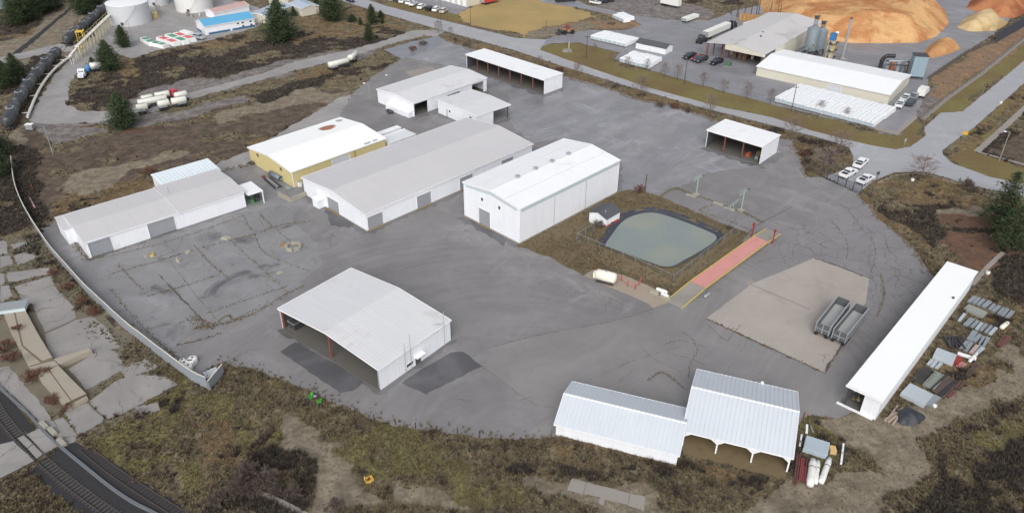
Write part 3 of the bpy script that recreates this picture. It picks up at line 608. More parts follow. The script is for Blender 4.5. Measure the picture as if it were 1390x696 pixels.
def gable(t, L, W, h, r, wall, roof, ridge='x', holes={}, skip=(), ov=.22, th=.14, inner=None, trim=TRIM, shade_ceil=None):
    """walls and a two-slope roof under the thing t; holes[face] = [(s0, s1, z0, z1)]"""
    gf = ('x0', 'x1') if ridge == 'x' else ('y0', 'y1'); B = W if ridge == 'x' else L
    for f in ('y0', 'x0', 'y1', 'x1'):
        if f in skip: continue
        a, b, n = FACES[f](L, W); mb = MB(); wallf(mb, a, b, 0, h-.02, holes.get(f, []), n)
        if f in gf and r > h:
            ax = 0 if f in ('x0', 'y0') else (L if f == 'x1' else W); k = .14 if f in ('x0', 'y0') else -.14
            prof = [(0, h-.02), (B, h-.02), (B/2, r-.02)]
            mb.extr(prof, min(ax, ax+k), max(ax, ax+k), 'x' if ridge == 'x' else 'y')
        obj('wall', mb, wall, t)
    sl = (r-h)/(B/2); e = h-ov*sl
    prof = [(-ov, e), (B/2, r), (B+ov, e), (B+ov, e+th), (B/2, r+th), (-ov, e+th)]
    rf = obj('roof', MB().extr(prof, -ov, (L if ridge == 'x' else W)+ov, ridge), roof, t)
    if shade_ceil: obj('shade_ceiling', MB().extr([(.16, h-.12), (B/2, r-.12), (B-.16, h-.12), (B-.16, h-.08), (B/2, r-.08), (.16, h-.08)], .16, (L if ridge == 'x' else W)-.16, ridge), shade_ceil, t)  # dark sheet added under the roof to shade the interior
    if trim:
        Lx = L if ridge == 'x' else W
        for a in (-ov-.06, Lx+ov+.003):     # barge boards along the gable ends
            for (p, q) in (((-ov, e), (B/2, r)), ((B/2, r), (B+ov, e))):
                pr = [(p[0], p[1]-.12), (q[0], q[1]-.12), (q[0], q[1]+th+.03), (p[0], p[1]+th+.03)]
                obj('barge_board', MB().extr(pr, a, a+.055, ridge), trim, rf)
        for (q0, q1) in ((-ov-.12, -ov-.003), (B+ov+.003, B+ov+.12)):
            mb = MB(); mb.box(-ov, Lx+ov, q0, q1, e-.04, e+th+.01) if ridge == 'x' else mb.box(q0, q1, -ov, Lx+ov, e-.04, e+th+.01)
            obj('gutter', mb, trim, rf)
    return rf
def door(t, f, L, W, s0, s1, z1, mat=DOORG, z0=.02, sill=True, o=-.10):
    mb = MB(); n = 5; dz = (z1-z0)/n
    for i in range(n): mb.box(*on(f, L, W, s0+.02, s1-.02, z0+i*dz, z0+(i+1)*dz-.025, o-.05, o))
    d = obj('door', mb, mat, t)
    if sill: obj('sill', MB().box(*on(f, L, W, s0-.1, s1+.1, .03, .18, .01, .45)), WOODT, d)
    obj('frame', MB().box(*on(f, L, W, s0-.12, s0-.002, .02, z1+.12, .003, .06)).box(*on(f, L, W, s1+.002, s1+.12, .02, z1+.12, .003, .06)).box(*on(f, L, W, s0, s1, z1+.002, z1+.12, .003, .055)), TRIM, d)
    return d
def window(t, f, L, W, s0, s1, z0, z1, fr=TRIM, glass=GLASS):
    wd = obj('window', MB().box(*on(f, L, W, s0, s1, z0, z1, -.10, -.05)), glass, t)
    k = .07; mb = MB()
    for (a, b, c, d) in ((s0-k, s0, z0-k, z1+k), (s1, s1+k, z0-k, z1+k), (s0, s1, z0-k, z0), (s0, s1, z1, z1+k)): mb.box(*on(f, L, W, a, b, c, d, .003, .05))
    obj('frame', mb, fr, wd)
def building(name, label, o, yaw, cat='building'): return thing(name, label, cat, (o[0], o[1], .02), R(yaw))

# ---- long grey-roofed warehouse
L, W, h, r = 49.6, 23.4, 4.1, 5.25
t = building('warehouse', 'long warehouse with a wide pale grey roof and four grey doors along its front', (-30.05, 136.4), 45.5)
D1 = [(.4, 4.3), (13.45, 17.45), (25.9, 29.9), (39.15, 43.2)]
gable(t, L, W, h, r, WALLW, ROOFG, holes={'y0': [(a, b, 0, 3.05) for a, b in D1], 'x0': [(9.75, 14.1, 0, 3.05)]})
for a, b in D1: door(t, 'y0', L, W, a, b, 3.03)
door(t, 'x0', L, W, 9.75, 14.1, 3.03)
for a, b in D1: obj('door_header', MB().box(*on('y0', L, W, a-.4, b+.4, 3.35, 3.75, .005, .16)), TRIM, t)
an = obj('annex', MB().box(-1.7, -.01, 15.2, 17.4, .02, 1.9), WALLW, t); obj('annex_roof', MB().box(-1.85, -.02, 15.05, 17.55, 1.9, 2.02), ROOFW, an)
obj('plinth', MB().box(-.06, 49.6, -.06, -.004, .0, .22).box(-.06, -.004, 0, 9.7, 0, .22), BLOCK, t)
# retaining wall of the sunken dock at its left
t2 = thing('loading_dock', 'low concrete block dock wall beside the yellow building', 'dock', at(396, 262), R(45.5))
zz = zoom(330, 150, 5.79); dk = [at(*p, .9) for p in zz((275,640),(370,690),(490,640))]
mb = MB()
for a, b in zip(dk[:-1], dk[1:]):
    d = Vector((b-a)[:2]).normalized(); n = Vector((-d.y, d.x))*.22; aa, bb = Vector(a[:2]), Vector(b[:2]); o2 = Vector(t2.location[:2])
    q = [aa-n-o2, bb-n-o2, bb+n-o2, aa+n-o2]; c, s = math.cos(-R(45.5)), math.sin(-R(45.5))
    q = [(p.x*c-p.y*s, p.x*s+p.y*c) for p in q]; mb.prism(q, 0, .95)
obj('dock_wall', mb, BLOCK, t2)
# ---- tall white building
L, W, h, r = 31.8, 16.4, 8.03, 9.15
t = building('tall_shed', 'tall white metal building with four ridge vents beside the pond', (1.46, 131.7), 45.6)
rf = gable(t, L, W, h, r, WALLW, ROOFW, holes={'x0': [(8.45, 11.85, 0, 3.9), (10.45, 11.1, 5.7, 6.55), (5.4, 6.05, 5.7, 6.55)]}, ov=.12)
door(t, 'x0', L, W, 8.45, 11.85, 3.87)
for a in (10.45, 5.4): window(t, 'x0', L, W, a, a+.65, 5.7, 6.55)
obj('light_panel', MB().box(*on('y0', L, W, .5, L-.3, 7.1, 7.85, .004, .03)), DOORB, t)
obj('light_panel', MB().face([(-.02, .7, 7.25), (-.02, .7, 7.75), (-.02, W/2, 8.75), (-.02, W-.7, 7.75), (-.02, W-.7, 7.25), (-.02, W/2, 8.05)]), DOORB, t)
for s in (10.4, 20.5): obj('seam', MB().box(*on('y0', L, W, s-.05, s+.05, .1, 7.0, .003, .04)), GALV, t)
for s in (0.03, L-.15): obj('corner_trim', MB().box(*on('y0', L, W, s, s+.14, .1, 7.9, .034, .07)), TRIM, t)
for x in (7.8, 13.3, 18.5, 23.9):
    obj('roof_vent', MB().lathe([(.28, 9.1), (.28, 9.55), (.5, 9.6), (.5, 9.8), (.05, 10.0)], 12, 'z', (x, W/2, 0)), GALV, rf)
for s in (.25, .5, .75):
    y = W*s; zr = h+(r-h)*(1-abs(2*s-1))+.14
    obj('roof_seam', MB().box(-.1, L+.1, y-.06, y+.06, zr-.02, zr+.05), ROOFG2, rf)
obj('plinth', MB().box(-.08, L, -.08, -.006, .0, .3).box(-.08, -.006, 0, 8.3, 0, .3).box(-.08, -.006, 12., W, 0, .3), BLOCK, t)
# ---- open-ended shed in the foreground
L, W, h, r = 15.8, 24.4, 4.1, 5.12
t = building('open_shed', 'pale roofed shed open along its left end, dark asphalt patches beside it', (-20.04, 88.31), 51.3)
gable(t, L, W, h, r, WALLW, ROOFG2, skip=('x0',), holes={'y0': [(5.6, 7.05, .65, 1.3), (7.5, 8.85, 0, 1.75), (9.15, 9.9, .75, 1.35)]}, ov=.15, shade_ceil=INSHADE)
obj('shade_lining', MB().box(L-.24, L-.16, .2, W-.2, .16, h-.2), INSHADE, t); obj('shade_lining', MB().box(.2, L-.25, W-.24, W-.16, .16, h-.2), INSHADE, t); obj('shade_lining', MB().box(.2, 5.4, .16, .22, .16, h-.2), INSHADE, t)  # dark sheets added on the inner walls, interior shade put into their colour
window(t, 'y0', L, W, 5.6, 7.05, .65, 1.3); window(t, 'y0', L, W, 9.15, 9.9, .75, 1.35)
door(t, 'y0', L, W, 7.5, 8.85, 1.73, M('dark_door', (84, 90, 98), .5, .1), sill=False)
obj('floor', MB().box(-.3, L-.2, .2, W-.2, -.01, .16), SLABF, t)
obj('post', MB().box(.05, .35, 11.6, 11.9, .16, 4.9), REDST, t); obj('post', MB().box(.05, .35, .2, .5, .16, 3.95), GALV, t); obj('post', MB().box(.05, .35, W-.5, W-.2, .16, 3.95), REDST, t)
for x in (5.2, 10.3):
    for y in (.3, W-.6): obj('frame_column', MB().box(x, x+.3, y, y+.3, .16, 3.9), REDST, t)
for x in (.2, 5.3, 10.4): obj('rafter', MB().extr([(.2, 3.65), (W/2, 4.65), (W-.2, 3.65), (W-.2, 3.95), (W/2, 4.95), (.2, 3.95)], x-.08, x+.08, 'x'), REDST, t)
for s, z1 in ((5.1, 6.2), (6.3, 7.2), (13.95, 7.3)):
    obj('conduit', MB().tube((s, -.42, .2), (s, -.42, z1), .045, n=6), GALV, t)
obj('conduit_arm', MB().tube((13.95, -.42, 4.9), (12.3, .6, 5.0), .05), GALV, t)
obj('canopy', MB().box(7.2, 9.2, -.9, -.01, 1.85, 1.95), TRIM, t)
tk = thing('skip_bin', 'dark steel bin standing in the open end of the foreground shed', 'bin', t.matrix_basis @ Vector((1.6, 22.6, .16)), R(51))
obj('body', MB().hexa([(-.8,-.7,.1),(.8,-.7,.1),(.8,.7,.1),(-.8,.7,.1)], [(-1.,-.9,1.5),(1.,-.9,1.5),(1.,.9,1.5),(-1.,.9,1.5)]), DARKST, tk)
obj('rim', MB().box(-1.05,1.05,-.95,-.86,1.45,1.56).box(-1.05,1.05,.86,.95,1.45,1.56).box(-1.05,-.95,-.86,.86,1.45,1.56).box(.95,1.05,-.86,.86,1.45,1.56), GALV, tk)
obj('lid', MB().box(-.9,.9,-.8,.8,1.5,1.62), DARKST, tk)
# ---- long low building at the left
L, W, h, r = 32.3, 14.3, 3.45, 3.95
t = building('low_warehouse', 'low grey-roofed warehouse with two big grey doors at the far left', (-82.3, 125.4), 41.5)
gable(t, L, W, h, r, WALLW, ROOFG, holes={'y0': [(.45, 4.55, 0, 3.2), (11.7, 17.05, 0, 3.2)], 'x0': []}, ov=.1)
door(t, 'y0', L, W, .45, 4.55, 3.18, sill=False); door(t, 'y0', L, W, 11.7, 17.05, 3.18, sill=False)
ex = obj('wing', MB().box(-1.5, -.01, 8.0, 14.2, .02, 3.5), WALLW, t); obj('roof', MB().box(-1.65, .0, 7.85, 14.5, 3.5, 3.62), ROOFG, ex)
obj('roof_step', MB().extr([(-.2, 3.60), (W/2, 4.10), (W+.2, 3.60), (W+.2, 3.78), (W/2, 4.28), (-.2, 3.78)], 18.2, 32.6, 'x'), ROOFG, t)
obj('mast', MB().tube((19.6, 8.6, 3.9), (19.6, 8.6, 5.7), .05), GALV, t)
ax = obj('lean_to', MB().box(20.4, 33.2, 14.45, 21.6, .02, 3.0), WALLW, t)
zr = lambda y: 3.2+(y-14.4)*.04
mbr = MB(); mbr.extr([(14.4, 3.05), (21.9, 3.35), (21.9, 3.5), (14.4, 3.2)], 20.2, 33.5, 'x')
lr = obj('roof', mbr, M('translucent_roof', (226, 234, 239), .35, .03, .3), ax)
obj('roof_rib', (lambda m: [m.box(x, x+.12, 14.5, 21.8, 3.42, 3.55) for x in np.arange(20.8, 33.3, .82)] and m)(MB()), M('roof_rib', (216, 225, 231), .4, .05), ax)
cn = obj('canopy_roof', MB().box(32.75, 36.2, -1.1, 4.9, 2.9, 3.05), ROOFW, t)
for y in (-1., 4.7): obj('canopy_post', MB().box(35.9, 36.1, y, y+.15, .02, 2.9), TRIM, t)
obj('canopy_back', MB().box(32.8, 36.1, 4.82, 4.9, .02, 2.9), WALLW, t)
obj('canopy_rail', MB().box(32.8, 36.1, -.9, -.82, .5, .7), M('green_paint', (110, 140, 110), .6, .1), t)
tk = thing('green_crates', 'green and black crates under the canopy of the low warehouse', 'crates', t.matrix_basis @ Vector((34.5, .9, 0)), R(41.5))
for i, (a, b, c) in enumerate(((-1, -.6, .7), (.2, -.5, .9), (-.4, .7, .8), (.9, .8, 1.1))):
    obj('crate', MB().box(a, a+.9, b, b+.9, .02, c), M('green_crate', (92, 128, 92), .6, .15) if i % 2 == 0 else DARKST, tk)
# ---- yellow building
L, W, h, r = 26.5, 19.0, 3.9, 4.9
t = building('yellow_shed', 'pale yellow shed with a bright white roof stained rusty brown', (-49.98, 156.03), 46.0)
rf = gable(t, L, W, h, r, WALLY, ROOFY, holes={'y0': [(10.8, 15.8, 0, 3.3)], 'x0': [(14.6, 15.3, 2.9, 3.5), (4.4, 5.1, 2.7, 3.3)]}, ov=.2)
door(t, 'y0', L, W, 10.8, 15.8, 3.28, M('pale_door', (206, 210, 216), .5, .04))
for a, b in ((14.6, 2.9), (4.4, 2.7)): window(t, 'x0', L, W, a, a+.7, b, b+.6, fr=DARKST)
obj('downpipe', MB().tube((17.25, -.1, .1), (17.25, -.1, 3.8), .09), RUST, t)
obj('corner_trim', MB().box(-.07, .12, -.07, -.003, .05, 3.85), TRIM, t)
tk = thing('meter_cabinet', 'small white cabinet at the corner of the yellow shed', 'cabinet', t.matrix_basis @ Vector((1.3, -.5, 0)), R(46)); obj('body', MB().box(-.4, .4, -.3, .3, .02, 1.25), TRIM, tk); obj('lid', MB().box(-.45, .45, -.35, .35, 1.25, 1.32), GALV, tk)
def roof_z(x, y): return h+(r-h)*(1-abs(2*y/W-1))+.14
STM = None
def stain_patch(cx, cy, rx, ry, mat, dz, n=40, par=None):
    pts = []; nc = (r-h)/(W/2)
    for i in range(n):
        a = 2*math.pi*i/n; k = 1+.06*math.sin(3*a+1)+random.uniform(-.06, .06)
        x = cx+rx*k*math.cos(a); y = min(max(cy+ry*k*math.sin(a), W/2+.1), W-.05); pts.append((x, y, roof_z(x, y)+dz))
    obj('rust_stain', MB().face(pts), mat, par)
stain_patch(19.6, 14.6, 2.35, 1.85, M('rust_halo', (206, 182, 168), .7, .2, .6), .012, par=rf); stain_patch(19.6, 14.6, 2.0, 1.55, M('rust_stain', (164, 114, 90), .8, .2, .7), .018, par=rf)
stain_patch(24.8, 17.0, .9, 1.0, M('grey_stain', (178, 176, 172), .7, .2, .9), .012, par=rf)
obj('roof_debris', MB().box(20.5, 22.3, .15, .5, 4.06, 4.3).box(23.1, 24.4, .2, .6, 4.06, 4.25), GALV, rf)
tr = thing('storage_container', 'long white container behind the yellow shed', 'container', t.matrix_basis @ Vector((32.4, 6.3, 0)), R(46))
obj('body', MB().box(-3.4, 3.4, -.85, .85, .1, 2.5), WALLW, tr); obj('roof', MB().box(-3.45, 3.45, -.9, .9, 2.5, 2.6), ROOFW, tr); obj('door', MB().box(-3.46, -3.41, -.75, .75, .2, 2.4), DOORG, tr)
tr = thing('flat_shed', 'low flat-roofed grey shed behind the yellow shed', 'shed', t.matrix_basis @ Vector((31.4, 1.4, 0)), R(46))
obj('body', MB().box(-4., 4.2, -2., 2.2, .02, 2.4), WALLW, tr); obj('roof', MB().box(-4.2, 4.4, -2.2, 2.4, 2.4, 2.55), M('pale_flat_roof', (214, 218, 222), .5, .04, .3, rib=('x', .6, .3)), tr); obj('fascia', MB().box(-4.25, 4.45, 2.42, 2.5, 2.2, 2.75), TRIM, tr)
# ---- warehouse further back with dark openings
L, W, h, r = 28.6, 15.7, 3.88, 4.6
t = building('workshop', 'pale roofed workshop with dark open doorways, behind the long warehouse', (-27.33, 199.3), 47.2)
gable(t, L, W, h, r, WALLW, ROOFG2, holes={'y0': [(.25, 5.1, 0, 3.45), (12.7, 17.7, 1.2, 2.7), (22.5, 27.3, 0, 3.3)]}, ov=.15, shade_ceil=INSHADE)
obj('shade_lining', MB().box(.3, L-.3, 7., 7.1, .06, h-.1), INSHADE, t)  # dark sheet across the inside, interior shade put into its colour
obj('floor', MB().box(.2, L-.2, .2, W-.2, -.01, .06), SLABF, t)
for x in (6, 12, 18, 24): obj('frame_column', MB().box(x, x+.25, 5, 5.25, .06, 3.8), DARKST, t)
ln = obj('lean_to', MB().hexa([(-1.7,.2,.02),(-.01,.2,.02),(-.01,10.2,.02),(-1.7,10.2,.02)], [(-1.7,.2,1.4),(-.01,.2,1.9),(-.01,10.2,1.9),(-1.7,10.2,1.4)]), WALLW, t)
tk = thing('oil_tank', 'small grey tank beside the lean-to of the workshop', 'tank', t.matrix_basis @ Vector((-3.6, 6.0, 0)), R(47)); obj('tank', MB().lathe([(.1,-1.),(.55,-.9),(.6,0),(.55,.9),(.1,1.)], 12, 'y', (0,0,.9)), DARKST, tk, smooth=True); obj('leg', MB().box(-.4,.4,-.7,-.6,.02,.5).box(-.4,.4,.6,.7,.02,.5), GALV, tk)
L, W, h, r = 12.25, 16.3, 3.66, 4.0
t = building('canopy_shed', 'small white shed with a canopy on its right, beside the workshop', (-9.6, 190.5), 43.8)
gable(t, L, W, h, r, WALLW, ROOFG2, skip=('x1', 'y0', 'y1'), holes={'x0': [(10.9, 11.6, 1.5, 2.2), (1.9, 3.0, 2.3, 2.9)]}, ov=.12)
obj('wall', MB().box(0.01, 6.0, .01, .15, .0, 3.6), WALLW, t); obj('wall', MB().box(5.86, 6.0, .16, W-.1, 0, 3.6), WALLW, t); obj('wall', MB().box(.01, 6., W-.15, W-.01, 0, 3.6), WALLW, t)
window(t, 'x0', L, W, 10.9, 11.6, 1.5, 2.2); window(t, 'x0', L, W, 1.9, 3.0, 2.3, 2.9)
for y in (.2, W/2, W-.4): obj('post', MB().box(11.4, 11.6, y, y+.2, .02, 3.6), DARKST, t)
obj('pipe', MB().tube((-.1, 12.3, .05), (-.1, 12.3, 2.2), .08), DARKST, t)
# ---- open-fronted sheds with red posts
def open_front(name, label, o, yaw, L, W, h, nb, sag=.35, face='x0', roofmat=ROOFW):
    t = building(name, label, o, yaw)           # open along x = 0
    for f in ('x1', 'y0', 'y1'):
        a, b, n = FACES[f](L, W); mb = MB(); wallf(mb, a, b, 0, h-.05, [], n); obj('wall', mb, WALLW, t)
    obj('shade_lining', MB().box(L-.22, L-.16, .2, W-.2, .05, h-.2).box(.1, L-.25, .155, .2, .05, h-.2).box(.1, L-.25, W-.2, W-.155, .05, h-.2), M('shade_lining_dark', (78, 80, 84), .8, .15, .5, rib=('z', .9, .6)), t)  # inner faces with the shade of the interior put into their colour
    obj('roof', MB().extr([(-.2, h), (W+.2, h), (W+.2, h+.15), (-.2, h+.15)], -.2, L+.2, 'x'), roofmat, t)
    obj('shade_ceiling', MB().box(.35, L-.2, .2, W-.2, h-.06, h-.02), INSHADE, t)  # dark sheet added below the flat roof to shade the inside
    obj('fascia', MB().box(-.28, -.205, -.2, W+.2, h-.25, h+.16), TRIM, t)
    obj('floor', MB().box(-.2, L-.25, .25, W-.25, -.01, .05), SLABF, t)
    for i in range(1, nb): obj('post', MB().box(.1, .32, W*i/nb-.12, W*i/nb+.12, .05, h-.02), REDST, t)
    obj('beam', MB().box(.12, .3, .2, W-.2, h-.5, h-.1), REDST, t)
    for y in (.03, W-.13): obj('end_post', MB().box(-.06, .12, y, y+.1, .02, h-.02), TRIM, t)
    for i in range(1, nb): obj('purlin', MB().box(.35, L-.3, W*i/nb-.06, W*i/nb+.06, h-.3, h-.02), DARKST, t)
    return t
open_front('machine_shed', 'long open-fronted shed with red posts near the road', (9.28, 217.5), 45.7, 8.0, 33.96, 4.4, 7)
sl = open_front('small_machine_shed', 'short open-fronted white shed with clutter inside, near the gate', (60.4, 170.1), 48.1, 9.1, 15.0, 4.65, 3)
for i, (x, y, lab, mt, sz) in enumerate(((2.2, 4.2, 'orange cart standing in the short open-fronted shed', M('orange_paint', (178, 92, 62), .6, .1), (1.3, .9, .9)), (2.0, 1.8, 'grey box standing in the short open-fronted shed', GALV, (.9, .9, .8)), (4.5, 2.4, 'brown pallet stack at the back of the short open-fronted shed', WOODT, (1.4, 1.2, 1.2)))):
    q = thing(('cart', 'box', 'pallet_stack')[i], lab, ('cart', 'box', 'pallets')[i], sl.matrix_basis @ Vector((x, y, .05)), R(48))
    a, b, c = sz
    for k in range(3): obj('deck' if i == 2 else 'panel', MB().box(-a/2, a/2, -b/2+.02*k, b/2-.02*k, .08+c*k/3, c*(k+1)/3), mt, q)
    obj('foot', MB().box(-a/2, -a/2+.12, -b/2, b/2, 0, .08).box(a/2-.12, a/2, -b/2, b/2, 0, .08), DARKST, q)
# ---- long narrow white building at the right
L, W, h = 46.1, 4.78, 3.9
t = building('long_shed', 'long narrow shed with a bright white flat roof at the right', (53.59, 82.43), 47.6)
mb = MB(); wallf(mb, (0, 0), (L, 0), 0, h-.1, [], (0, 1)); obj('wall', mb, WALLW, t)
mb = MB(); wallf(mb, (L, 0), (L, W), 0, h-.1, [], (-1, 0)); obj('wall', mb, WALLW, t)
mb = MB(); wallf(mb, (0, 0), (0, 2.3), 0, h-.1, [], (1, 0)); obj('wall', mb, WALLW, t)
obj('shade_lining', MB().box(.3, L-.2, .16, .22, .05, h-.2), M('shade_lining_dark', (104, 106, 110)), t)  # inner face darkened in colour for the shade under the roof
for i in range(13): obj('post', MB().box(.1+i*3.8, .3+i*3.8, W-.25, W-.05, .02, h-.02), TRIM if i else DARKST, t)
obj('roof', MB().hexa([(-.25,-.25,h-.02),(L+.25,-.25,h-.02),(L+.25,W+.3,h-.12),(-.25,W+.3,h-.12)], [(-.25,-.25,h+.12),(L+.25,-.25,h+.12),(L+.25,W+.3,h+.02),(-.25,W+.3,h+.02)]), ROOFY, t)
obj('roof_edge', MB().box(-.32, -.255, -.3, W+.35, h-.25, h+.17), TRIM, t)
obj('floor', MB().box(-.2, L-.1, .2, W+.1, -.01, .08), SLABF, t)
obj('curb', MB().box(-.35, -.05, .3, W+.9, -.01, .22), TRIM, t)
obj('roof_cap', MB().lathe([(.22, h+.08), (.22, h+.35), (.05, h+.4)], 10, 'z', (34.2, .5, 0)), DARKST, t)
tk = thing('chair_stack', 'tangled stack of dark and tan chairs inside the open end of the long shed', 'chairs', t.matrix_basis @ Vector((1.6, 2.9, .08)), R(47))
for i in range(14):
    a, b, c = random.uniform(-.9, 1.2), random.uniform(-.4, 1.2), random.uniform(0, 1.5)
    obj('chair_frame', MB().tube((a, b, c), (a+random.uniform(-.6,.6), b+random.uniform(-.6,.6), c+.7), .05, n=5).box(a-.25, a+.25, b-.25, b+.25, c+.3, c+.36), DARKST if i % 3 else WOODT, tk)
# ---- barns at the bottom
def ribbed(t, L, W, h, r, ridge, mat, ov, pitch=.62):
    B = L if ridge == 'y' else W; Lx = W if ridge == 'y' else L; sl = (r-h)/(B/2); mb = MB()
    for x in np.arange(-ov+.1, Lx+ov-.1, pitch):
        for (a, b) in ((-ov, B/2), (B/2, B+ov)):
            za = h+(r-h)*(1-abs(2*a/B-1))+.142; zb_ = h+(r-h)*(1-abs(2*b/B-1))+.142
            p = [(a, za-.02), (b, zb_-.02), (b, zb_+.07), (a, za+.07)]
            mb.extr(p, x, x+.13, 'x' if ridge == 'x' else 'y')
    obj('roof_ribs', mb, mat, t, kind='stuff')
L, W, h, r = 9.1, 17.25, 2.15, 3.8
t = building('barn', 'low white barn with a ribbed metal gable roof at the bottom', (22.71, 73.47), 70.77)
gable(t, L, W, h, r, WALLW, ROOFM, ridge='y', ov=.25); ribbed(t, L, W, h, r, 'y', ROOFM, .25)
obj('ridge_cap', MB().extr([(L/2-.25, r+.10), (L/2, r+.2), (L/2+.25, r+.10), (L/2, r+.14)], -.25, W+.25, 'y'), TRIM, t)
L, W, h, r = 13.36, 14.35, 2.95, 5.16
t = building('open_barn', 'open-fronted barn with white posts and a ribbed metal roof', (37.66, 72.4), 70.27)
gable(t, L, W, h, r, WALLW, ROOFM, ridge='y', ov=.25, skip=('x0',), shade_ceil=INSHADE); ribbed(t, L, W, h, r, 'y', ROOFM, .25)
obj('ridge_cap', MB().extr([(L/2-.25, r+.10), (L/2, r+.2), (L/2+.25, r+.10), (L/2, r+.14)], -.25, W+.25, 'y'), TRIM, t)
for i, y in enumerate((.0, 4.75, 9.55, W-.2)):
    obj('post', MB().box(.02, .26, y, y+.2, .02, h-.05), TRIM, t)
for y in (0., 4.75, 9.55, W-.2):
    mb = MB()
    for s in (-1, 1):
        if (y < .1 and s < 0) or (y > 14 and s > 0): continue
        yc = y+.1; mb.extr([(yc+s*.1, 1.75), (yc+s*.1, h-.3), (yc+s*1.25, h-.3)], .05, .2, 'x')
    obj('brace', mb, TRIM, t)
obj('beam', MB().box(.04, .24, .2, W-.2, h-.3, h-.06), TRIM, t)
obj('floor', MB().box(-1.6, L-.2, .2, W-.2, -.01, .04), M('barn_floor', (116, 102, 76), .9, .2, .35, finev=.15, stain=((96, 84, 64), .4, .52)), t)
obj('shade_lining', MB().box(L-.24, L-.16, .2, W-.2, .02, h-.1), M('shade_lining_dark', (104, 106, 110)), t)  # back wall face, barn shade put into its dark colour
obj('roof_hook', MB().lathe([(.2, 0), (.25, .3), (.05, .5)], 8, 'z', (L+.2, 4.9, h+.1)), TRIM, t)
tk = thing('timber_rack', 'dark timber rack with an orange strap under the open barn', 'rack', t.matrix_basis @ Vector((4.2, 6.3, .04)), R(70))
for k in range(5): obj('board', MB().box(-1.6, 1.6, -1.2+k*.5, -.8+k*.5, .1+.02*k, 1.6), M('dark_board', (58, 52, 48), .8, .2), tk)
obj('strap', MB().box(-1.75, -1.62, -.6, -.5, .05, 1.9), M('orange_paint', (178, 92, 62)), tk)
for i, (x, y) in enumerate(((9, 2.5), (9.5, 11.5), (10, 7))):
    tk = thing('junk_heap', ('dark heap of stored lumber at the right inside the open barn', 'dark heap of stored lumber at the left inside the open barn', 'dark heap of stored lumber at the back of the open barn')[i], 'lumber', t.matrix_basis @ Vector((x, y, .04)), R(70))
    for k in range(7): obj('board', MB().box(-1.2+random.uniform(-.3,.3), 1.2+random.uniform(-.3,.3), -1+.28*k, -.8+.28*k, 0, random.uniform(.6, 1.3)), M('dark_board', (58, 52, 48)), tk)
# ---- small white pump shed by the pond
zz = zoom(800, 270, 9.28); base = [at(*p) for p in zz((205,395),(375,290))]
yw = heading(base[0], base[1]); Lp = (base[1]-base[0]).length
t = thing('pump_shed', 'small white shed with a dark roof and red base at the pond edge', 'shed', (base[0].x, base[0].y, .5), yw)
Wp = 4.4; obj('footing', MB().box(.03, Lp-.03, .03, Wp-.03, -.5, .0), BLOCK, t); gable(t, Lp, Wp, 2.2, 3.0, WALLW, M('dark_shingle', (86, 88, 94), .8, .12, .6, rib=('x', .3, .5)), ridge='x', ov=.25, trim=None, holes={'y0': [(1.5, 2.5, .1, 1.9)]})
door(t, 'y0', Lp, Wp, 1.5, 2.5, 1.88, WALLW, sill=False)
obj('red_skirt', MB().box(*on('y0', Lp, Wp, -.1, Lp*.85, -.1, .55, .01, .45)), M('red_paint', (150, 52, 52), .6, .15), t)
obj('vent', MB().lathe([(.12, 2.8), (.12, 3.2), (.2, 3.25), (.02, 3.35)], 8, 'z', (1.2, 1.2, 0)), GALV, t)
# ================================================================ POND
def smooth_closed(pts, k=4):
    n = len(pts); P = [Vector(p) for p in pts]; out = []
    for i in range(n):
        a, b, c, d = P[i-1], P[i], P[(i+1) % n], P[(i+2) % n]
        for q in range(k): t = q/k; out.append(.5*((2*b)+(c-a)*t+(2*a-5*b+4*c-d)*t*t+(3*b-a-3*c+d)*t**3))
    return [(p.x, p.y) for p in out]
WATER_PX = [(823,332),(833,317),(844,303),(857,294.5),(876,289.5),(895,290.5),(930,302),(962,315),(971,321),(968,328),(948,341),(927,352.5),(914,359.5),(902,361),(888,357),(854,344.5),(828,335)]
wp = [(at(a, b, .45).x, at(a, b, .45).y) for a, b in WATER_PX]
wps = smooth_closed(wp, 5); cxp = sum(p[0] for p in wps)/len(wps); cyp = sum(p[1] for p in wps)/len(wps)
def grow(pts, d):
    out = []; n = len(pts)
    for i in range(n):
        a = Vector(pts[i-3]); b = Vector(pts[(i+3) % n]); e = (b-a).normalized(); nr = Vector((e.y, -e.x))
        p = Vector(pts[i]); c = Vector((cxp, cyp))
        if (p+nr-c).length < (p-nr-c).length: nr = -nr
        out.append(tuple(p+nr*d))
    return out
WATER = _start('pond_water')
m, nt, b = WATER; P = _n(nt, 'ShaderNodeNewGeometry').outputs['Position']; n1 = _noise(nt, P, .08, 3)
nt.links.new(_mix(nt, _step(nt, n1, .35, .68), lin((130, 141, 141)), lin((143, 149, 138))), b.inputs['Base Color']); b.inputs['Roughness'].default_value = .16; b.inputs['Specular IOR Level'].default_value = .5
bp = _n(nt, 'ShaderNodeBump'); bp.inputs['Strength'].default_value = .05; bp.inputs['Distance'].default_value = .05; nt.links.new(_noise(nt, P, 1.4, 3), bp.inputs['Height']); nt.links.new(bp.outputs[0], b.inputs['Normal'])
WATER = m
def ringz(rings, name, mat, kind='structure', smooth=True):
    mb = MB(); n = len(rings[0][0])
    for pts, zf in rings: mb.v += [(p[0], p[1], zf if not callable(zf) else zf(i)) for i, p in enumerate(pts)]
    for k in range(len(rings)-1):
        for i in range(n): j = (i+1) % n; mb.f.append((k*n+i, k*n+j, (k+1)*n+j, (k+1)*n+i))
    return obj(name, mb, mat, kind=kind, smooth=smooth)
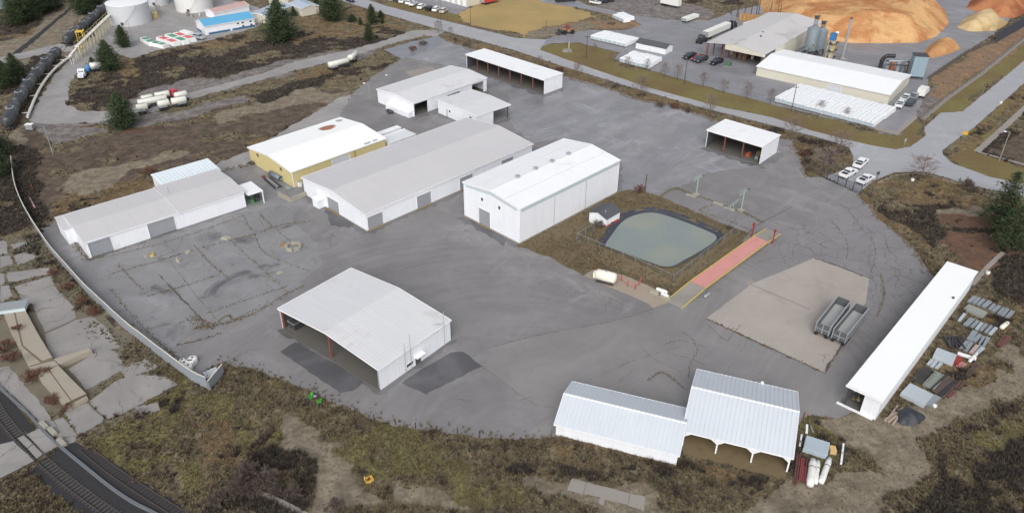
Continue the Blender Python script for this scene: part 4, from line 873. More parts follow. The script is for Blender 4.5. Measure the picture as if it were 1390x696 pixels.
sheet('pond_water', grow(wps, .35), .45, WATER, world=True)
LINER = M('pond_liner', (62, 66, 76), .45, .25, .7, world=True, finev=.2, bump=.5)
wob = [random.uniform(-.25, .25) for _ in wps]
g1 = [tuple(Vector(a)+(Vector(b)-Vector(a))*(.75+.5*random.random())) for a, b in zip(grow(wps, .8), grow(wps, 1.5))]
ringz([(grow(wps, -.2), .2), (grow(wps, .3), .52), (g1, lambda i: 1.12+wob[i]*.3)], 'pond_liner', LINER)
BERM = M('berm_grass', (110, 99, 78), .95, .14, .35, world=True, finev=.10, bump=.5, stain=((94, 86, 66), .5, .55))
ringz([(grow(wps, .85), .80), (grow(wps, 1.6), 1.05), (grow(wps, 3.6), .62), (grow(wps, 5.6), .0)], 'berm', BERM)
ISLAND = [(700,333),(838,262),(848,258),(870,259),(897,268),(952,291),(1000,311),(1016,316),(1006,330),(960,366),(930,388),(907,408),(884,389),(845,373),(806,366),(792,374),(745,348)]
sheet('grass_bank', ISLAND, .024, BERM, jit=.4, step=1.2)

# ================================================================ CHAIN-LINK FENCE round the pond
WIRE = M('fence_wire', (128, 130, 132), .5, .1, metal=.5)
def chainlink(label, pts, h, step=3., top=True, wires=.45, mat=WIRE, postm=GALV, name='chain_link_fence', parent=None, r=.045):
    o = Vector((*pts[0][:2], 0)); t = thing(name, label, 'fence', (o.x, o.y, .0))
    P = [Vector((p[0], p[1], 0))-o for p in pts]; wm = MB(); rail = MB()
    for a, b in zip(P[:-1], P[1:]):
        d = b-a; n = max(1, round(d.length/step)); e = d.normalized()
        for i in range(n): obj('post', MB().tube(a+d*(i/n), a+d*(i/n)+Vector((0, 0, h+.1)), r, n=6), postm, t)
        if top: rail.tube(a+Vector((0, 0, h)), b+Vector((0, 0, h)), r*.7, n=5)
        if wires:
            k = int((d.length)/wires)
            for i in range(-int(h/wires), k):
                for s in (0, 1):
                    x0, z0, x1, z1 = i*wires, 0.05, i*wires+h, h
                    if x0 < 0: z0 += -x0; x0 = 0
                    if x1 > d.length: z1 -= x1-d.length; x1 = d.length
                    if z1 <= z0: continue
                    if s: x0, x1 = d.length-x0, d.length-x1
                    wm.tube(a+e*x0+Vector((0, 0, z0)), a+e*x1+Vector((0, 0, z1)), .011, n=3, cap=False)
    obj('post', MB().tube(P[-1], P[-1]+Vector((0, 0, h+.1)), r, n=6), postm, t)
    if top: obj('top_rail', rail, postm, t)
    if wires: obj('wire_mesh', wm, mat, t)
    return t
chainlink('chain-link fence around the pond with a strip of bare ground along it', wpoly([(806,313),(783,327),(845,353),(914,384),(960,347),(1001,315)]), 1.8)
CONCS = M('kerb_concrete', (140, 136, 130), .9, .12, .6, stain=((104, 98, 88), .6, .6))
sheet('footpath', ribbon(wpoly([(806,315),(785,328.5),(846,355),(914,387),(961,350),(1003,317)]), .55), .034, CONCS, world=True)

# ================================================================ TRUCK SCALE
A, B_ = mid(at(907,410), at(922,417.6)), mid(at(1041,313,.0), at(1058,319,.0))
yw = heading(A, B_); Ls = (B_-A).length
t = thing('truck_scale', 'long truck scale with a pink deck and yellow edge rails beside the pond', 'scale', (A.x, A.y, .026), yw)
Wd = 3.1; hd = .65; x1, x2 = Ls*.215, Ls*.86
PINK = M('pink_deck', (204, 144, 138), .7, .08, .5, stain=((178, 128, 120), .4, .58), streak=('x', .05)); YEL = M('yellow_paint', (196, 180, 104), .6, .08, .8)
n = 6
for i in range(n): obj('deck_plate', MB().box(x1+(x2-x1)*i/n+.02, x1+(x2-x1)*(i+1)/n-.02, -Wd/2, Wd/2, hd-.14, hd+(.004 if i % 2 else 0)), PINK, t)
obj('girder', MB().box(x1, x2, -Wd/2+.2, -Wd/2+.5, .05, hd-.14).box(x1, x2, Wd/2-.5, Wd/2-.2, .05, hd-.14), RUST, t)
for (a, b, za, zb_) in ((0, x1-.05, .02, hd-.02), (x2+.05, Ls, hd-.02, .3)):
    obj('ramp', MB().hexa([(a,-Wd/2,0),(b,-Wd/2,0),(b,Wd/2,0),(a,Wd/2,0)], [(a,-Wd/2,za),(b,-Wd/2,zb_),(b,Wd/2,zb_),(a,Wd/2,za)]), CONC, t)
for s in (-1, 1):
    y = s*(Wd/2+.1); mb = MB(); pts = [(0, y, .12), (x1, y, hd+.12), (x2, y, hd+.12), (Ls, y, .42)]
    for a, b in zip(pts[:-1], pts[1:]):
        mb.hexa([(a[0],a[1]-.06,a[2]-.22),(b[0],b[1]-.06,b[2]-.22),(b[0],b[1]+.06,b[2]-.22),(a[0],a[1]+.06,a[2]-.22)], [(a[0],a[1]-.06,a[2]+.05),(b[0],b[1]-.06,b[2]+.05),(b[0],b[1]+.06,b[2]+.05),(a[0],a[1]+.06,a[2]+.05)])
    obj('edge_rail', mb, YEL, t)
REDP = M('red_paint', (150, 52, 52), .6, .15)
for (x, y, hh) in ((x2-.3, Wd/2+.5, 3.6), (x2+.9, -Wd/2-.5, 3.2)):
    obj('red_post', MB().box(x-.1, x+.1, y-.1, y+.1, 0, hh).box(x-.22, x+.22, y-.18, y+.18, hh-.5, hh), REDP, t)
# white tank on a skid with bollards
a, b_ = at(809, 374, .9), at(836, 381, .9)
t = thing('propane_tank', 'large cream tank on a skid at the corner of the concrete apron', 'tank', (mid(a, b_).x, mid(a, b_).y, .03), heading(a, b_))
CREAM = M('cream_paint', (232, 228, 214), .45, .05, .6, streak=('z', .05))
obj('tank', MB().lathe([(.15,-2.05),(.7,-1.95),(1.0,-1.7),(1.05,0),(1.0,1.7),(.7,1.95),(.15,2.05)], 16, 'x', (0,0,1.35)), CREAM, t, smooth=True)
obj('skid', MB().box(-1.7,1.7,-.75,-.55,.02,.3).box(-1.7,1.7,.55,.75,.02,.3), DARKST, t)
for x in (-1.2, 1.2): obj('saddle', MB().box(x-.12, x+.12, -.8, .8, .3, .75), DARKST, t)
obj('fill_cap', MB().lathe([(.2, 2.3), (.2, 2.55), (.02, 2.6)], 10, 'z'), GALV, t)
obj('housing', MB().box(-2.4,-1.9,-.5,.5,.6,1.7), CREAM, t)
WHT = M('white_paint', (226, 226, 222), .5, .05)
for i, (x, y) in enumerate([(810.5,370),(820.5,373.5)]):
    p = at(x, y); q = thing('bollard', ('white bollard with a red top at the left front of the cream tank', 'white bollard with a red top at the right front of the cream tank')[i], 'bollard', (p.x, p.y, .03))
    obj('post', MB().lathe([(.22, 0), (.22, .75)], 12), WHT, q); obj('cap', MB().lathe([(.225, .75), (.225, 1.1), (.05, 1.2)], 12), REDP, q)
# red safety railing
pp = [at(*p) for p in [(835,378),(843,381),(852,388.5),(862,393),(867,387),(871,382)]]
t = thing('safety_railing', 'faded red pipe railing on the concrete apron by the cream tank', 'railing', (pp[0].x, pp[0].y, .03))
for p in pp: obj('post', MB().tube(p-pp[0], p-pp[0]+Vector((0,0,1.1)), .07, n=6), REDP, t)
PR = M('faded_red', (206, 128, 122), .6, .15)
for a, b in zip(pp[:-1], pp[1:]): obj('rail', MB().tube(a-pp[0]+Vector((0,0,.95)), b-pp[0]+Vector((0,0,.95)), .05, n=5).tube(a-pp[0]+Vector((0,0,.5)), b-pp[0]+Vector((0,0,.5)), .05, n=5), PR, t)
def small_tank(name, label, pa, pb, z0, rad, mat, stand=True):
    a, b = at(*pa, z0), at(*pb, z0); L_ = (b-a).length; t = thing(name, label, 'tank', (mid(a, b).x, mid(a, b).y, .03), heading(a, b))
    obj('shell', MB().lathe([(.05,-L_/2),(rad*.75,-L_/2*.92),(rad,-L_/2*.78),(rad,L_/2*.78),(rad*.75,L_/2*.92),(.05,L_/2)], 14, 'x', (0,0,z0)), mat, t, smooth=True)
    for s in (-1, 1): obj('foot', MB().box(s*L_*.28-.08, s*L_*.28+.08, -rad*.7, rad*.7, 0, z0-rad*.6), BLOCK, t)
    obj('valve', MB().lathe([(.1, z0+rad-.02), (.1, z0+rad+.14), (.02, z0+rad+.16)], 8), GALV, t); return t
small_tank('gas_cylinder', 'white gas cylinder on concrete blocks by the foot of the scale ramp', (890.5,391.5), (906,397.5), .95, .36, WHT)
small_tank('gas_cylinder', 'second white gas cylinder, lower and nearer the scale ramp', (897,398), (907.5,402), .7, .28, WHT)
q = at(896, 399)
for i, (x, y) in enumerate(((888.5,398),(903,404))):
    p = at(x, y); o = obj('concrete_block', MB().hexa([(-.9,-.35,0),(.9,-.35,0),(.9,.35,0),(-.9,.35,0)], [(-.86,-.3,.55),(.86,-.3,.55),(.86,.3,.55),(-.86,.3,.55)]), BLOCK, loc=(p.x, p.y, .03), rz=R(-35))
    tag(o, ('grey concrete block at the left of the gas cylinders', 'grey concrete block at the right of the gas cylinders')[i], 'block')
small_tank('gas_cylinder', 'grey cylinder lying on the asphalt right of the scale', (956,403), (964,397.5), .35, .3, GALV)
# pump gantries in faded green
GREENP = M('faded_green', (152, 174, 163), .6, .12)
for i, (x, y, hh, rz) in enumerate(((944.5, 264.5, 4.3, R(35)), (1005.5, 286, 4.6, R(40)))):
    p = at(x, y); t = thing('fuel_gantry', ('faded green pipe gantry, the one nearer the tall white building', 'faded green pipe gantry, the one nearer the truck scale')[i], 'gantry', (p.x, p.y, .02), rz)
    obj('post', MB().tube((0,0,0), (0,0,hh), .09, n=8), GREENP, t); obj('arm', MB().path([(-1.4,0,hh-.5),(0,0,hh),(1.5,0,hh+.1)], .07), GREENP, t); obj('arm', MB().path([(-1.,.5,hh-.3),(1.1,.5,hh+.2)], .05), GREENP, t)
    obj('pipe', MB().path([(.4,.1,.2),(.4,.1,hh-.3),(1.2,.1,hh)], .06), GREENP, t); obj('base', MB().box(-.6,.6,-.6,.6,.0,.3), BLOCK, t); obj('lamp', MB().box(1.3,1.8,-.15,.15,hh,hh+.15), DARKST, t)
p = at(998, 283); t = thing('pipe_rack', 'low faded green pipe rack beside the green gantry', 'rack', (p.x, p.y, .02), R(40)); obj('frame', MB().path([(-2.4,0,1.),(0,0,1.5),(1,0,2.)], .06).path([(-2,0,0),(-2,0,1.1)], .06).path([(-.8,0,0),(-.8,0,1.3)], .06), GREENP, t); obj('pipe', MB().path([(-2.4,.4,.9),(1,.4,1.7)], .06), GREENP, t)
for i, (x, y) in enumerate(((938,266),(975,277),(990,284))):
    p = at(x, y); o = obj('island_kerb', MB().box(-1.2,1.2,-.4,.4,0,.22), BLOCK, loc=(p.x, p.y, .02), rz=R(-35)); tag(o, ('broken concrete island at the foot of the left green gantry', 'broken concrete island between the green gantries', 'broken concrete island near the right green gantry')[i], 'kerb')
p = at(875.5, 260); t = thing('utility_pole', 'dark wooden pole at the corner of the pond bank', 'pole', (p.x, p.y, 0)); obj('pole', MB().tube((0,0,0), (0,0,hgt(875.5,260,876.5,236)), .12, .09, 8), M('pole_wood', (92, 78, 66), .9, .2), t); obj('bracket', MB().box(-.1,.1,-.3,.3,3.2,3.35), DARKST, t)

# ================================================================ DUMP TRAILERS
ALU = M('dull_aluminium', (106, 109, 112), .45, .10, .8, metal=.35, rib=('x', .6, .5), stain=((120, 118, 116), .8, .58)); TYRE = M('tyre', (38, 38, 40), .85, .2, 2.); BRIGHT = M('tub_floor', (182, 184, 184), .5, .12, .5, metal=.15)
def wheel(t, x, y, r=.5, w_=.3): 
    wh = obj('wheel', MB().lathe([(r*.5,-w_/2),(r,-w_/2+.04),(r,w_/2-.04),(r*.5,w_/2)], 14, 'y', (x, y, r)), TYRE, t, smooth=False); return wh
def dump(label, pa, pb, first=None):
    a, b = at(*pa), at(*pb); L_, hb, ht, wd = (b-a).length, .95, 2.55, 2.4
    if first: return dup(first, (mid(a, b).x, mid(a, b).y, .026), heading(a, b), label)
    t = thing('dump_trailer', label, 'trailer', (mid(a, b).x, mid(a, b).y, .026), heading(a, b), 'empty dump trailers on the concrete pad')
    X = L_/2; k = .1
    for s in (-1, 1):
        y0, y1 = (s*wd/2-s*k, s*wd/2) if s < 0 else (s*wd/2-k, s*wd/2); y0, y1 = min(y0, y1), max(y0, y1)
        sd = obj('side_panel', MB().box(-X, X, y0, y1, hb, ht), ALU, t); mb = MB()
        for x in np.arange(-X+.3, X, .9): mb.box(x, x+.08, s*(wd/2+.003) if s > 0 else -wd/2-.09, s*(wd/2)+.09 if s > 0 else -wd/2-.003, hb+.05, ht-.02)
        obj('rib', mb, GALV, sd); obj('top_rail', MB().box(-X, X, y0-.06, y1+.06, ht, ht+.12), M('rail_metal', (166, 170, 172), .4, .06, metal=.3), sd)
    obj('floor', MB().hexa([(-X+.1,-wd/2+.1,hb),(X-.1,-wd/2+.1,hb),(X-.1,wd/2-.1,hb),(-X+.1,wd/2-.1,hb)], [(-X+.1,-wd/2+.1,hb+.12),(X-.1,-wd/2+.1,hb+.12),(X-.1,wd/2-.1,hb+.12),(-X+.1,wd/2-.1,hb+.12)]), BRIGHT, t)
    obj('front_bulkhead', MB().box(X-.1, X, -wd/2+.1, wd/2-.1, hb, ht+.1), ALU, t)
    tg = obj('tailgate', MB().box(-X, -X+.1, -wd/2+.1, wd/2-.1, hb-.1, ht), ALU, t)
    obj('tailgate_frame', MB().box(-X-.07,-X-.003,-wd/2,-wd/2+.15,hb-.2,ht).box(-X-.07,-X-.003,wd/2-.15,wd/2,hb-.2,ht).box(-X-.07,-X-.003,-.08,.08,hb-.2,ht).box(-X-.06,-X-.003,-wd/2,wd/2,hb+.6,hb+.72), GALV, tg)
    for y in (-.5, .5): obj('chassis_rail', MB().box(-X+.2, X-.5, y-.1, y+.1, .65, .93), DARKST, t)
    for x in (-X+1., -X+2.3):
        for y in (-.95, .95): wheel(t, x, y, .5, .45)
    for y in (-.6, .6): obj('landing_leg', MB().box(X-2.8, X-2.6, y-.08, y+.08, .02, .7), DARKST, t)
    for y in (-1.15, .6): obj('mud_flap', MB().box(-X-.02,-X+.02,y,y+.55,.2,.85), TYRE, t)
    return t
zz = zoom(1090, 395, 8.7); g = zz((205,545),(445,232),(398,630),(658,312))
d1 = dump('empty dull grey dump trailer, the left one on the concrete pad', g[0], g[1]); dump('empty dull grey dump trailer, the right one on the concrete pad', g[2], g[3], d1)

# ================================================================ CORRUGATED FENCE at the left
FENM = M('fence_sheet', (146, 153, 160), .55, .08, .4, rib=('xy', .35, .6), streak=('z', .08)); FCAP = M('fence_cap', (214, 210, 196), .6, .08)
fl = smooth_line(wpoly([(17,219),(21,250),(29,275),(42,300),(56,322),(72,345),(92,368),(116,395),(140,418),(170,446),(200,470),(228,492),(262,517),(283,528)]), 5)
t = thing('sheet_fence', 'long curving grey corrugated sheet fence with a pale top rail at the left', 'fence', (fl[0][0], fl[0][1], 0)); o = Vector((*fl[0], 0))
for i, (a, b) in enumerate(zip(fl[:-1], fl[1:])):
    a, b = Vector((*a, 0))-o, Vector((*b, 0))-o; d = (b-a); e = d.normalized(); n = Vector((-e.y, e.x, 0))*.03; hh = 1.45+.9*i/len(fl)+random.uniform(-.04, .04); g = e*.015
    pn = obj('panel', MB().hexa([a+g-n, b-g-n, b-g+n, a+g+n], [q+Vector((0,0,hh)) for q in (a+g-n, b-g-n, b-g+n, a+g+n)]), FENM, t)
    n2 = n*2.4; obj('cap_rail', MB().hexa([q+Vector((0,0,hh+.004)) for q in (a-n2, b-n2, b+n2, a+n2)], [q+Vector((0,0,hh+.09)) for q in (a-n2, b-n2, b+n2, a+n2)]), FCAP, pn)
    nn = n.normalized()*.12; obj('post', MB().tube(a+nn, a+nn+Vector((0,0,hh-.1)), .05, n=5), GALV, t)
zz = zoom(240, 470, 11.6); g = [at(*p) for p in zz((530,690),(745,430))]
t = thing('sheet_gate', 'short grey sheet gate turning back at the end of the fence', 'gate', (g[0].x, g[0].y, 0), heading(g[0], g[1])); Lg = (g[1]-g[0]).length
obj('panel', MB().box(0, Lg, -.03, .03, 0.05, 1.9), FENM, t); obj('cap_rail', MB().box(-.05, Lg+.1, -.08, .08, 1.904, 2.0), FCAP, t); obj('post', MB().box(-.08,.08,.04,.2,0,1.9), GALV, t)
a = at(*zz((470,480))[0], .5); o = obj('sheet_stack', MB().hexa([(-1.1,-.9,0),(1.1,-.9,0),(1.1,.9,0),(-1.1,.9,0)], [(-1.,-.85,.45),(1.1,-.85,.6),(1.1,.85,.6),(-1.,.85,.45)]), M('pale_sheet', (186, 194, 198), .5, .05, rib=('x', .25, .7)), loc=(at(*zz((540,450))[0]).x, at(*zz((540,450))[0]).y, 0), rz=R(35)); tag(o, 'pale ribbed metal sheets lying inside the fence corner', 'sheets')
for i, (x, y, rr) in enumerate(((105,265,.55),(205,280,.6),(265,235,.75),(140,310,.5),(200,355,.65),(245,275,.55))):
    p = at(*zz((x, y+25))[0]); t = thing('white_drum', 'white plastic drum in the cluster inside the fence corner', 'drum', (p.x, p.y, .01), random.random(), 'white drums by the fence corner')
    obj('body', MB().lathe([(rr*.9, 0), (rr, .1), (rr, .9), (rr*.92, 1.05), (rr*.4, 1.12)], 14), WHT, t, smooth=True); obj('cap', MB().lathe([(.16, 1.12), (.16, 1.2)], 8), DARKST, t)

# ================================================================ OLD LOADING PLATFORM, KERB, TRACKS
zb = zoom(0, 450, 4.094); za = zoom(0, 310, 4.35)
PLAT = asphalt('platform_concrete', (160, 152, 138), crack=.4, wet=.1, rot=.3, streaks=.06, stain=.35)
hp = 1.0; top = lambda L_: [(at(a, b, hp).x, at(a, b, hp).y) for a, b in L_]
o = at(60, 500); t = thing('loading_platform', 'raised concrete loading platform with a cracked top beside the railway', 'platform', (o.x, o.y, 0))
def cc(p):
    a = sum(p[i][0]*p[(i+1) % len(p)][1]-p[(i+1) % len(p)][0]*p[i][1] for i in range(len(p))); return p if a > 0 else p[::-1]
def plat(px, z1, nm='slab'): return obj(nm, MB().prism(cc([(x-o.x, y-o.y) for x, y in top(px)]), 0, z1), PLAT, t)
plat([(4,424),(18,420)]+zb((120,80),(225,170),(160,190),(62,8)), hp, 'slab'); plat([(20,420),(33,418)]+zb((205,0),(290,140),(235,160),(130,75)), hp-.01)
plat(zb((168,195),(225,178),(300,160),(325,180),(270,205),(215,250)), hp-.02); plat(zb((275,210),(322,186),(478,342),(398,378)), hp-.01); plat(zb((218,255),(268,212),(392,382),(354,404)), hp)
plat(zb((296,150),(490,88),(508,98),(330,178)), .92, 'ramp_slab')
obj('base', MB().prism(cc([(x-o.x, y-o.y) for x, y in top([(5,426),(32,420)]+zb((285,140),(476,344),(358,402),(165,190)))]), 0, .955), M('platform_joint', (116,106,88), .95, .3, .8), t)
for px in (zb((354,408),(478,348),(484,356),(360,418)),): plat(px, .7, 'edge_beam')
p = at(*za((80,467))[0], 1.3); t2 = thing('metal_cover', 'pale blue metal cover on the far end of the loading platform', 'cover', (p.x, p.y, hp), R(16)); obj('cover', MB().box(-2.1,2.1,-1.2,1.2,.05,.75), M('pale_blue_metal', (196, 210, 216), .45, .05, rib=('x', .5, .4)), t2); obj('rim', MB().box(-2.2,2.2,-1.3,1.3,.75,.82), GALV, t2)
zd = zoom(0, 521, 3.971)
kp = smooth_line(wpoly(zd((-80,-70),(0,20),(75,90),(150,160),(250,270),(340,350),(450,440),(600,560),(720,640),(830,695),(960,770))), 4); o = Vector((*kp[0], 0))
KB = M('blue_grey_kerb', (106, 111, 116), .8, .12, .7, world=True, stain=((96, 98, 98), .8, .6)); t = thing('railway_kerb', 'pale blue grey kerb curving along the railway track', 'kerb', o)
for a, b in zip(kp[:-1], kp[1:]):
    a, b = Vector((*a, 0))-o, Vector((*b, 0))-o; e = (b-a).normalized(); n = Vector((-e.y, e.x, 0))*.2; g = e*.01
    obj('kerb_stone', MB().hexa([a+g-n, b-g-n, b-g+n, a+g+n], [q+Vector((0,0,.3)) for q in (a+g-n*.85, b-g-n*.85, b-g+n*.85, a+g+n*.85)]), KB, t)
for i, (x, y) in enumerate(((240,228),(285,262),(335,320))):
    p = at(*zd((x, y))[0]); ob = obj('concrete_block', MB().hexa([(-.95,-.35,0),(.95,-.35,0),(.95,.35,0),(-.95,.35,0)], [(-.9,-.3,.5),(.9,-.3,.5),(.9,.3,.5),(-.9,.3,.5)]), BLOCK, loc=(p.x, p.y, .03), rz=R(-38)); tag(ob, ('upper of three tan concrete blocks at the level crossing', 'middle of three tan concrete blocks at the level crossing', 'lowest of three tan concrete blocks at the level crossing')[i], 'block')
RAIL = M('rail_steel', (96, 89, 85), .5, .15, .8, metal=.4); TIE = M('tie_wood', (92, 88, 85), .9, .2, .8); TIE2 = M('tie_dark', (70, 64, 62), .9, .2, .8)
def track(label, ra, rb, tie, gap_px=None, n=None, z=.0, raise_=.0):
    A_ = smooth_line(wpoly(ra), 8); B2 = smooth_line(wpoly(rb), 8); o = Vector((*A_[0], 0)); t = thing('railway_track', label, 'track', (o.x, o.y, z))
    def walk(p, step):
        out = []; acc = 0.
        for a, b in zip(p[:-1], p[1:]):
            a, b = Vector(a), Vector(b); L_ = (b-a).length
            while acc < L_: out.append(a+(b-a)*(acc/L_)); acc += step
            acc -= L_
        return out
    C_ = smooth_line([tuple((Vector(a)+Vector(b))/2) for a, b in zip(A_[::4], B2[::4])], 6)
    tm = mesh_of('tie', MB().box(-.98,.98,-.09,.09,-.06,.02), tie); pts = walk(C_, .68); g2 = gauge = (Vector(A_[0])-Vector(B2[0])).length
    for i in range(len(pts)-1):
        d = pts[i+1]-pts[i]; ob = obj('tie', tm, None, t, loc=(pts[i].x-o.x, pts[i].y-o.y, .0), rz=math.atan2(d.y, d.x)+math.pi/2); 
    for s in (-1, 1):
        mb = MB(); q = []
        for i, p in enumerate(C_):
            a, b = Vector(C_[max(i-1,0)]), Vector(C_[min(i+1,len(C_)-1)]); e = (b-a).normalized(); n_ = Vector((-e.y, e.x)); q.append(Vector(p)+n_*s*.64)
        for a, b in zip(q[:-1], q[1:]):
            e = (b-a).normalized(); n_ = Vector((-e.y, e.x))*.055; a2, b2 = a-o.xy, b-o.xy
            lo = [(*(v), .03) for v in (a2-n_, b2-n_, b2+n_, a2+n_)]; hi = [(*(v), .18) for v in (a2-n_, b2-n_, b2+n_, a2+n_)]; mb.hexa(lo, hi)
        obj('rail', mb, RAIL, t)
    return t
track('railway track with pale ties crossing the concrete slabs at the bottom left', zd((-90,90),(0,198),(80,300),(190,410),(330,530),(520,680),(680,790)), zd((-20,20),(20,140),(130,272),(240,383),(400,520),(600,660),(780,780)), TIE, z=.0)
track('older dark railway track with rusty rails nearer the grass', zd((425,340),(560,455),(700,555),(900,690),(1050,780)), zd((480,345),(600,440),(780,560),(1000,690),(1150,780)), TIE2, z=.0)
# row of dark posts at the yard edge
PST = M('dark_post', (62, 56, 50), .85, .2)
for i, (x, y) in enumerate(zip((353,377.5,402,428,455,481,508,537,564,593,621,651,680,709,741), (544,551,553,558,562,564,570,576,581,585,588,593,598,604,612))):
    p = at(x, y); ob = thing('fence_post', 'bare dark fence post in the row along the lower yard edge', 'post', (p.x, p.y, -.03), random.random(), 'bare dark posts along the yard edge')
    lean = random.uniform(-.12, .12); obj('post', MB().tube((0,0,0), (lean,0,1.25), .075, .06, 6), PST, ob)
    if i in (5, 6, 12, 14): obj('prop', MB().tube((.1,0,.6), (.95,-.2,0.03), .05, n=5), WOODT, ob)
for i, (x, y) in enumerate(((306,527),(316,531),(330,538),(292,520))):
    p = at(x, y); ob = thing('fence_post', 'short dark post near the end of the grey sheet fence', 'post', (p.x, p.y, -.03), 0, 'short dark posts by the sheet fence'); obj('post', MB().tube((0,0,0), (.05,0,1.2), .07, n=6), PST, ob); obj('foot', MB().box(-.12,.12,-.12,.12,0,.08), BLOCK, ob)
# green plastic chairs
GRN = M('bright_green_plastic', (72, 176, 66), .45, .06)
for i, (x, y, a) in enumerate(((421.5, 540.5, R(60)), (433, 546.5, R(20)))):
    p = at(x, y); t = thing('garden_chair', ('bright green garden chair, the left one at the yard edge', 'bright green garden chair, the right one at the yard edge')[i], 'chair', (p.x, p.y, -.02), a-R(90))
    obj('seat', MB().hexa([(-.35,-.4,.32),(.35,-.4,.32),(.35,.35,.22),(-.35,.35,.22)], [(-.35,-.4,.38),(.35,-.4,.38),(.35,.35,.28),(-.35,.35,.28)]), GRN, t)
    for k in range(5): x0 = -.35+.145*k; obj('back_slat', MB().hexa([(x0,.33,.25),(x0+.12,.33,.25),(x0+.12,.38,.25),(x0,.38,.25)], [(x0,.72,1.25+.08*(2-abs(k-2))),(x0+.12,.72,1.25+.08*(2-abs(k-2))),(x0+.12,.77,1.25+.08*(2-abs(k-2))),(x0,.77,1.25+.08*(2-abs(k-2)))]), GRN, t)
    t.scale = (.66, .66, .66)
    for s in (-1, 1): obj('arm', MB().box(s*.45-.08, s*.45+.08, -.45, .5, .58, .63), GRN, t); obj('leg', MB().box(s*.42-.05, s*.42+.05, -.42, -.32, 0, .58), GRN, t); obj('leg', MB().box(s*.42-.05, s*.42+.05, .4, .5, 0, .58), GRN, t)
p = at(428, 541); t = thing('side_table', 'small dark table between the green chairs', 'table', (p.x, p.y, -.02)); obj('top', MB().lathe([(.45, .5), (.45, .56)], 12), DARKST, t); obj('cloth', MB().box(-.2,.25,-.2,.2,.565,.62), M('lilac_cloth', (160, 148, 172), .8, .1), t); obj('leg', MB().lathe([(.3, 0), (.06, .06), (.06, .5)], 8), DARKST, t)
# yellow tub
p = at(501, 652); t = thing('yellow_tub', 'bright yellow rectangular tub lying in the scrub', 'tub', (p.x, p.y, -.02), R(30)); YT = M('yellow_plastic', (212, 174, 88), .5, .06); t.scale = (.85, .85, .85)
obj('base', MB().box(-.55,.55,-.4,.4,.06,.12), M('tub_inside', (206, 150, 50), .5, .06), t)
for (a, b, c, d) in ((-.65,.65,-.5,-.4),(-.65,.65,.4,.5),(-.65,-.55,-.4,.4),(.55,.65,-.4,.4)): obj('side', MB().box(a, b, c, d, .0, .5), YT, t)
obj('handle', MB().box(-.6,-.45,.42,.52,.5,.8), M('pale_plastic', (206, 190, 150), .5, .05), t)
# ring of concrete blocks and small debris in the worn yard
zz = zoom(100, 300, 3.479); p0 = at(*zz((1038,125))[0])
for i in range(7):
    a = i*2*math.pi/7; ob = obj('concrete_block', MB().hexa([(-.55,-.3,0),(.55,-.3,0),(.55,.3,0),(-.55,.3,0)], [(-.5,-.26,.6),(.5,-.26,.6),(.5,.26,.6),(-.5,.26,.6)]), BLOCK, loc=(p0.x+1.35*math.cos(a), p0.y+1.35*math.sin(a), .016), rz=a+math.pi/2); tag(ob, 'tan concrete block in the ring of blocks on the worn asphalt', 'block', 'ring of blocks on the worn asphalt')
for i, (x, y, s, m_, lab) in enumerate(((373,165,.8,M('yellow_paint', (214,186,72)),'yellow hydrant guard on the worn asphalt by the low warehouse'),(343,168,.7,BLOCK,'tan concrete lump beside the yellow hydrant guard'),(540,147,1.1,BLOCK,'broken concrete lump in front of the second grey door'),(495,183,1.,BLOCK,'flat concrete fragment left of the dry tuft'),(728,82,1.6,BLOCK,'largest broken concrete slab piece on the worn asphalt'),(967,243,.8,BLOCK,'pale rock on the worn asphalt near the open shed'),(275,492,1.1,M('mossy_rock',(112,108,84),.9,.2),'mossy rubble lump inside the sheet fence'),(990,110,1.3,WOODT,'tan timber pile left of the block ring'))):
    p = at(*zz((x, y))[0]); t = thing(('hydrant_guard' if i == 0 else 'rubble'), lab, 'debris', (p.x, p.y, .016), random.random()*3)
    if i == 0:
        obj('ring', MB().lathe([(.4,0),(.4,.5),(.3,.5),(.3,0)], 8), m_, t); obj('post', MB().tube((.1,0,0),(.1,0,1.),.1,n=6), m_, t)
    else:
        for k in range(5):
            a, b, c = random.uniform(-.6,.6)*s, random.uniform(-.35,.35)*s, random.uniform(.25,.5)*s
            obj('chunk', MB().hexa([(a-c,b-c*.7,0),(a+c,b-c*.6,0),(a+c*.9,b+c*.7,0),(a-c*.8,b+c*.6,0)], [(a-c*.7,b-c*.5,c*.6),(a+c*.6,b-c*.5,c*.5),(a+c*.6,b+c*.5,c*.7),(a-c*.5,b+c*.4,c*.5)]), m_, t)
# ================================================================ GATE AND FENCE by the road
GF = M('dark_mesh', (76, 84, 90), .6, .1)
g = wpoly([(1113,240),(1122,244),(1136,250),(1147,254.5),(1157,259),(1168,263),(1182,266)])
t = thing('sliding_gate', 'tall dark mesh gate across the yard entrance by the white pickups', 'gate', (g[1][0], g[1][1], 0)); o = Vector((*g[1], 0))
for i in range(1, 5):
    a, b = Vector((*g[i], 0))-o, Vector((*g[i+1], 0))-o; d = b-a
    fr = obj('leaf_frame', MB().path([a+Vector((0,0,.1)), b+Vector((0,0,.1)), b+Vector((0,0,2.)), a+Vector((0,0,2.)), a+Vector((0,0,.1))], .06, 5), GF, t); mb = MB()
    for k in range(1, 14): mb.tube(a+d*(k/14)+Vector((0,0,.1)), a+d*(k/14)+Vector((0,0,2.)), .025, n=4)
    for k in range(1, 5): mb.tube(a+Vector((0,0,.4*k)), b+Vector((0,0,.4*k)), .025, n=4)
    obj('mesh', mb, GF, fr); obj('post', MB().tube(a, a+Vector((0,0,2.3)), .09, n=6), DARKST, t)
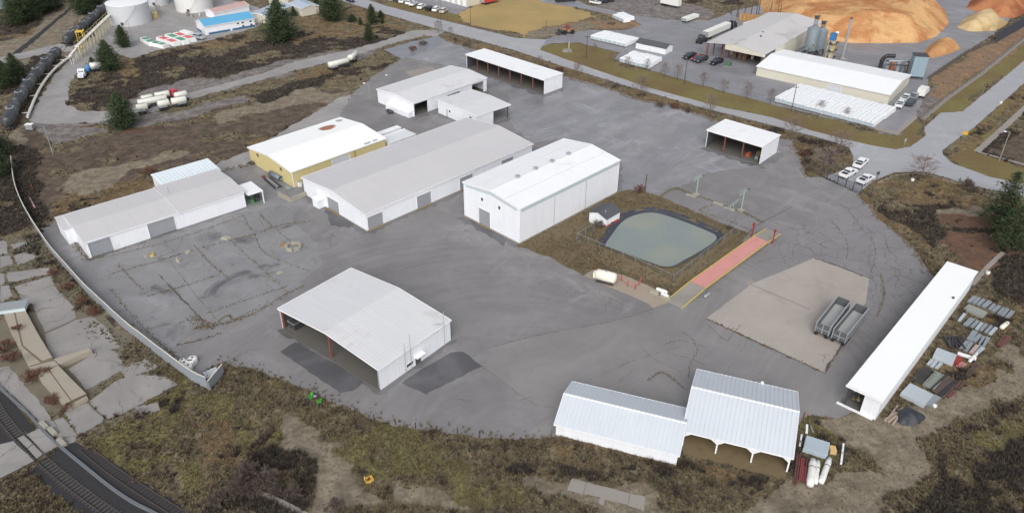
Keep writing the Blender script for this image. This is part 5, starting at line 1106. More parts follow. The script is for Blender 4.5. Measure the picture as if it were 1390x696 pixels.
chainlink('dark mesh fence left of the sliding gate', g[:2], 2.1, 1.6, mat=GF, postm=DARKST, wires=.35, r=.07); chainlink('dark mesh fence right of the sliding gate', g[5:], 2.1, 1.6, mat=GF, postm=DARKST, wires=.35, r=.07)
# ================================================================ VEHICLES
RUB = TYRE
def paint(c): return M('paint_%d_%d_%d' % c, c, .3, .04, 1., spec=.5)
def pickup(label, px, ang_px, c, L_=5.6, bed=True, cap=False, group=None):
    a = at(*px); rz = heading(at(*ang_px[0]), at(*ang_px[1])); p = paint(c)
    t = thing('pickup_truck' if bed else 'car', label, 'pickup' if bed else 'car', (a.x, a.y, .03), rz, group); X = L_/2; wd = .98
    bd = obj('body', MB().extr([(-X,.45),(X-.05,.45),(X,.75),(X-.05,1.05),(X-1.5,1.15),(X-1.6,1.15),(-X,1.15)], -wd, wd, 'y'), p, t)
    x1, x0 = (X-1.35, -X+2.0) if bed else (X-1.1, -X+.15)
    obj('cab', MB().hexa([(x0,-.92,1.15),(x1,-.92,1.15),(x1,.92,1.15),(x0,.92,1.15)], [(x0+(.15 if bed else .5),-.76,1.78),(x1-.75,-.76,1.78),(x1-.75,.76,1.78),(x0+(.15 if bed else .5),.76,1.78)]), p, t)
    gl = MB(); zz0, zz1 = 1.22, 1.70
    for s in (-1, 1):
        y0, y1 = s*.915, s*.79; gl.face([(x0+.25,y0,zz0),(x1-.2,y0,zz0),(x1-.8,y1,zz1),(x0+.35,y1,zz1)][::s])
    gl.face([(x1+.01,-.85,zz0-.04),(x1+.01,.85,zz0-.04),(x1-.66,.72,zz1),(x1-.66,-.72,zz1)]); gl.face([(x0-.01,.85,zz0),(x0-.01,-.85,zz0),(x0+(.1 if bed else .4),-.72,zz1),(x0+(.1 if bed else .4),.72,zz1)])
    obj('window', gl, GLASS, t)
    if bed:
        obj('bed', MB().box(-X+.1, x0-.15, -.82, .82, 1.153, 1.165), M('bed_liner', (58, 58, 60), .8, .1) if not cap else p, t)
        for (a0, a1, b0, b1) in ((-X, x0-.05, -wd, -.84), (-X, x0-.05, .84, wd), (-X, -X+.1, -.84, .84)): obj('bed_wall', MB().box(a0, a1, b0, b1, 1.152, 1.38), p, t)
    for x in (-X+1.05, X-1.0):
        for y in (-.86, .86): wheel(t, x, y, .38, .26)
    for y in (-.7, .7): obj('headlight', MB().box(X-.03, X+.02, y-.18, y+.18, .8, .98), M('lamp_lens', (220, 222, 224), .2, .02), t)
    for (u, v) in ((X-.02, X+.12), (-X-.12, -X+.02)): obj('bumper', MB().box(u, v, -.9, .9, .42, .6), DARKST if bed else p, t)
    return t
pickup('white pickup truck nearest the road at the yard entrance', (1167.5,225), ((1163,229),(1174,219)), (236,238,240), 5.9)
pickup('white pickup truck parked left beside the gate', (1150.5,238.5), ((1145,241),(1157,234)), (236,238,240), 5.6)
pickup('white pickup truck directly behind the gate, its front hidden', (1174,247), ((1168,250),(1181,243)), (230,232,236), 5.3)
pickup('black pickup leftmost in the wet mill lot', (935.5,79), ((941,77),(930,81)), (40,44,50), 5.6)
pickup('red and dark pickup in the mill lot beside the post', (947,82), ((953,80),(942,84)), (128,40,42), 5.2)
pickup('dark grey pickup in the mill lot beside the red one', (951.5,83.5), ((958,81),(945,86)), (52,58,62), 5.8)
pickup('black pickup rightmost in the mill lot by the green box', (972,87), ((979,84),(965,89)), (36,38,42), 5.6)
pickup('white pickup at the corner of the long white mill roof', (1221,144.5), ((1218,148),(1224,140)), (226,228,230), 5.4)
pickup('dark suv beside the white pickup at the mill corner', (1235.5,142), ((1231,146),(1240,138)), (62,72,78), 5.0, bed=False)
pickup('grey pickup behind the dark suv at the mill corner', (1240,134), ((1236,138),(1246,130)), (150,156,160), 5.6)
pickup('white pickup half hidden behind the row at the mill corner', (1229,136), ((1225,139),(1234,132)), (216,220,222), 5.6)
pickup('dark blue car driving on the road at the top', (475.5,3), ((470,1),(481,5)), (48,58,74), 4.6, bed=False)
CARS = [(533,0.5,(206,208,212),0,'silver car at the left end of the top car row'),(541,2,(70,74,82),0,'dark car second in the top car row'),(547,3.5,(236,238,240),0,'white car third in the top car row'),(556,5.5,(240,240,240),0,'white car fourth in the top car row'),(561,8,(230,232,236),1,'white pickup fifth in the top car row'),(572,11.5,(236,236,236),0,'white car left of the black vehicle at the row end'),(583,14,(34,36,40),1,'black pickup near the end of the top car row'),(592.5,15,(238,238,238),2,'white van near the end of the top car row'),(602.5,17,(208,196,186),0,'pale car at the right end of the top car row')]
for x, y, c, k, lab in CARS: pickup(lab, (x, y), ((x, y),(x+6, y-4)), c, 4.9, bed=(k == 1))
pickup('silver car standing beside the blue-roofed building', (270.5,53), ((267,52),(275,54)), (176,184,188), 4.8, bed=False)
pickup('white car far behind the golden field', (808,6), ((803,5),(813,7)), (224,224,222), 4.8, bed=False)
for i, x in enumerate((816, 823, 831)): pickup(('dark truck left of three behind the field', 'dark truck middle of three behind the field', 'dark truck right of three behind the field')[i], (x, 4-i*1.2), ((x,4),(x+3,-1)), (44,48,56), 5.4)
for i, x in enumerate((758, 765, 772, 779)): pickup('dark pickup in the row at the top above the field', (x, 2-i*.6), ((x,2),(x+3,-2)), (40,44,50), 5.2, group='dark pickups above the field')
# box truck by the mill
p = at(1251, 131); t = thing('box_truck', 'white box truck at the end of the mill vehicle row', 'truck', (p.x, p.y, .03), heading(at(1246,136), at(1256,126)))
obj('box', MB().box(-2.6,1.2,-1.1,1.1,.9,2.9), WHT, t); obj('cab', MB().extr([(1.3,.5),(3.,.5),(3.,1.3),(2.5,2.2),(1.3,2.2)], -1,1,'y'), WHT, t); obj('window', MB().face([(2.56,-.85,2.1),(2.98,-.85,1.4),(2.98,.85,1.4),(2.56,.85,2.1)]), GLASS, t)
for x in (-1.5, 2.2):
    for y in (-.95,.95): wheel(t, x, y, .45, .3)
# tank lorries
CRM = M('tank_cream', (222, 222, 212), .35, .04, .6, streak=('z', .04)); 
def tanker(label, pa, pb, r=.95, zc=1.9, name='tank_trailer', mat=CRM, axles=(.2,), cat='trailer', group=None):
    a, b = at(*pa), at(*pb); L_ = (b-a).length; X = L_/2; t = thing(name, label, cat, (mid(a,b).x, mid(a,b).y, .03), heading(a,b), group)
    obj('tank', MB().lathe([(.1,-X),(r*.8,-X+.1),(r,-X+.35),(r,X-.35),(r*.8,X-.1),(.1,X)], 16, 'x', (0,0,zc)), mat, t, smooth=True)
    obj('chassis', MB().box(-X+.3,X-.3,-.5,-.35,.6,.95).box(-X+.3,X-.3,.35,.5,.6,.95), DARKST, t); obj('walkway', MB().box(-X+.6,X-.6,-.22,.22,zc+r-.03,zc+r+.05), GALV, t)
    for f in axles:
        for dx in (0, 1.15):
            for y in (-.95,.95): wheel(t, -X+L_*f+dx, y, .48, .35)
    obj('fender', MB().box(-X+L_*axles[0]-.6,-X+L_*axles[0]+1.7,-1.1,1.1,.98,1.04), GALV, t); return t
zz = zoom(170, 110, 11.6)
tanker('cream tank trailer nearest the camera, left half of the pair beside the red cab', *zz((530,470),(720,430)), axles=(.2,)); tanker('cream tank trailer right half of the pair beside the red cab', *zz((745,430),(985,380)), axles=(.5,))
tanker('long white tank trailer behind the cream pair', *zz((220,450),(680,360)), axles=(.15,.7)); tanker('white tank trailer behind the long one, furthest left', *zz((280,390),(460,350)), axles=(.3,)); tanker('short cream tank trailer half behind the pine', *zz((195,530),(380,495)), axles=(.2,)); tanker('cream tank trailer hitched behind the red cab', *zz((800,340),(990,290)), axles=(.5,)); tanker('white tank trailer furthest back beside the red cab', *zz((490,340),(720,290)), axles=(.3,))
def tractor(label, pa, pb, c, hood=True):
    a, b = at(*pa), at(*pb); p = paint(c); t = thing('truck_tractor', label, 'truck', (mid(a,b).x, mid(a,b).y, .03), heading(a,b))
    obj('cab', MB().extr([(-.4,.7),(1.2,.7),(1.2,1.9),(.9,2.7),(-.4,2.75)], -1.,1.,'y'), p, t); obj('hood', MB().extr([(1.2,.7),(2.7,.7),(2.75,1.5),(1.2,1.75)], -.85,.85,'y'), p, t); obj('chassis', MB().box(-3,1.2,-.45,.45,.6,.9), DARKST, t)
    obj('window', MB().face([(.93,-.85,2.6),(1.22,-.85,1.9),(1.22,.85,1.9),(.93,.85,2.6)]).face([(-.1,-1.01,1.8),(.9,-1.01,1.8),(.8,-1.01,2.4),(-.1,-1.01,2.4)]).face([(-.1,1.01,2.4),(.8,1.01,2.4),(.9,1.01,1.8),(-.1,1.01,1.8)]), GLASS, t)
    for x in (-2.4,-1.2,2.):
        for y in (-.9,.9): wheel(t, x, y, .48, .32)
    for y in (-.75,.75): obj('exhaust', MB().tube((-.55,y,1.),(-.55,y,3.1),.08,n=8), GALV, t)
    return t
tractor('bright red truck cab among the tank trailers', zz((720,300))[0], zz((830,265))[0], (200,40,70))
zz = zoom(340, 0, 6.318); tanker('cream tank trailer alone on the dark gravel pad', *zz((675,610),(845,565)), axles=(.15,.75)); tanker('short cream tank truck turned ahead of the lone tank trailer', *zz((855,550),(912,500)), axles=(.3,))
zz = zoom(0, 80, 5.356); tanker('white tank trailer behind the blue and white truck', *zz((665,95),(752,80)), axles=(.2,), mat=WHT); tractor('white truck with a blue hood parked on the bend', zz((625,110))[0], zz((590,160))[0], (222,228,236))
p = at(*zz((645,95))[0]); ob = thing('blue_tank', 'small blue tank beside the white truck on the bend', 'tank', (p.x, p.y, .03)); obj('shell', MB().lathe([(.6,0),(.8,.15),(.8,2.),(.3,2.3)], 14), M('blue_paint', (80,130,180), .4, .06), ob, smooth=True); obj('hatch', MB().lathe([(.3,2.3),(.3,2.42)], 10), GALV, ob)
def semitrailer(label, pa, pb, z0=1.0, h_=2.6, wd=2.4, mat=WHT, wheels=True, name='box_trailer', roofc=None):
    a, b = at(*pa), at(*pb); X = (b-a).length/2; t = thing(name, label, 'trailer', (mid(a,b).x, mid(a,b).y, .03), heading(a,b))
    obj('body', MB().box(-X,X,-wd/2,wd/2,z0,z0+h_), mat, t); obj('roof', MB().box(-X+.04,X-.04,-wd/2+.04,wd/2-.04,z0+h_,z0+h_+.05), roofc or mat, t); obj('door', MB().box(-X-.05,-X-.003,-wd/2+.1,-.03,z0+.1,z0+h_-.1).box(-X-.05,-X-.003,.03,wd/2-.1,z0+.1,z0+h_-.1), GALV, t)
    if wheels:
        for x in (-X+1., -X+2.2):
            for y in (-.95,.95): wheel(t, x, y, .5, .4)
        for y in (-.7,.7): obj('landing_leg', MB().box(X-2.,X-1.85,y-.08,y+.08,.02,z0), DARKST, t)
    return t
semitrailer('white box trailer standing far behind at the top', (898,7), (922,12)); semitrailer('long white wrapped load on a trailer in the mill lot', (957,54), (987,41), .9, 2.0); semitrailer('white trailer beyond the mill roof', (1010,44), (1034,36), .9, 2.2); semitrailer('red trailer at the corner of the golden field', (655,7), (675,2.5), .8, 2.2, mat=M('red_trailer', (188,70,72), .5, .08))
semitrailer('low white trailer standing alone in the mill lot', (928,31), (945,25), .6, 1.1)
tractor('black truck cab in front of the wrapped load', (990,40), (996,37), (42,42,46)); tractor('dark truck at the rear of the wrapped load', (954,57), (950,59), (60,56,56))
# wheel loader
p = at(770, 46); t = thing('wheel_loader', 'wheel loader with a lifted dark bucket beside the mill entrance', 'loader', (p.x, p.y, .03), R(200)); LO = M('loader_tan', (150,120,96), .6, .15)
obj('body', MB().extr([(-2.6,.7),(.2,.7),(.2,1.8),(-2.6,1.6)], -.9,.9,'y'), LO, t); obj('cab', MB().hexa([(-.8,-.75,1.8),(.5,-.75,1.8),(.5,.75,1.8),(-.8,.75,1.8)], [(-.6,-.7,3.1),(.35,-.7,3.1),(.35,.7,3.1),(-.6,.7,3.1)]), M('cab_red', (136,70,66), .5, .1), t); obj('front_frame', MB().box(.3,1.9,-.6,.6,.7,1.5), LO, t)
for s in (-.7,.7): obj('lift_arm', MB().path([(.6,s,1.6),(2.2,s,1.9),(3.1,s,1.3)], .15), LO, t)
obj('bucket', MB().extr([(3.,.4),(4.2,.35),(4.2,.5),(3.3,.6),(3.2,1.9),(3.,1.9)], -1.4,1.4,'y'), DARKST, t)
for x in (-1.6,1.4):
    for y in (-1.05,1.05): wheel(t, x, y, .8, .6)
# ================================================================ TANK TRAIN and loading rack
BLK = M('tank_car_black', (62,64,68), .35, .2, .5, stain=((142,146,148), .5, .56), spec=.5)
def tank_car(pa, pb, label, first=None, z=1.0):
    a, b = at(*pa, 1.6), at(*pb, 1.6); a = Vector((a.x,a.y,0)); b = Vector((b.x,b.y,0)); L_ = (b-a).length
    if first: o = dup(first, (mid(a,b).x, mid(a,b).y, .03), heading(a,b), label); o.scale = (L_/first['len'], 1, 1); return o
    X = L_/2; t = thing('tank_car', label, 'tank car', (mid(a,b).x, mid(a,b).y, .03), heading(a,b), 'black tank cars in two trains'); t['len'] = L_
    obj('tank', MB().lathe([(.1,-X+.3),(.9,-X+.4),(1.4,-X+.75),(1.5,-X+1.1),(1.5,X-1.1),(1.4,X-.75),(.9,X-.4),(.1,X-.3)], 20, 'x', (0,0,2.35)), BLK, t, smooth=True)
    for x in (-X*.45, X*.45): obj('band', MB().lathe([(1.505,x-.12),(1.53,x-.12),(1.53,x+.12),(1.505,x+.12)], 20, 'x', (0,0,2.35)), DARKST, t)
    obj('dome', MB().lathe([(.55,3.75),(.55,4.15),(.1,4.3)], 14), BLK, t); obj('platform', MB().box(-1.1,1.1,-1.,1.,3.86,3.92), GALV, t); obj('railing', MB().path([(-1.1,-1,3.9),(-1.1,-1,4.7),(1.1,-1,4.7),(1.1,-1,3.9)], .04,4).path([(-1.1,1,3.9),(-1.1,1,4.7),(1.1,1,4.7),(1.1,1,3.9)], .04,4), DARKST, t)
    obj('sill', MB().box(-X+.1,X-.1,-.35,.35,.75,.95), DARKST, t)
    for x in (-X+1.6, X-1.6): 
        tr = obj('bogie', MB().box(x-1.,x+1.,-.8,.8,.45,.7), DARKST, t)
        for dx in (-.7,.7):
            for y in (-.75,.75): obj('wheel', MB().lathe([(.2,-.07),(.42,-.07),(.42,.07),(.2,.07)], 12, 'y', (x+dx,y,.42)), DARKST, tr)
    obj('ladder', MB().path([(.0,-1.52,1.0),(.0,-1.3,3.6)], .04,4).path([(.4,-1.52,1.0),(.4,-1.3,3.6)], .04,4), GALV, t); return t
J = [(10.5,171),(22.4,144),(33.6,126.5),(44.8,110),(57,95),(69,82.5),(79,72)]
LBL = ['black tank car at the near end of the front train','black tank car second from the near end of the front train','black tank car third from the near end of the front train','black tank car fourth from the near end of the front train','black tank car fifth from the near end of the front train','black tank car at the far end of the front train']
tc = None
for i, (a, b) in enumerate(zip(J[:-1], J[1:])):
    q = tank_car(a, b, LBL[i], tc); tc = tc or q
J = [(90,58),(106,43.5),(120.5,31.5),(132,21.5),(143,12),(153,3),(164,-7)]
LB2 = ['black tank car at the near end of the rear train','black tank car second in the rear train','black tank car third in the rear train','black tank car fourth in the rear train','black tank car fifth in the rear train beside the big tank','black tank car furthest back in the rear train']
for i, (a, b) in enumerate(zip(J[:-1], J[1:])): tank_car(a, b, LB2[i], tc)
for lab, px in (('railway track under the front tank train', [(0,200),(10.5,175),(22.4,146),(33.6,128.5),(44.8,112),(57,97),(69,84.5),(79,74),(88,63)]),):
    p = smooth_line(wpoly(px), 4); o = Vector((*p[0], 0)); t = thing('railway_track', lab, 'track', o)
    for s in (-.74,.74):
        mb = MB()
        for i in range(len(p)-1):
            a, b = Vector((*p[i],0))-o, Vector((*p[i+1],0))-o; e = (b-a).normalized(); n = Vector((-e.y,e.x,0)); mb.tube(a+n*s+Vector((0,0,.06)), b+n*s+Vector((0,0,.06)), .07, n=4)
        obj('rail', mb, RAIL, t)
WPIPE = M('white_pipe', (224,222,214), .5, .06, .8)
pl = smooth_line(wpoly([(97,80),(88,86),(74.7,97.5),(61.6,113.5),(50.4,133),(38.3,162.5)]), 5); o = Vector((*pl[0],0)); t = thing('white_pipeline', 'white pipeline with side stubs along the front tank train', 'pipe', o)
P3 = [Vector((*p,.75))-o for p in pl]; obj('pipe', MB().path(P3, .38, 8), WPIPE, t)
for i in range(0, len(P3), 4):
    e = (P3[min(i+1,len(P3)-1)]-P3[i-1 if i else 0]).normalized(); n = Vector((-e.y,e.x,0)); n = n if n.x < 0 else -n
    obj('stub', MB().tube(P3[i], P3[i]+n*1.8, .18, n=6), WPIPE, t); obj('support', MB().box(P3[i].x-.3,P3[i].x+.3,P3[i].y-.3,P3[i].y+.3,.0,.4), BLOCK, t)
YP = M('yellow_rack', (200,190,150), .6, .08)
g = [at(104,63,4.), at(160,9,4.)]; o = Vector((g[0].x,g[0].y,0)); t = thing('loading_rack', 'pale yellow elevated loading rack beside the rear tank train', 'rack', o, heading(*g)); Lg = (g[1]-g[0]).length
obj('walkway', MB().box(0,Lg,-.6,.6,3.8,4.1), WPIPE, t); obj('handrail', MB().path([(0,-.6,5.),(Lg,-.6,5.)], .06,5).path([(0,.6,5.),(Lg,.6,5.)], .06,5), YP, t)
for i in range(15):
    x = Lg*i/14; obj('leg', MB().box(x-.1,x+.1,-.6,-.4,.02,3.8).box(x-.1,x+.1,.4,.6,.02,3.8), YP, t); obj('handrail_post', MB().box(x-.04,x+.04,-.62,-.56,4.1,5.).box(x-.04,x+.04,.56,.62,4.1,5.), YP, t)
p = at(112,57); t = thing('stair_tower', 'bright yellow stair tower at the loading rack', 'stairs', (p.x,p.y,.02), heading(*g)); YB = M('yellow_stair', (226,190,80), .6, .06)
for (x,y) in ((-1,-1),(1,-1),(1,1),(-1,1)): obj('post', MB().box(x-.1,x+.1,y-.1,y+.1,0,4.2), YB, t)
obj('landing', MB().box(-1.2,1.2,-1.2,1.2,3.6,3.75), YB, t)
for k in range(8): obj('tread', MB().box(1.2+.35*k,1.5+.35*k,-.6,.6,3.2-.42*k,3.26-.42*k), YB, t)
p = at(96,73); g2 = [at(95,76,3.), at(107,62,3.)]; t = thing('pipe_bridge', 'white pipe bridge at the near end of the loading rack', 'pipe', (g2[0].x,g2[0].y,.02), heading(*g2)); Lg = (g2[1]-g2[0]).length
obj('beam', MB().box(0,Lg,-.4,.4,2.8,3.2), WPIPE, t)
for x in np.linspace(.3,Lg-.3,4): obj('leg', MB().box(x-.08,x+.08,-.4,-.3,0,2.8).box(x-.08,x+.08,.3,.4,0,2.8), WPIPE, t)
for i,(x,y,c) in enumerate(((107,67,(222,190,140)),(124,50,(70,90,90)))): p = at(x,y); ob = thing('pump_unit', ('tan pump unit beneath the pipe bridge','dark green pump unit beside the stair tower')[i], 'pump', (p.x,p.y,.02), .8); obj('body', MB().box(-1.,1.,-.7,.7,.15,1.3), paint(c), ob); obj('motor', MB().lathe([(.4,-.8),(.4,.8)],10,'x',(0,0,1.6)), DARKST, ob); obj('skid', MB().box(-1.2,1.2,-.8,.8,0,.15), DARKST, ob)
# storage tanks
TK = M('tank_grey', (196,199,203), .5, .04, .15, streak=('z',.05), stain=((176,174,172),.1,.62)); TKW = M('tank_white', (216,216,214), .5, .05, .15, streak=('z',.09), stain=((186,180,168),.12,.62)); TKR = M('tank_roof', (232,236,238), .5, .03, .15)
def tank(label, cx, cy, r, h_, mat, vents=True):
    t = thing('storage_tank', label, 'tank', (cx,cy,.012)); obj('shell', MB().lathe([(r,0),(r,h_)], 48), mat, t, smooth=False); obj('roof', MB().lathe([(r+.08,h_-.15),(r+.08,h_+.06),(r*.5,h_+.5),(.05,h_+.75)], 48), TKR, t)
    for k in range(1,4): obj('weld_seam', MB().lathe([(r+.003,h_*k/4-.04),(r+.035,h_*k/4-.04),(r+.035,h_*k/4+.04),(r+.003,h_*k/4+.04)], 48), mat, t)
    mb = MB(); a = -1.6
    for k in range(18): z0 = h_*k/18; aa = a+.05*k; mb.box(*[v for c,v in ()]) if False else mb.tube((math.cos(aa)*r,math.sin(aa)*r,z0),(math.cos(aa)*(r+.8),math.sin(aa)*(r+.8),z0),.08,n=4)
    obj('stair', mb, GALV, t); obj('hatch', MB().box(-.5,.5,-r-.12,-r-.004,.5,1.5), DARKST, t); return t
p = at(180,36); d = Vector((p.x,p.y)).normalized(); r1 = 7.4; tank('big grey cylindrical tank beside the rear tank train', p.x+d.x*r1, p.y+d.y*r1, r1, 7.3, TK)
p = at(266,18); d = Vector((p.x,p.y)).normalized(); r2 = 7.1; tank('large white streaked tank behind the blue-roofed building', p.x+d.x*r2, p.y+d.y*r2, r2, 8.5, TKW)
p = at(208,14); d = Vector((p.x,p.y)).normalized(); tank('smaller pale tank between the two big ones', p.x+d.x*4, p.y+d.y*4+6, 4.2, 6.5, TK)
p = at(-6,14); d = Vector((p.x,p.y)).normalized(); tank('pale green grey tank cut by the top left corner', p.x+d.x*5, p.y+d.y*5, 5., 6., M('tank_green', (168,186,186), .5, .05, .2, streak=('z',.06)))
for i,(x,y,c,hh) in enumerate(((212,26,(222,190,90),2.6),(216,18,(150,148,140),3.),(256,22,(120,118,116),1.6),(262,24,(176,170,160),1.2),(271,22,(224,226,226),.9))):
    p = at(x,y); ob = thing('pipe_manifold', ('yellow pipe stand beside the big grey tank','grey pipe stand behind the yellow one','dark pipe cluster at the foot of the white tank','tan pipe cluster at the foot of the white tank','small white box in front of the white tank')[i], 'pipes', (p.x,p.y,.02), .5*i); m_ = paint(c)
    for k in range(3): obj('pipe', MB().tube((-.6+.6*k,0,0),(-.6+.6*k,0,hh),.16,n=6), m_, ob)
    obj('header', MB().box(-.9,.9,-.25,.25,hh-.3,hh), m_, ob)
# wrapped loads (green and red tarpaulins)
zz = zoom(140,0,6.318); TG, TRD, TW = M('green_tarp',(92,150,124),.6,.1,.6), M('red_tarp',(214,104,104),.6,.1,.6), M('white_wrap',(232,234,234),.4,.04,.5,stain=((214,206,200),.5,.6))
for i,(pa,pb,m_,lab) in enumerate(((((350,350)),((430,395)),TG,'green and white wrapped bundle at the left of the row'),(((430,390)),((545,415)),TG,'green and white wrapped bundle second from the left'),(((480,345)),((640,395)),TRD,'red and white wrapped bundle third from the left'),(((555,320)),((720,385)),TG,'green striped wrapped bundle in the middle of the row'),(((620,310)),((780,365)),TRD,'red and white wrapped bundle near the right end'),(((680,290)),((765,315)),TW,'plain white wrapped bundle at the back of the row'))):
    a, b = at(*zz(pa)[0]), at(*zz(pb)[0]); X = (b-a).length/2; t = thing('wrapped_bundle', lab, 'bundle', (mid(a,b).x,mid(a,b).y,.02), heading(a,b))
    obj('load', MB().hexa([(-X,-1.2,.05),(X,-1.2,.05),(X,1.2,.05),(-X,1.2,.05)], [(-X*.96,-1.1,1.3),(X*.96,-1.1,1.3),(X*.96,1.1,1.3),(-X*.96,1.1,1.3)]), TW, t)
    for s in ((-.75,-.1),(.1,.75)): obj('printed_cover', MB().box(X*s[0],X*s[1],-1.02,1.02,1.303,1.34), m_, t)
    for k in range(3): obj('bearer', MB().box(-X+2*X*(k+.3)/3.2,-X+2*X*(k+.3)/3.2+.2,-1.2,1.2,0,.05), WOODT, t)
# ================================================================ FAR BUILDINGS
def px_building(name, label, A, B2, Cc, h_, r_, wall, roof, ridge='x', holes={}, ov=.2, W=None, trim=TRIM, skip=()):
    """A near corner, B2 along the eave, Cc third corner: pixels of the ground line"""
    a, b, c = at(*A), at(*B2), at(*Cc); yw = heading(a,b); L_ = (b-a).length; d = c-a
    Wl = -d.x*math.sin(yw)+d.y*math.cos(yw) if W is None else W
    if Wl < 0:  a, b = b, a; yw = heading(a,b); Wl = -Wl
    t = thing(name, label, 'building', (a.x,a.y,.02), yw); gable(t, L_, Wl, h_, r_, wall, roof, ridge, holes, ov=ov, trim=trim, skip=skip); t['dims'] = (L_, Wl); return t, L_, Wl
BLUER = M('blue_roof',(96,168,208),.45,.05,.2,rib=('x',.5,.4),streak=('y',.04)); BLUEB = M('blue_band',(66,106,140),.6,.08)
hb = 3.1; t, Lb, Wb = px_building('blue_roofed_building','white building with a bright blue roof near the storage tanks',(280,48.3),(347,36.4),(266.6,45),hb,4.6,WALLW,BLUER,W=9.0,holes={'y0':[(Lb_-.45,Lb_+.45,1.9,2.5) for Lb_ in (12.2,14.,17.)]})
for s in (12.2,14.,17.): window(t,'y0',Lb,Wb,s-.45,s+.45,1.9,2.5)
obj('blue_band', MB().box(*on('y0',Lb,Wb,1.,9.,.05,.75,.005,.06)).box(*on('y0',Lb,Wb,9.8,Lb-.1,.05,.75,.005,.06)).box(*on('x0',Lb,Wb,4.,Wb-.1,.05,.75,.005,.06)), BLUEB, t); obj('door', MB().box(*on('x0',Lb,Wb,1.2,2.6,.02,2.,.004,.06)), DOORB, t)
obj('vent_hood', MB().box(*on('y0',Lb,Wb,13.6,14.2,.8,1.3,.01,.4)).box(*on('y0',Lb,Wb,16.8,17.3,.8,1.3,.01,.4)), GLASS, t)
t, a_, b_ = px_building('pink_roofed_building','low white building with a faded pink roof behind the blue roof',(292,26),(339,15),(285,24),2.2,3.2,WALLW,M('pink_roof',(190,160,156),.6,.06,.3),W=6.,holes={})
obj('chimney', MB().tube((7.5,3,3.),(7.5,3,4.2),.25,n=8), GALV, t)
for s in (4.,8.,10.): window(t,'y0',a_,b_,s,s+.9,1.1,1.7)
GB = M('blue_grey_roof',(170,184,200),.5,.05,.3,rib=('x',.6,.3))
t, a_, b_ = px_building('garage_block','cream garage with a blue grey roof right of the blue-roofed building',(364,33),(398,18),(345,20),2.9,3.6,WALLC,GB,W=8.)
zz = zoom(340,0,6.318); t, a_, b_ = px_building('cream_house','cream hall with a blue grey roof behind the big pine',zz((445,145))[0],zz((590,118))[0],zz((380,100))[0],3.0,3.9,WALLC,GB,ridge='y',W=10.)
t, a_, b_ = px_building('white_hall','pale roofed hall at the top edge behind the cream hall',zz((330,70))[0],zz((480,30))[0],zz((270,40))[0],3.0,3.9,WALLC,GB,ridge='x',W=12.)
# shop at the top
t, a_, b_ = px_building('shop_building','long shop building with white doors at the top edge',(590,-2),(634,10),(655,-2),4.5,5.5,WALLC,ROOFG,W=20.)
for k in range(6): obj('door', MB().box(*on('y0' if True else 'y1',a_,b_,a_*(k+.25)/6,a_*(k+.8)/6,.02,3.,.004,.07)), TRIM, t)
# mill office and lumber stacks
t, a_, b_ = px_building('mill_office','small white office with a dark roof between the wrapped lumber stacks',(862.7,65.7),(903,74.4),(913,69.6),2.0,2.9,WALLW,M('dark_shingle',(86,88,94)),holes={},trim=None)
for k in range(4): window(t,'y0',a_,b_,a_*(k+.3)/4.2,a_*(k+.3)/4.2+.8,.9,1.5)
obj('door', MB().box(*on('y0',a_,b_,a_*.33,a_*.33+.9,.02,1.7,.004,.06)).box(*on('y0',a_,b_,a_*.8,a_*.8+.9,.02,1.7,.004,.06)), TRIM, t); window(t,'x1',a_,b_,1.6,2.6,.9,1.5)
WRAP = M('lumber_wrap',(238,241,244),.35,.03,.4,stain=((214,222,228),.5,.6)); WRAPD = M('lumber_ends',(176,190,200),.5,.12,1.5)
def stack(label, near, left, right, h_, nx_, ny_, group, zr=None):
    a, b, c = at(*near), at(*left), at(*right); ax_, ay = b-a, c-a; cnt = 0
    cache = {}
    for i in range(nx_):
        for j in range(ny_):
            p = a+ax_*((i+.5)/nx_)+ay*((j+.5)/ny_); ux = ax_.length/nx_; uy = ay.length/ny_; hh = h_*random.uniform(.93,1.07)
            t = thing('wrapped_lumber', label, 'lumber', (p.x,p.y,.025), heading(a,b), group)
            if 'm' not in cache:
                X, Y = ux/2-.04, uy/2-.03
                cache['m'] = mesh_of('wrapping', MB().hexa([(-X,-Y,.18),(X,-Y,.18),(X,Y,.18),(-X,Y,.18)], [(-X+.04,-Y+.03,1.),(X-.04,-Y+.03,1.),(X-.04,Y-.03,1.),(-X+.04,Y-.03,1.)]), WRAP)
                cache['b'] = mesh_of('bearer', MB().box(-X*.7,-X*.5,-Y,Y,0,.18).box(X*.5,X*.7,-Y,Y,0,.18), WOODT); cache['e'] = mesh_of('end_board', MB().box(-X*.92,X*.92,-Y-.02,-Y-.003,.2,.8).box(-X*.92,X*.92,Y+.003,Y+.02,.2,.8), WRAPD)
            o1 = obj('wrapping', cache['m'], None, t); o2 = obj('bearer', cache['b'], None, t); o3 = obj('end_board', cache['e'], None, t); t.scale = (1,1,hh)
stack('white wrapped lumber pack in the block left of the mill office', (849,65),(801,53.8),(868,57.5),1.5,8,3,'lumber packs left of the office'); stack('white wrapped lumber pack in the block in front of the mill office',(881,95),(841,85.5),(898,84),1.6,7,3,'lumber packs in front of the office')
stack('white wrapped lumber pack in the large block along the mill wall',(1184.8,174.5),(1050,139),(1215.8,153),1.65,24,2,'lumber packs along the mill wall'); stack('white wrapped lumber pack in the small block beyond the office',(848.4,33),(833,26),(859,28),1.6,3,2,'lumber packs beyond the office')
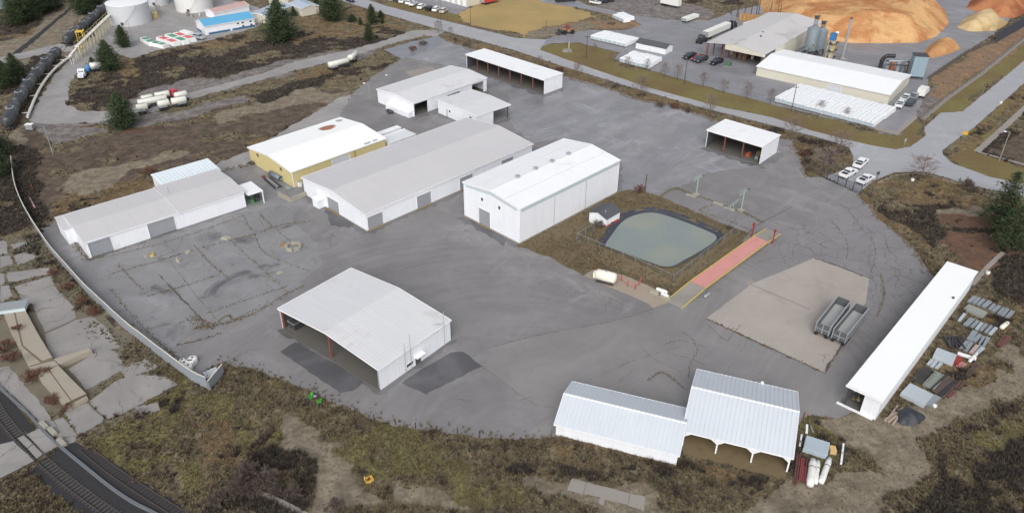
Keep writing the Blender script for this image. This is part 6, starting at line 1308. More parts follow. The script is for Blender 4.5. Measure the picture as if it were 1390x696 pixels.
# mill hall with a canopy
hm = 5.05; P1, P2, P3_, P4 = at(960,57.7,hm), at(1039,74.3,hm), at(1075,23.7,hm), at(1120,29,hm); yw = heading(P2,P1); Lm = (P1-P2).length
t = thing('mill_hall','big grey-roofed mill hall with an open canopy on red posts','building',(P2.x,P2.y,.02),yw-R(90)); Wm = Lm; Dm = 50.
sl = 1.3; prof = [(0,hm-.1),(Wm/2,hm+sl-.1),(Wm,hm-.1),(Wm,hm+.1),(Wm/2,hm+sl+.1),(0,hm+.1)]
obj('roof', MB().extr(prof,-.2,Dm,'x'), M('mill_roof',(198,196,196),.6,.05,.12,rib=('x',.6,.2),streak=('y',.05),stain=((172,168,166),.08,.58)), t)
mb = MB(); wallf(mb,(8,.3),(8,Wm-5.),0,hm-.15,[(4,6.5,0,2.6),(7.5,10,0,2.6)],(1,0)); obj('wall', mb, WALLC, t); mb = MB(); wallf(mb,(8,.1),(Dm,.1),0,hm-.15,[],(0,1)); obj('wall', mb, WALLC, t); mb = MB(); wallf(mb,(8,Wm-5.),(Dm,Wm-5.),0,hm-.15,[],(0,-1)); obj('wall', mb, WALLC, t)
obj('gable_panel', MB().extr([(0,hm-1.0),(Wm*.68,hm-1.0),(Wm*.68,hm+sl*.5),(Wm/2,hm+sl-.12),(0,hm-.12)],-.1,.05,'x'), WALLC, t); obj('side_panel', MB().box(0,8,.0,.14,hm-1.4,hm-.12), DARKST, t)
for (x,y) in ((.2,Wm-.4),(.2,Wm*.7),(5.,Wm-.4),(5,Wm*.7),(12,Wm-.4),(20,Wm-.4),(.2,.3)): obj('post', MB().box(x-.18,x+.18,y-.18,y+.18,.02,hm-.1), REDST, t)
for (x,y) in ((14,8),(19,9.5)): obj('roof_vent', MB().lathe([(.3,hm+.8),(.3,hm+1.5),(.05,hm+1.6)],10,'z',(x,y,0)), DARKST, t)
for i,y in enumerate((9.,10.6,12.6)): 
    q = t.matrix_basis @ Vector((6.3,y,0)); ob = thing('lumber_pack', ('brown lumber pack at the right under the mill canopy','brown lumber pack in the middle under the mill canopy','brown lumber pack at the left under the mill canopy')[i],'lumber',(q.x,q.y,.03),yw)
    for k in range(3): obj('tier', MB().box(-.65,.65,-1.,1.,.1+.75*k,.78+.75*k), M('brown_lumber',(120,100,82),.8,.15,2.), ob)
    obj('bearer', MB().box(-.6,.6,-.8,-.6,0,.1).box(-.6,.6,.6,.8,0,.1), WOODT, ob)
# long white-roofed mill building
h2 = 2.9; A2, B3, C2 = at(1208,129,h2), at(1028,90.5,h2), at(1246.5,104.5,h2); yw2 = heading(B3,A2); L2 = (A2-B3).length; d = C2-A2; W2 = abs(-d.x*math.sin(yw2)+d.y*math.cos(yw2))
t = thing('mill_annex','long cream mill building with a bright white roof','building',(B3.x,B3.y,.02),yw2); rf = gable(t,L2,W2,h2,4.1,WALLC,M('mill_white_roof',(238,240,243),.5,.02,.12,rib=('x',.6,.2),streak=('y',.03)),holes={'y0':[(L2*.56,L2*.66,0,2.2)]}); door(t,'y0',L2,W2,L2*.56,L2*.66,2.18,M('pale_door',(206,210,216)),sill=False)
# silos and mill machinery
SILO = M('silo_steel',(142,154,160),.4,.08,.4,metal=.35,rib=('z',.5,.35),streak=('z',.08))
def silo(label, x, y, r, h_, head):
    p = at(x,y); t = thing('silo', label, 'silo', (p.x,p.y,.02)); obj('shell', MB().lathe([(r,2.2),(r,h_),(r*.3,h_+.9),(r*.3,h_+1.1)],24), SILO, t); obj('hopper', MB().lathe([(.4,.6),(r,2.2)],24), SILO, t)
    for k in range(6): a = k*math.pi/3; obj('leg', MB().box(r*math.cos(a)-.1,r*math.cos(a)+.1,r*math.sin(a)-.1,r*math.sin(a)+.1,0,2.4), DARKST, t)
    mb = MB(); 
    for (u,v) in ((-.5,-.5),(.5,-.5),(.5,.5),(-.5,.5)): mb.tube((u,v,h_+.8),(u*.7,v*.7,h_+head),.07,n=4)
    for k in range(3): zq = h_+1+head*k/4; mb.tube((-.5,-.5,zq),(.5,-.5,zq+.8),.05,n=4); mb.tube((.5,.5,zq),(-.5,.5,zq+.8),.05,n=4)
    obj('head_frame', mb, DARKST, t); obj('head', MB().box(-.6,.6,-.5,.5,h_+head-.2,h_+head+.6).box(-.8,1.0,-.3,.3,h_+head+.6,h_+head+.8), DARKST, t); return t
silo('taller steel silo with a head frame at the mill', 1098,76,2.2,9.2,3.4); silo('second steel silo just behind the taller one', 1109,74,2.0,8.2,2.2)
p = at(1125,86); t = thing('cyclone_tower','white duct tower with a blue box on top beside the silos','tower',(p.x,p.y,.02),R(50))
obj('duct', MB().tube((0,0,0),(0,0,8.6),.75,n=14), TKR, t); obj('blue_box', MB().box(-2.3,-.7,-.9,.9,8.,10.2), M('blue_machine',(58,108,160),.5,.08), t); obj('yellow_frame', MB().box(-2.3,-2.1,-.9,-.7,0,8).box(-.9,-.7,-.9,-.7,0,8).box(-2.3,-2.1,.7,.9,0,8).box(-2.2,-.8,-.85,-.75,5.,6.5), M('yellow_machine',(196,170,80),.6,.1), t); obj('elbow', MB().path([(0,0,8.5),(.5,0,9.3),(1.7,0,9.8)],.5,10), TKR, t); obj('grey_duct', MB().tube((1.5,.5,0),(1.5,.5,7.8),.6,n=12), SILO, t)
for k in range(3): obj('walkway', MB().box(-2.5,2.4,-1.2,1.2,2.4*k+1.8,2.4*k+1.9), DARKST, t)
p = at(1092,80); t = thing('scaffold','dark pipe scaffold round the foot of the silos','frame',(p.x,p.y,.02),R(45))
for x in np.linspace(-5,5,6):
    for y in (-1.2,1.2): obj('upright', MB().tube((x,y,0),(x,y,4.2),.08,n=5), DARKST, t)
for zq in (1.4,2.8,4.2): obj('ledger', MB().path([(-5,-1.2,zq),(5,-1.2,zq)],.07,5).path([(-5,1.2,zq),(5,1.2,zq)],.07,5), GALV, t)
obj('conveyor', MB().tube((2,-1,5.),(7.5,-2.,.3),.35,n=8), GALV, t)
hs_ = hgt(1143,80,1151,24); p = at(1143,80); t = thing('flue_stack','tall thin steel flue leaning slightly beside the chip pile','stack',(p.x,p.y,.02)); obj('flue', MB().tube((0,0,.3),(0,0,hs_),.42,.36,12), GALV, t); obj('base', MB().box(-.8,.8,-.8,.8,0,.4), BLOCK, t); obj('cap', MB().lathe([(.45,hs_-.3),(.45,hs_)],12), DARKST, t)
p = at(1194,95); t = thing('dust_duct','big black duct elbow behind the white mill roof','duct',(p.x,p.y,.02),R(-8)); obj('elbow', MB().path([(0,0,0),(0,0,3.2),(.5,0,4.2),(1.5,0,4.7),(3.6,0,4.7)],.65,12), M('black_duct',(52,52,58),.5,.15), t); obj('flange', MB().lathe([(.8,3.0),(.8,3.2)],14), DARKST, t)
p = at(1216,98); t = thing('boiler_plant','rusty pipes and ducts of the boiler plant beside the blue grey silo','machinery',(p.x,p.y,.02),R(-10))
for k in range(5): obj('vessel', MB().lathe([(.2,0),(.7,.1),(.7,2.6+.4*(k%3)),(.2,3.+.4*(k%3))],12,'z',(-3.2+1.7*k,.3*(k%2),0)), (SILO,RUST,GALV)[k%3], t)
obj('beam', MB().box(-3.6,4.4,-.9,-.7,2.4,2.7).box(-3.6,4.4,.9,1.1,3.,3.3), DARKST, t); obj('pipe', MB().path([(-3.,0,3.4),(2,0,3.6),(4.6,0,4.8)],.35,8), SILO, t); obj('mast', MB().tube((1.5,0,0),(1.5,0,6.5),.08,n=5), GALV, t)
p = at(1241,106); t = thing('square_silo','blue grey corrugated square silo at the end of the mill','silo',(p.x,p.y,.02),R(-12)); BGS = M('blue_grey_steel',(138,158,170),.45,.06,.4,rib=('xy',.7,.8),streak=('z',.08)); obj('body', MB().box(-2.,2.,-1.8,1.8,1.0,7.3), BGS, t); obj('rim', MB().box(-2.1,2.1,-1.9,1.9,7.3,7.5), DARKST, t)
for (x,y) in ((-1.8,-1.6),(1.8,-1.6),(1.8,1.6),(-1.8,1.6)): obj('leg', MB().box(x-.15,x+.15,y-.15,y+.15,0,1.), DARKST, t)
p = at(987.5,90); t = thing('transformer_box','green electric transformer box by the mill canopy','box',(p.x,p.y,.02),R(-40)); obj('body', MB().box(-1.,1.,-.8,.8,.12,1.4), M('transformer_green',(84,112,96),.6,.08), t); obj('lid', MB().box(-1.05,1.05,-.85,.85,1.4,1.5), M('transformer_green',(84,112,96)), t); obj('base', MB().box(-1.2,1.2,-1.,1.,0,.12), BLOCK, t)
# chip piles
def pile(label, px, hmax, cols, slope=.72, seed=1, step=.8):
    poly = np.array(wpoly(px)); x0,y0 = poly.min(0); x1,y1 = poly.max(0); X,Y = np.meshgrid(np.arange(x0-1,x1+1.01,step),np.arange(y0-1,y1+1.01,step))
    d = np.full(X.shape,1e9); n = len(poly)
    for i in range(n):
        a,b = poly[i],poly[(i+1)%n]; e = b-a; t_ = np.clip(((X-a[0])*e[0]+(Y-a[1])*e[1])/(e@e),0,1); d = np.minimum(d,np.hypot(X-a[0]-t_*e[0],Y-a[1]-t_*e[1]))
    ins = pip(X,Y,poly); dd = np.where(ins,d,-d); nz = vnoise(X,Y,.09,seed)*1.+vnoise(X,Y,.3,seed+1)*.35
    Hh = np.minimum(dd*slope*(.75+.5*vnoise(X,Y,.13,seed+2)),hmax*(.72+.4*vnoise(X,Y,.06,seed+3)))+np.where(dd>.8,nz*1.1-.55+(vnoise(X,Y,.8,seed+9)-.5)*.7,0); Hh = np.where(dd>0,np.maximum(Hh,.02),-.15)
    # soften
    for _ in range(2): Hh[1:-1,1:-1] = (Hh[1:-1,1:-1]*4+Hh[:-2,1:-1]+Hh[2:,1:-1]+Hh[1:-1,:-2]+Hh[1:-1,2:])/8
    ox,oy = poly.mean(0); ii = np.arange(X.size).reshape(X.shape); q = np.stack([ii[:-1,:-1],ii[:-1,1:],ii[1:,1:],ii[1:,:-1]],-1).reshape(-1,4)
    keep = (dd.ravel()[q]>-1.3).any(1); q = q[keep]
    m, nt, b = _start('chips_'+label[:12].replace(' ','_')); P = _n(nt,'ShaderNodeNewGeometry').outputs['Position']; n1 = _noise(nt,P,.09,5,.6,.6); n2 = _noise(nt,P,1.5,5,.7); n4 = _noise(nt,_map(nt,P,.5,(.25,.8,.3)),.5,4)
    c = _mix(nt,_step(nt,n1,.40,.60),lin(cols[0]),lin(cols[1])); c = _scale(nt,c,_math(nt,'ADD',_math(nt,'MULTIPLY_ADD',n2,.5,.68),_math(nt,'MULTIPLY_ADD',n4,.34,-.10))); nt.links.new(c,b.inputs['Base Color']); b.inputs['Roughness'].default_value = .95; b.inputs['Specular IOR Level'].default_value = .1
    bp = _n(nt,'ShaderNodeBump'); bp.inputs['Strength'].default_value = .9; bp.inputs['Distance'].default_value = .5; nt.links.new(n2,bp.inputs['Height']); nt.links.new(bp.outputs[0],b.inputs['Normal'])
    me = np_mesh('chip_pile',np.stack([X.ravel()-ox,Y.ravel()-oy,Hh.ravel()],-1),q,m,4); me.shade_smooth(); ob = obj('chip_pile',me,None,loc=(ox,oy,.02)); tag(ob,label,'wood chips')
OR = ((182,128,86),(210,168,120))
pile('huge orange wood chip pile behind the mill',[(1045,34),(1100,50),(1150,58),(1200,59),(1246,58),(1270,50),(1287,32),(1282,14),(1255,-6),(1180,-30),(1080,-28),(1030,0)],7.2,OR,seed=3)
pile('pale yellow wood chip pile beside the dark fence',[(1300,37),(1315,43),(1350,42),(1367,31),(1352,20),(1315,22)],4.6,((186,160,116),(210,188,146)),.8,7,.8)
pile('small orange wood chip pile nearest the mill',[(1253,75),(1260,80),(1288,73),(1304,66),(1292,57),(1264,60)],3.6,((182,136,94),(206,166,120)),.8,9,.8)
pile('rusty orange wood chip pile at the top right',[(1312,12),(1345,21),(1374,25),(1400,12),(1400,-22),(1330,-14)],4.8,((154,96,70),(184,128,90)),.8,13,1.)
pile('pale wood chip pile at the top right corner',[(1350,0),(1380,6),(1420,0),(1420,-30),(1350,-24)],5.,((188,162,122),(208,184,142)),.8,15,1.2)
pile('pale wood chip heap beyond the huge pile',[(1180,-6),(1240,2),(1262,4),(1270,-8),(1200,-28)],3.4,((206,180,140),(224,204,170)),.8,17,1.)
# dark screen fence and low block wall at the mill edge
g = wpoly([(1351,59),(1390,36),(1440,8)]); DS = M('dark_screen',(62,68,78),.7,.12,.5,rib=('x',.8,.6)); o = Vector((*g[0],0)); t = thing('screen_fence','tall dark screen fence at the top right','fence',o,heading(g[0],g[2])); Lg = (Vector(g[2])-Vector(g[0])).length; n = 16
for i in range(n): obj('panel', MB().box(Lg*i/n+.03,Lg*(i+1)/n-.03,-.05,.05,.1,4.1+.12*(i%2)), DS, t); obj('post', MB().box(Lg*i/n-.08,Lg*i/n+.08,.06,.25,0,4.4), DARKST, t)
g = wpoly([(1259,108),(1285,90),(1313,71),(1335,62),(1351,58)]); n = 0; ww = thing('block_wall','low dark block retaining wall at the edge of the chip yard','wall',(g[0][0],g[0][1],0)); o = Vector((*g[0],0))
for a,b in zip(g[:-1],g[1:]):
    a,b = Vector((*a,0))-o,Vector((*b,0))-o; d = b-a; k = int(d.length/1.3)
    for i in range(k):
        p = a+d*((i+.5)/k); jj = random.uniform(-.15,.15); ob = obj('block', MB().hexa([(-.55,-.35,0),(.55,-.35,0),(.55,.35,0),(-.55,.35,0)],[(-.5,-.3,.7+jj),(.5,-.3,.7+jj),(.5,.3,.7),(-.5,.3,.7)]), M('dark_block',(92,84,78),.9,.2,.8), ww, loc=(p.x+jj,p.y,-.02), rz=math.atan2(d.y,d.x)+jj)
g = wpoly([(1252,162),(1285,134),(1330,102),(1384,58),(1440,14)]); chainlink('roadside wire fence along the mill verge', g, 1.5, 4., wires=.6, postm=DARKST)
sheet('footpath', ribbon(g,1.3), .018, CONCS, world=True)
g = wpoly([(733,66),(760,60)]); 
# stacked brown lumber beyond the hall, and bare mill poles
zz = zoom(960,0,9.93); a,b = at(*zz((425,280))[0]), at(*zz((910,330))[0]); t = thing('lumber_wall','long brown stacked lumber wall behind the mill hall','lumber',(a.x,a.y,.02),heading(a,b)); Lw = (b-a).length; TB = M('stacked_lumber',(176,136,92),.8,.15,1.5,rib=('z',.4,.7))
for i in range(10): obj('pack', MB().box(Lw*i/10+.05,Lw*(i+1)/10-.05,0,1.8,0,2.3+.15*(i%3)), TB, t)
PW2 = M('pole_dark',(84,74,66),.9,.15)
for i,(x,y,yt) in enumerate(((320,200,80),(395,230,-60),(415,240,-50),(505,180,-40),(590,190,-60),(650,280,-60),(690,200,-40),(835,230,30),(940,290,70),(965,280,60),(1105,230,90),(1235,230,60))):
    b_ = zz((x,y))[0]; p = at(*b_); hh = max(4,hgt(*b_,*zz((x,yt))[0])); t = thing('timber_pole','thin bare timber pole among those behind the mill hall','pole',(p.x,p.y,0),0,'thin poles behind the mill hall'); obj('shaft', MB().tube((0,0,0),(.3*math.sin(i*2.1),0,hh),.16,.1,6), PW2, t)
# utility poles and lamps
def pole(label, base, top, mat=PW2, arm=0, r=.13, lamp=None, name='utility_pole'):
    p = at(*base); hh = hgt(*base,*top); t = thing(name, label, 'pole', (p.x,p.y,0)); obj('shaft', MB().tube((0,0,-.03),(0,0,hh),r,r*.7,8), mat, t)
    if arm: obj('crossarm', MB().box(-arm,arm,-.06,.06,hh-.6,hh-.45), mat, t)
    if lamp: obj('lamp_arm', MB().path([(0,0,hh-.3),(-.6,0,hh),(-1.1,0,hh-.05)],.05,5), GALV, t); obj('lamp_head', MB().box(-1.5,-.9,-.15,.15,hh-.12,hh+.06), TRIM, t)
    return t
pole('dark utility pole by the grass mound at the mill entrance',(795.7,79),(795.7,48),arm=.9); pole('dark utility pole in the mill lot near the black pickup',(928.7,115),(929.7,79),arm=.8); pole('dark utility pole before the large lumber block',(1074,151.5),(1079,116),arm=.8); pole('utility pole at the edge of the golden field',(639,33),(638,9),arm=.5,r=.1); pole('pale lamp post behind the workshop, the nearer one',(502,136),(498.6,113),GALV,r=.12,name='lamp_post',lamp=1); pole('pale lamp post behind the workshop, the farther one',(530.6,113),(530,102),GALV,r=.1,name='lamp_post',lamp=1)
pole('wooden lamp pole in the brown lot at the right',(1356,218.5),(1368.6,178),M('pole_grey',(150,142,132),.8,.1),lamp=1,name='lamp_post'); pole('pale metal pole on the muddy ground below the gravel bend',(72,209),(71,168),GALV,r=.12); pole('thin lamp post beside the wrapped bundles',(181,57.5),(175,28),GALV,r=.1,lamp=1,name='lamp_post'); pole('pale pole among the top left trees',(68,13),(63,-3),GALV,r=.12); pole('thin pole at the car park corner',(599,40),(594,0),DARKST,r=.08,name='lamp_post',lamp=1); pole('short pole near the wheel loader',(741,43),(741,27),DARKST,r=.08); pole('thin pole in front of the mill canopy',(957,79),(958,60),REDST,r=.1)
p = at(1190,243); t = thing('road_sign','dark small sign post at the yard entrance','sign',(p.x,p.y,0)); obj('post', MB().tube((0,0,0),(0,0,1.6),.06,n=6), DARKST, t); obj('panel', MB().box(-.35,.35,-.03,.03,1.1,1.9), DARKST, t)
p = at(1308,188); t = thing('road_sign','yellow warning sign at the road junction','sign',(p.x,p.y,0),R(-40)); obj('post', MB().tube((0,0,0),(0,0,1.3),.05,n=6), GALV, t); obj('panel', MB().prism([(-.6,-.03),(.6,-.03),(.6,.03),(-.6,.03)],1.0,2.0), M('sign_yellow',(220,170,60),.5,.05), t)
p = at(1227,198); t = thing('road_sign','small white sign on the lawn by the junction','sign',(p.x,p.y,0),R(20)); obj('post', MB().tube((0,0,0),(0,0,1.6),.06,n=6), GALV, t); obj('panel', MB().box(-.35,.35,-.03,.03,1.2,2.), GALV, t)
for i,(x,y,lab) in enumerate(((1238,246,'white barrel in the dry grass right of the entrance'),(1358,141,'white barrel on the verge of the side road'),(1340,372,'small white bucket in the grass right of the long shed'),(42,176,'white box trailer on the muddy ground below the tank train'))):
    p = at(x,y); t = thing('barrel' if i < 3 else 'utility_box', lab, 'barrel' if i < 3 else 'box', (p.x,p.y,0))
    if i < 3: obj('body', MB().lathe([(.32,0),(.4,.25),(.38,.7),(.3,.75)],12), WHT, t, smooth=True); obj('lid', MB().lathe([(.3,.75),(.3,.8)],12), GALV, t)
    else: obj('body', MB().box(-.9,.9,-.6,.6,.2,1.5), GALV, t); obj('roof', MB().box(-1.,1.,-.7,.7,1.5,1.6), TRIM, t); obj('skid', MB().box(-.9,.9,-.6,.6,0,.2), DARKST, t)
# grass mound with a rock at the mill entrance
p = at(772,69); t = thing('rock_mound','grey rock mound with a pale post at the mill entrance','rocks',(p.x,p.y,0)); RK = M('grey_rock',(132,126,120),.9,.2,.8)
for k in range(16): a = random.uniform(0,6.28); rr = random.uniform(0,2.4); s = random.uniform(.35,.9); x,y = rr*math.cos(a),rr*math.sin(a); obj('rock', MB().hexa([(x-s,y-s*.8,0),(x+s*.9,y-s,0),(x+s,y+s*.8,0),(x-s*.7,y+s,0)],[(x-s*.5,y-s*.4,s*1.1),(x+s*.4,y-s*.5,s*.9),(x+s*.5,y+s*.4,s*1.2),(x-s*.4,y+s*.5,s)]), RK, t)
obj('post', MB().tube((0,0,.4),(0,0,3.),.08,n=6), TRIM, t)
p = at(831,33); t = thing('dirt_heap','dark heap of debris on the dirt right of the field','heap',(p.x,p.y,0))
for k in range(10): a = random.uniform(0,6.28); rr = random.uniform(0,1.8); s = random.uniform(.4,.8); x,y = rr*math.cos(a),rr*math.sin(a)*.6; obj('lump', MB().hexa([(x-s,y-s,0),(x+s,y-s,0),(x+s,y+s,0),(x-s,y+s,0)],[(x-s*.4,y-s*.4,s),(x+s*.4,y-s*.5,s*.8),(x+s*.5,y+s*.3,s*.9),(x-s*.4,y+s*.4,s)]), M('dark_debris',(84,72,64),.9,.25,.8), t)
# ================================================================ STORED MATERIAL beside the long shed
zz = zoom(1190,330,5.355); GS = M('grey_sheeting',(150,158,164),.5,.10,.6,rib=('y',.18,.8),metal=.15); GS2 = M('pale_sheeting',(184,194,200),.45,.08,.6,rib=('y',.2,.8),metal=.1); GD = M('dull_sheeting',(150,152,146),.6,.08,.6,rib=('y',.2,.8))
def bundle(name, label, a, b, wd, h_, mat, layers=3, group=None, cat='sheets', bear=True):
    a,b = at(*a,h_*.5),at(*b,h_*.5); X = (b-a).length/2; t = thing(name,label,cat,(mid(a,b).x,mid(a,b).y,-.02),heading(a,b),group)
    if bear:
        for s in (-.6,.6): obj('bearer', MB().box(X*s-.08,X*s+.08,-wd/2,wd/2,0,.12), WOODT, t)
    for k in range(layers):
        dx = random.uniform(-.05,.05); obj('sheet', MB().box(-X+dx,X+dx,-wd/2+abs(dx),wd/2-abs(dx),.12+(h_-.12)*k/layers,.12+(h_-.12)*(k+1)/layers-.02), mat, t)
    return t
ORD = ['leftmost','second from the left','third from the left','fourth from the left','fifth from the left','sixth from the left','seventh from the left','eighth from the left','rightmost']
def nth(i, n): return ORD[i] if i < n-1 else 'rightmost'
g1 = 'short grey sheet bundles in the row nearest the long shed end'
for i,(x0,y0,x1,y1) in enumerate(((670,430,715,390),(705,440,745,400),(735,452,780,410),(775,465,822,425),(820,485,855,447),(845,500,892,458),(885,520,925,475),(910,530,950,480),(945,545,988,495))): bundle('sheet_bundle',nth(i,9)+' '+'short grey sheet bundle in the uppermost row beside the long shed',zz((x0,y0))[0],zz((x1,y1))[0],.62 if i != 3 else .8,.5,GS,3,g1)
for i,(x0,y0,x1,y1) in enumerate(((600,565,640,515),(645,600,695,550),(690,612,735,567),(725,628,765,580),(755,637,798,590),(790,652,835,602),(822,665,868,615))): bundle('sheet_bundle',nth(i,7)+' '+'short grey sheet bundle in the second row beside the long shed',zz((x0,y0))[0],zz((x1,y1))[0],.55 if i != 1 else .85,.45,GS if i % 3 else GS2,3,'second row of grey sheet bundles')
zz = zoom(1180,440,4.97)
for i,(x0,y0,x1,y1,w_) in enumerate(((672,110,712,50,.95),(705,118,748,72,.7),(745,145,775,85,.6),(760,150,802,92,.7))): bundle('sheet_bundle',nth(i,4)+' '+'short grey sheet bundle in the third row beside the long shed',zz((x0,y0))[0],zz((x1,y1))[0],w_,.5,GS,3,'third row of grey sheet bundles')
for i,(x0,y0,x1,y1,w_) in enumerate(((622,165,660,115,.6),(648,180,688,125,.6),(685,195,728,145,.65),(728,195,768,158,.6))): bundle('sheet_bundle',nth(i,4)+' '+'short sheet bundle in the fourth row beside the long shed',zz((x0,y0))[0],zz((x1,y1))[0],w_,.45,GS if i < 2 else (M('pinkish_sheeting',(176,158,156),.6,.08) if i == 2 else GS2),3,'fourth row of sheet bundles')
for i,(x0,y0,x1,y1,w_) in enumerate(((395,275,425,240,.55),(420,290,455,245,.55),(450,300,485,262,.55))): bundle('sheet_bundle',nth(i,3)+' '+'short pale sheet bundle beside the large pale sheet pile',zz((x0,y0))[0],zz((x1,y1))[0],w_,.4,GS2,2,'pale bundles by the large pile')
z1 = zoom(1190,330,5.355); bundle('sheet_pile','flat dull grey sheet pile between the two upper rows of bundles',z1((650,465))[0],z1((785,525))[0],1.9,.7,GD,4)
bundle('sheet_pile','large pale sheet pile with a red end beside the lattice frames',zz((440,195))[0],zz((575,245))[0],2.6,.9,GS2,4); 
bundle('red_cladding','red cladding sheets leaning at the end of the pale pile',zz((575,262))[0],zz((605,225))[0],1.1,.85,M('red_sheeting',(150,62,58),.6,.1,.6,rib=('y',.2,.8)),3); bundle('red_cladding','pinkish cladding offcut beside the red sheets',zz((600,290))[0],zz((640,262))[0],.9,.4,M('pink_sheeting',(172,124,122),.6,.1),2)
bundle('sheet_pile','lowest large pale sheet pile nearest the camera',zz((240,440))[0],zz((400,520))[0],3.4,.8,GS2,4); bundle('sheet_bundle','narrow grey strips beside the lowest pale sheet pile',zz((400,545))[0],zz((460,490))[0],.9,.6,GS,3)
bundle('steel_beams','white steel beams right of the pale sheet pile',zz((595,195))[0],zz((720,235))[0],.8,.35,TRIM,2,cat='beams')
LATM = M('lattice_steel',(148,160,154),.6,.1,.8)
def lattice(label,a,b,wd,mat):
    a,b = at(*a,.4),at(*b,.4); X = (b-a).length/2; t = thing('lattice_frame',label,'frame',(mid(a,b).x,mid(a,b).y,-.02),heading(a,b)); mb = MB()
    for y in (-wd/2,wd/2): obj('rail', MB().box(-X,X,y-.07,y+.07,.3,.5), mat, t)
    n = 9
    for k in range(n+1): x = -X+2*X*k/n; mb.box(x-.05,x+.05,-wd/2+.07,wd/2-.07,.34,.46)
    for k in range(n): x = -X+2*X*k/n; mb.tube((x,-wd/2,.4),(x+2*X/n,wd/2,.4),.05,n=4)
    obj('lacing', mb, mat, t); obj('foot', MB().box(-X*.7,-X*.6,-wd/2,wd/2,0,.3).box(X*.6,X*.7,-wd/2,wd/2,0,.3), WOODT, t)
lattice('dark green lattice frame lying left of the pair', zz((320,385))[0], zz((400,300))[0], 1.6, DARKST); lattice('pale green lattice frame lying right of the pair', zz((395,420))[0], zz((475,330))[0], 1.7, LATM)
def logs(name,label,a,b,wd,n,h_,mats,cat='timber',jit=.12):
    a,b = at(*a,h_*.4),at(*b,h_*.4); X = (b-a).length/2; t = thing(name,label,cat,(mid(a,b).x,mid(a,b).y,-.02),heading(a,b))
    for k in range(n):
        y = -wd/2+wd*(k+.5)/n; j = random.uniform(-jit,jit); zq = random.uniform(0,h_*.55); w_ = wd/n*.45
        obj('beam', MB().hexa([(-X*random.uniform(.8,1),y-w_+j,zq),(X*random.uniform(.8,1),y-w_-j,zq),(X*random.uniform(.8,1),y+w_-j,zq),(-X*random.uniform(.8,1),y+w_+j,zq)],[(-X*.95,y-w_+j,zq+h_*.45),(X*.95,y-w_-j,zq+h_*.45),(X*.95,y+w_-j,zq+h_*.45),(-X*.95,y+w_+j,zq+h_*.45)]), random.choice(mats), t)
    return t
DK = M('charred_timber',(58,56,58),.8,.25,.8); DK2 = M('brown_timber',(92,78,72),.85,.25,.8); DK3 = M('red_brown_steel',(110,72,70),.7,.2,.8)
logs('timber_pile','dark timber pile beside the pale lattice frame',zz((440,470))[0],zz((560,360))[0],2.6,8,.6,[DK,DK2]); logs('timber_pile','scattered charred beams beside the third row of bundles',zz((560,90))[0],zz((585,165))[0],2.4,9,.7,[DK,DK,DARKST],jit=.5); logs('timber_pile','crossed charred beams lying near the wall of the long shed',zz((540,120))[0],zz((640,90))[0],1.6,5,.5,[DK],jit=.6)
logs('steel_pile','red brown steel sections right of the dark timber',zz((520,490))[0],zz((575,450))[0],.7,3,.5,[DK3],'steel'); logs('steel_pile','rusty steel sections below the tilted white roll',zz((660,350))[0],zz((730,265))[0],.7,3,.5,[DK3,DK2],'steel'); logs('steel_pile','red brown steel sections right of the upper rows',zz((870,150))[0],zz((935,80))[0],1.,4,.6,[DK3],'steel'); logs('steel_pile','rusty offcuts between the timber and the track',zz((580,435))[0],zz((625,385))[0],.8,4,.5,[DK3,DK2],'steel')
logs('plank_pile','pale weathered planks beside the black tarpaulin',zz((120,665))[0],zz((225,560))[0],1.2,5,.5,[WOODT,M('pale_plank',(172,158,146),.8,.15)],'planks',.3)
def roll(label,a,b,r,mat,name='tarp_roll'):
    a,b = at(*a,r),at(*b,r); X = (b-a).length/2; t = thing(name,label,'roll',(mid(a,b).x,mid(a,b).y,-.02),heading(a,b)); obj('roll', MB().lathe([(.05,-X),(r*.8,-X+.05),(r,-X*.6),(r*.92,0),(r,X*.6),(r*.7,X-.05),(.05,X)],12,'x',(0,0,r)), mat, t, smooth=True); obj('tie', MB().lathe([(r*1.0,-.06),(r*1.03,0),(r*1.0,.06)],12,'x',(X*.3,0,r)), DARKST, t)
roll('tilted white roll among the stored sheets',zz((675,250))[0],zz((730,190))[0],.3,WHT); roll('cream roll at the far end of the second row',z1((905,615))[0],z1((955,575))[0],.42,CREAM); roll('small white bundle at the end of the lowest sheet pile',zz((430,550))[0],zz((458,545))[0],.35,WHT)
# black tarpaulin heap
p = at(*zz((265,625))[0]); X,Y = np.meshgrid(np.linspace(-2.3,2.3,26),np.linspace(-1.7,1.7,20)); rr = np.sqrt((X/2.3)**2+(Y/1.7)**2); rr = rr*(1+.12*np.sin(5*np.arctan2(Y,X)))
Hh = np.clip(1-rr**2.5,0,1)*1.0*(.75+.5*vnoise(X+50,Y+50,1.3,5))+.10*np.abs(np.sin(4*X+2*Y)); Hh = np.where(rr>1.02,-.1,Hh); ii = np.arange(X.size).reshape(X.shape); q = np.stack([ii[:-1,:-1],ii[:-1,1:],ii[1:,1:],ii[1:,:-1]],-1).reshape(-1,4); q = q[(rr.ravel()[q]<1.1).any(1)]
ob = obj('tarpaulin_heap',np_mesh('tarpaulin',np.stack([X.ravel(),Y.ravel(),Hh.ravel()],-1),q,M('black_tarp',(54,57,64),.45,.15,.8,bump=.6),4),None,loc=(p.x,p.y,-.02),rz=R(20)); tag(ob,'black tarpaulin draped over a heap at the end of the long shed','tarpaulin')
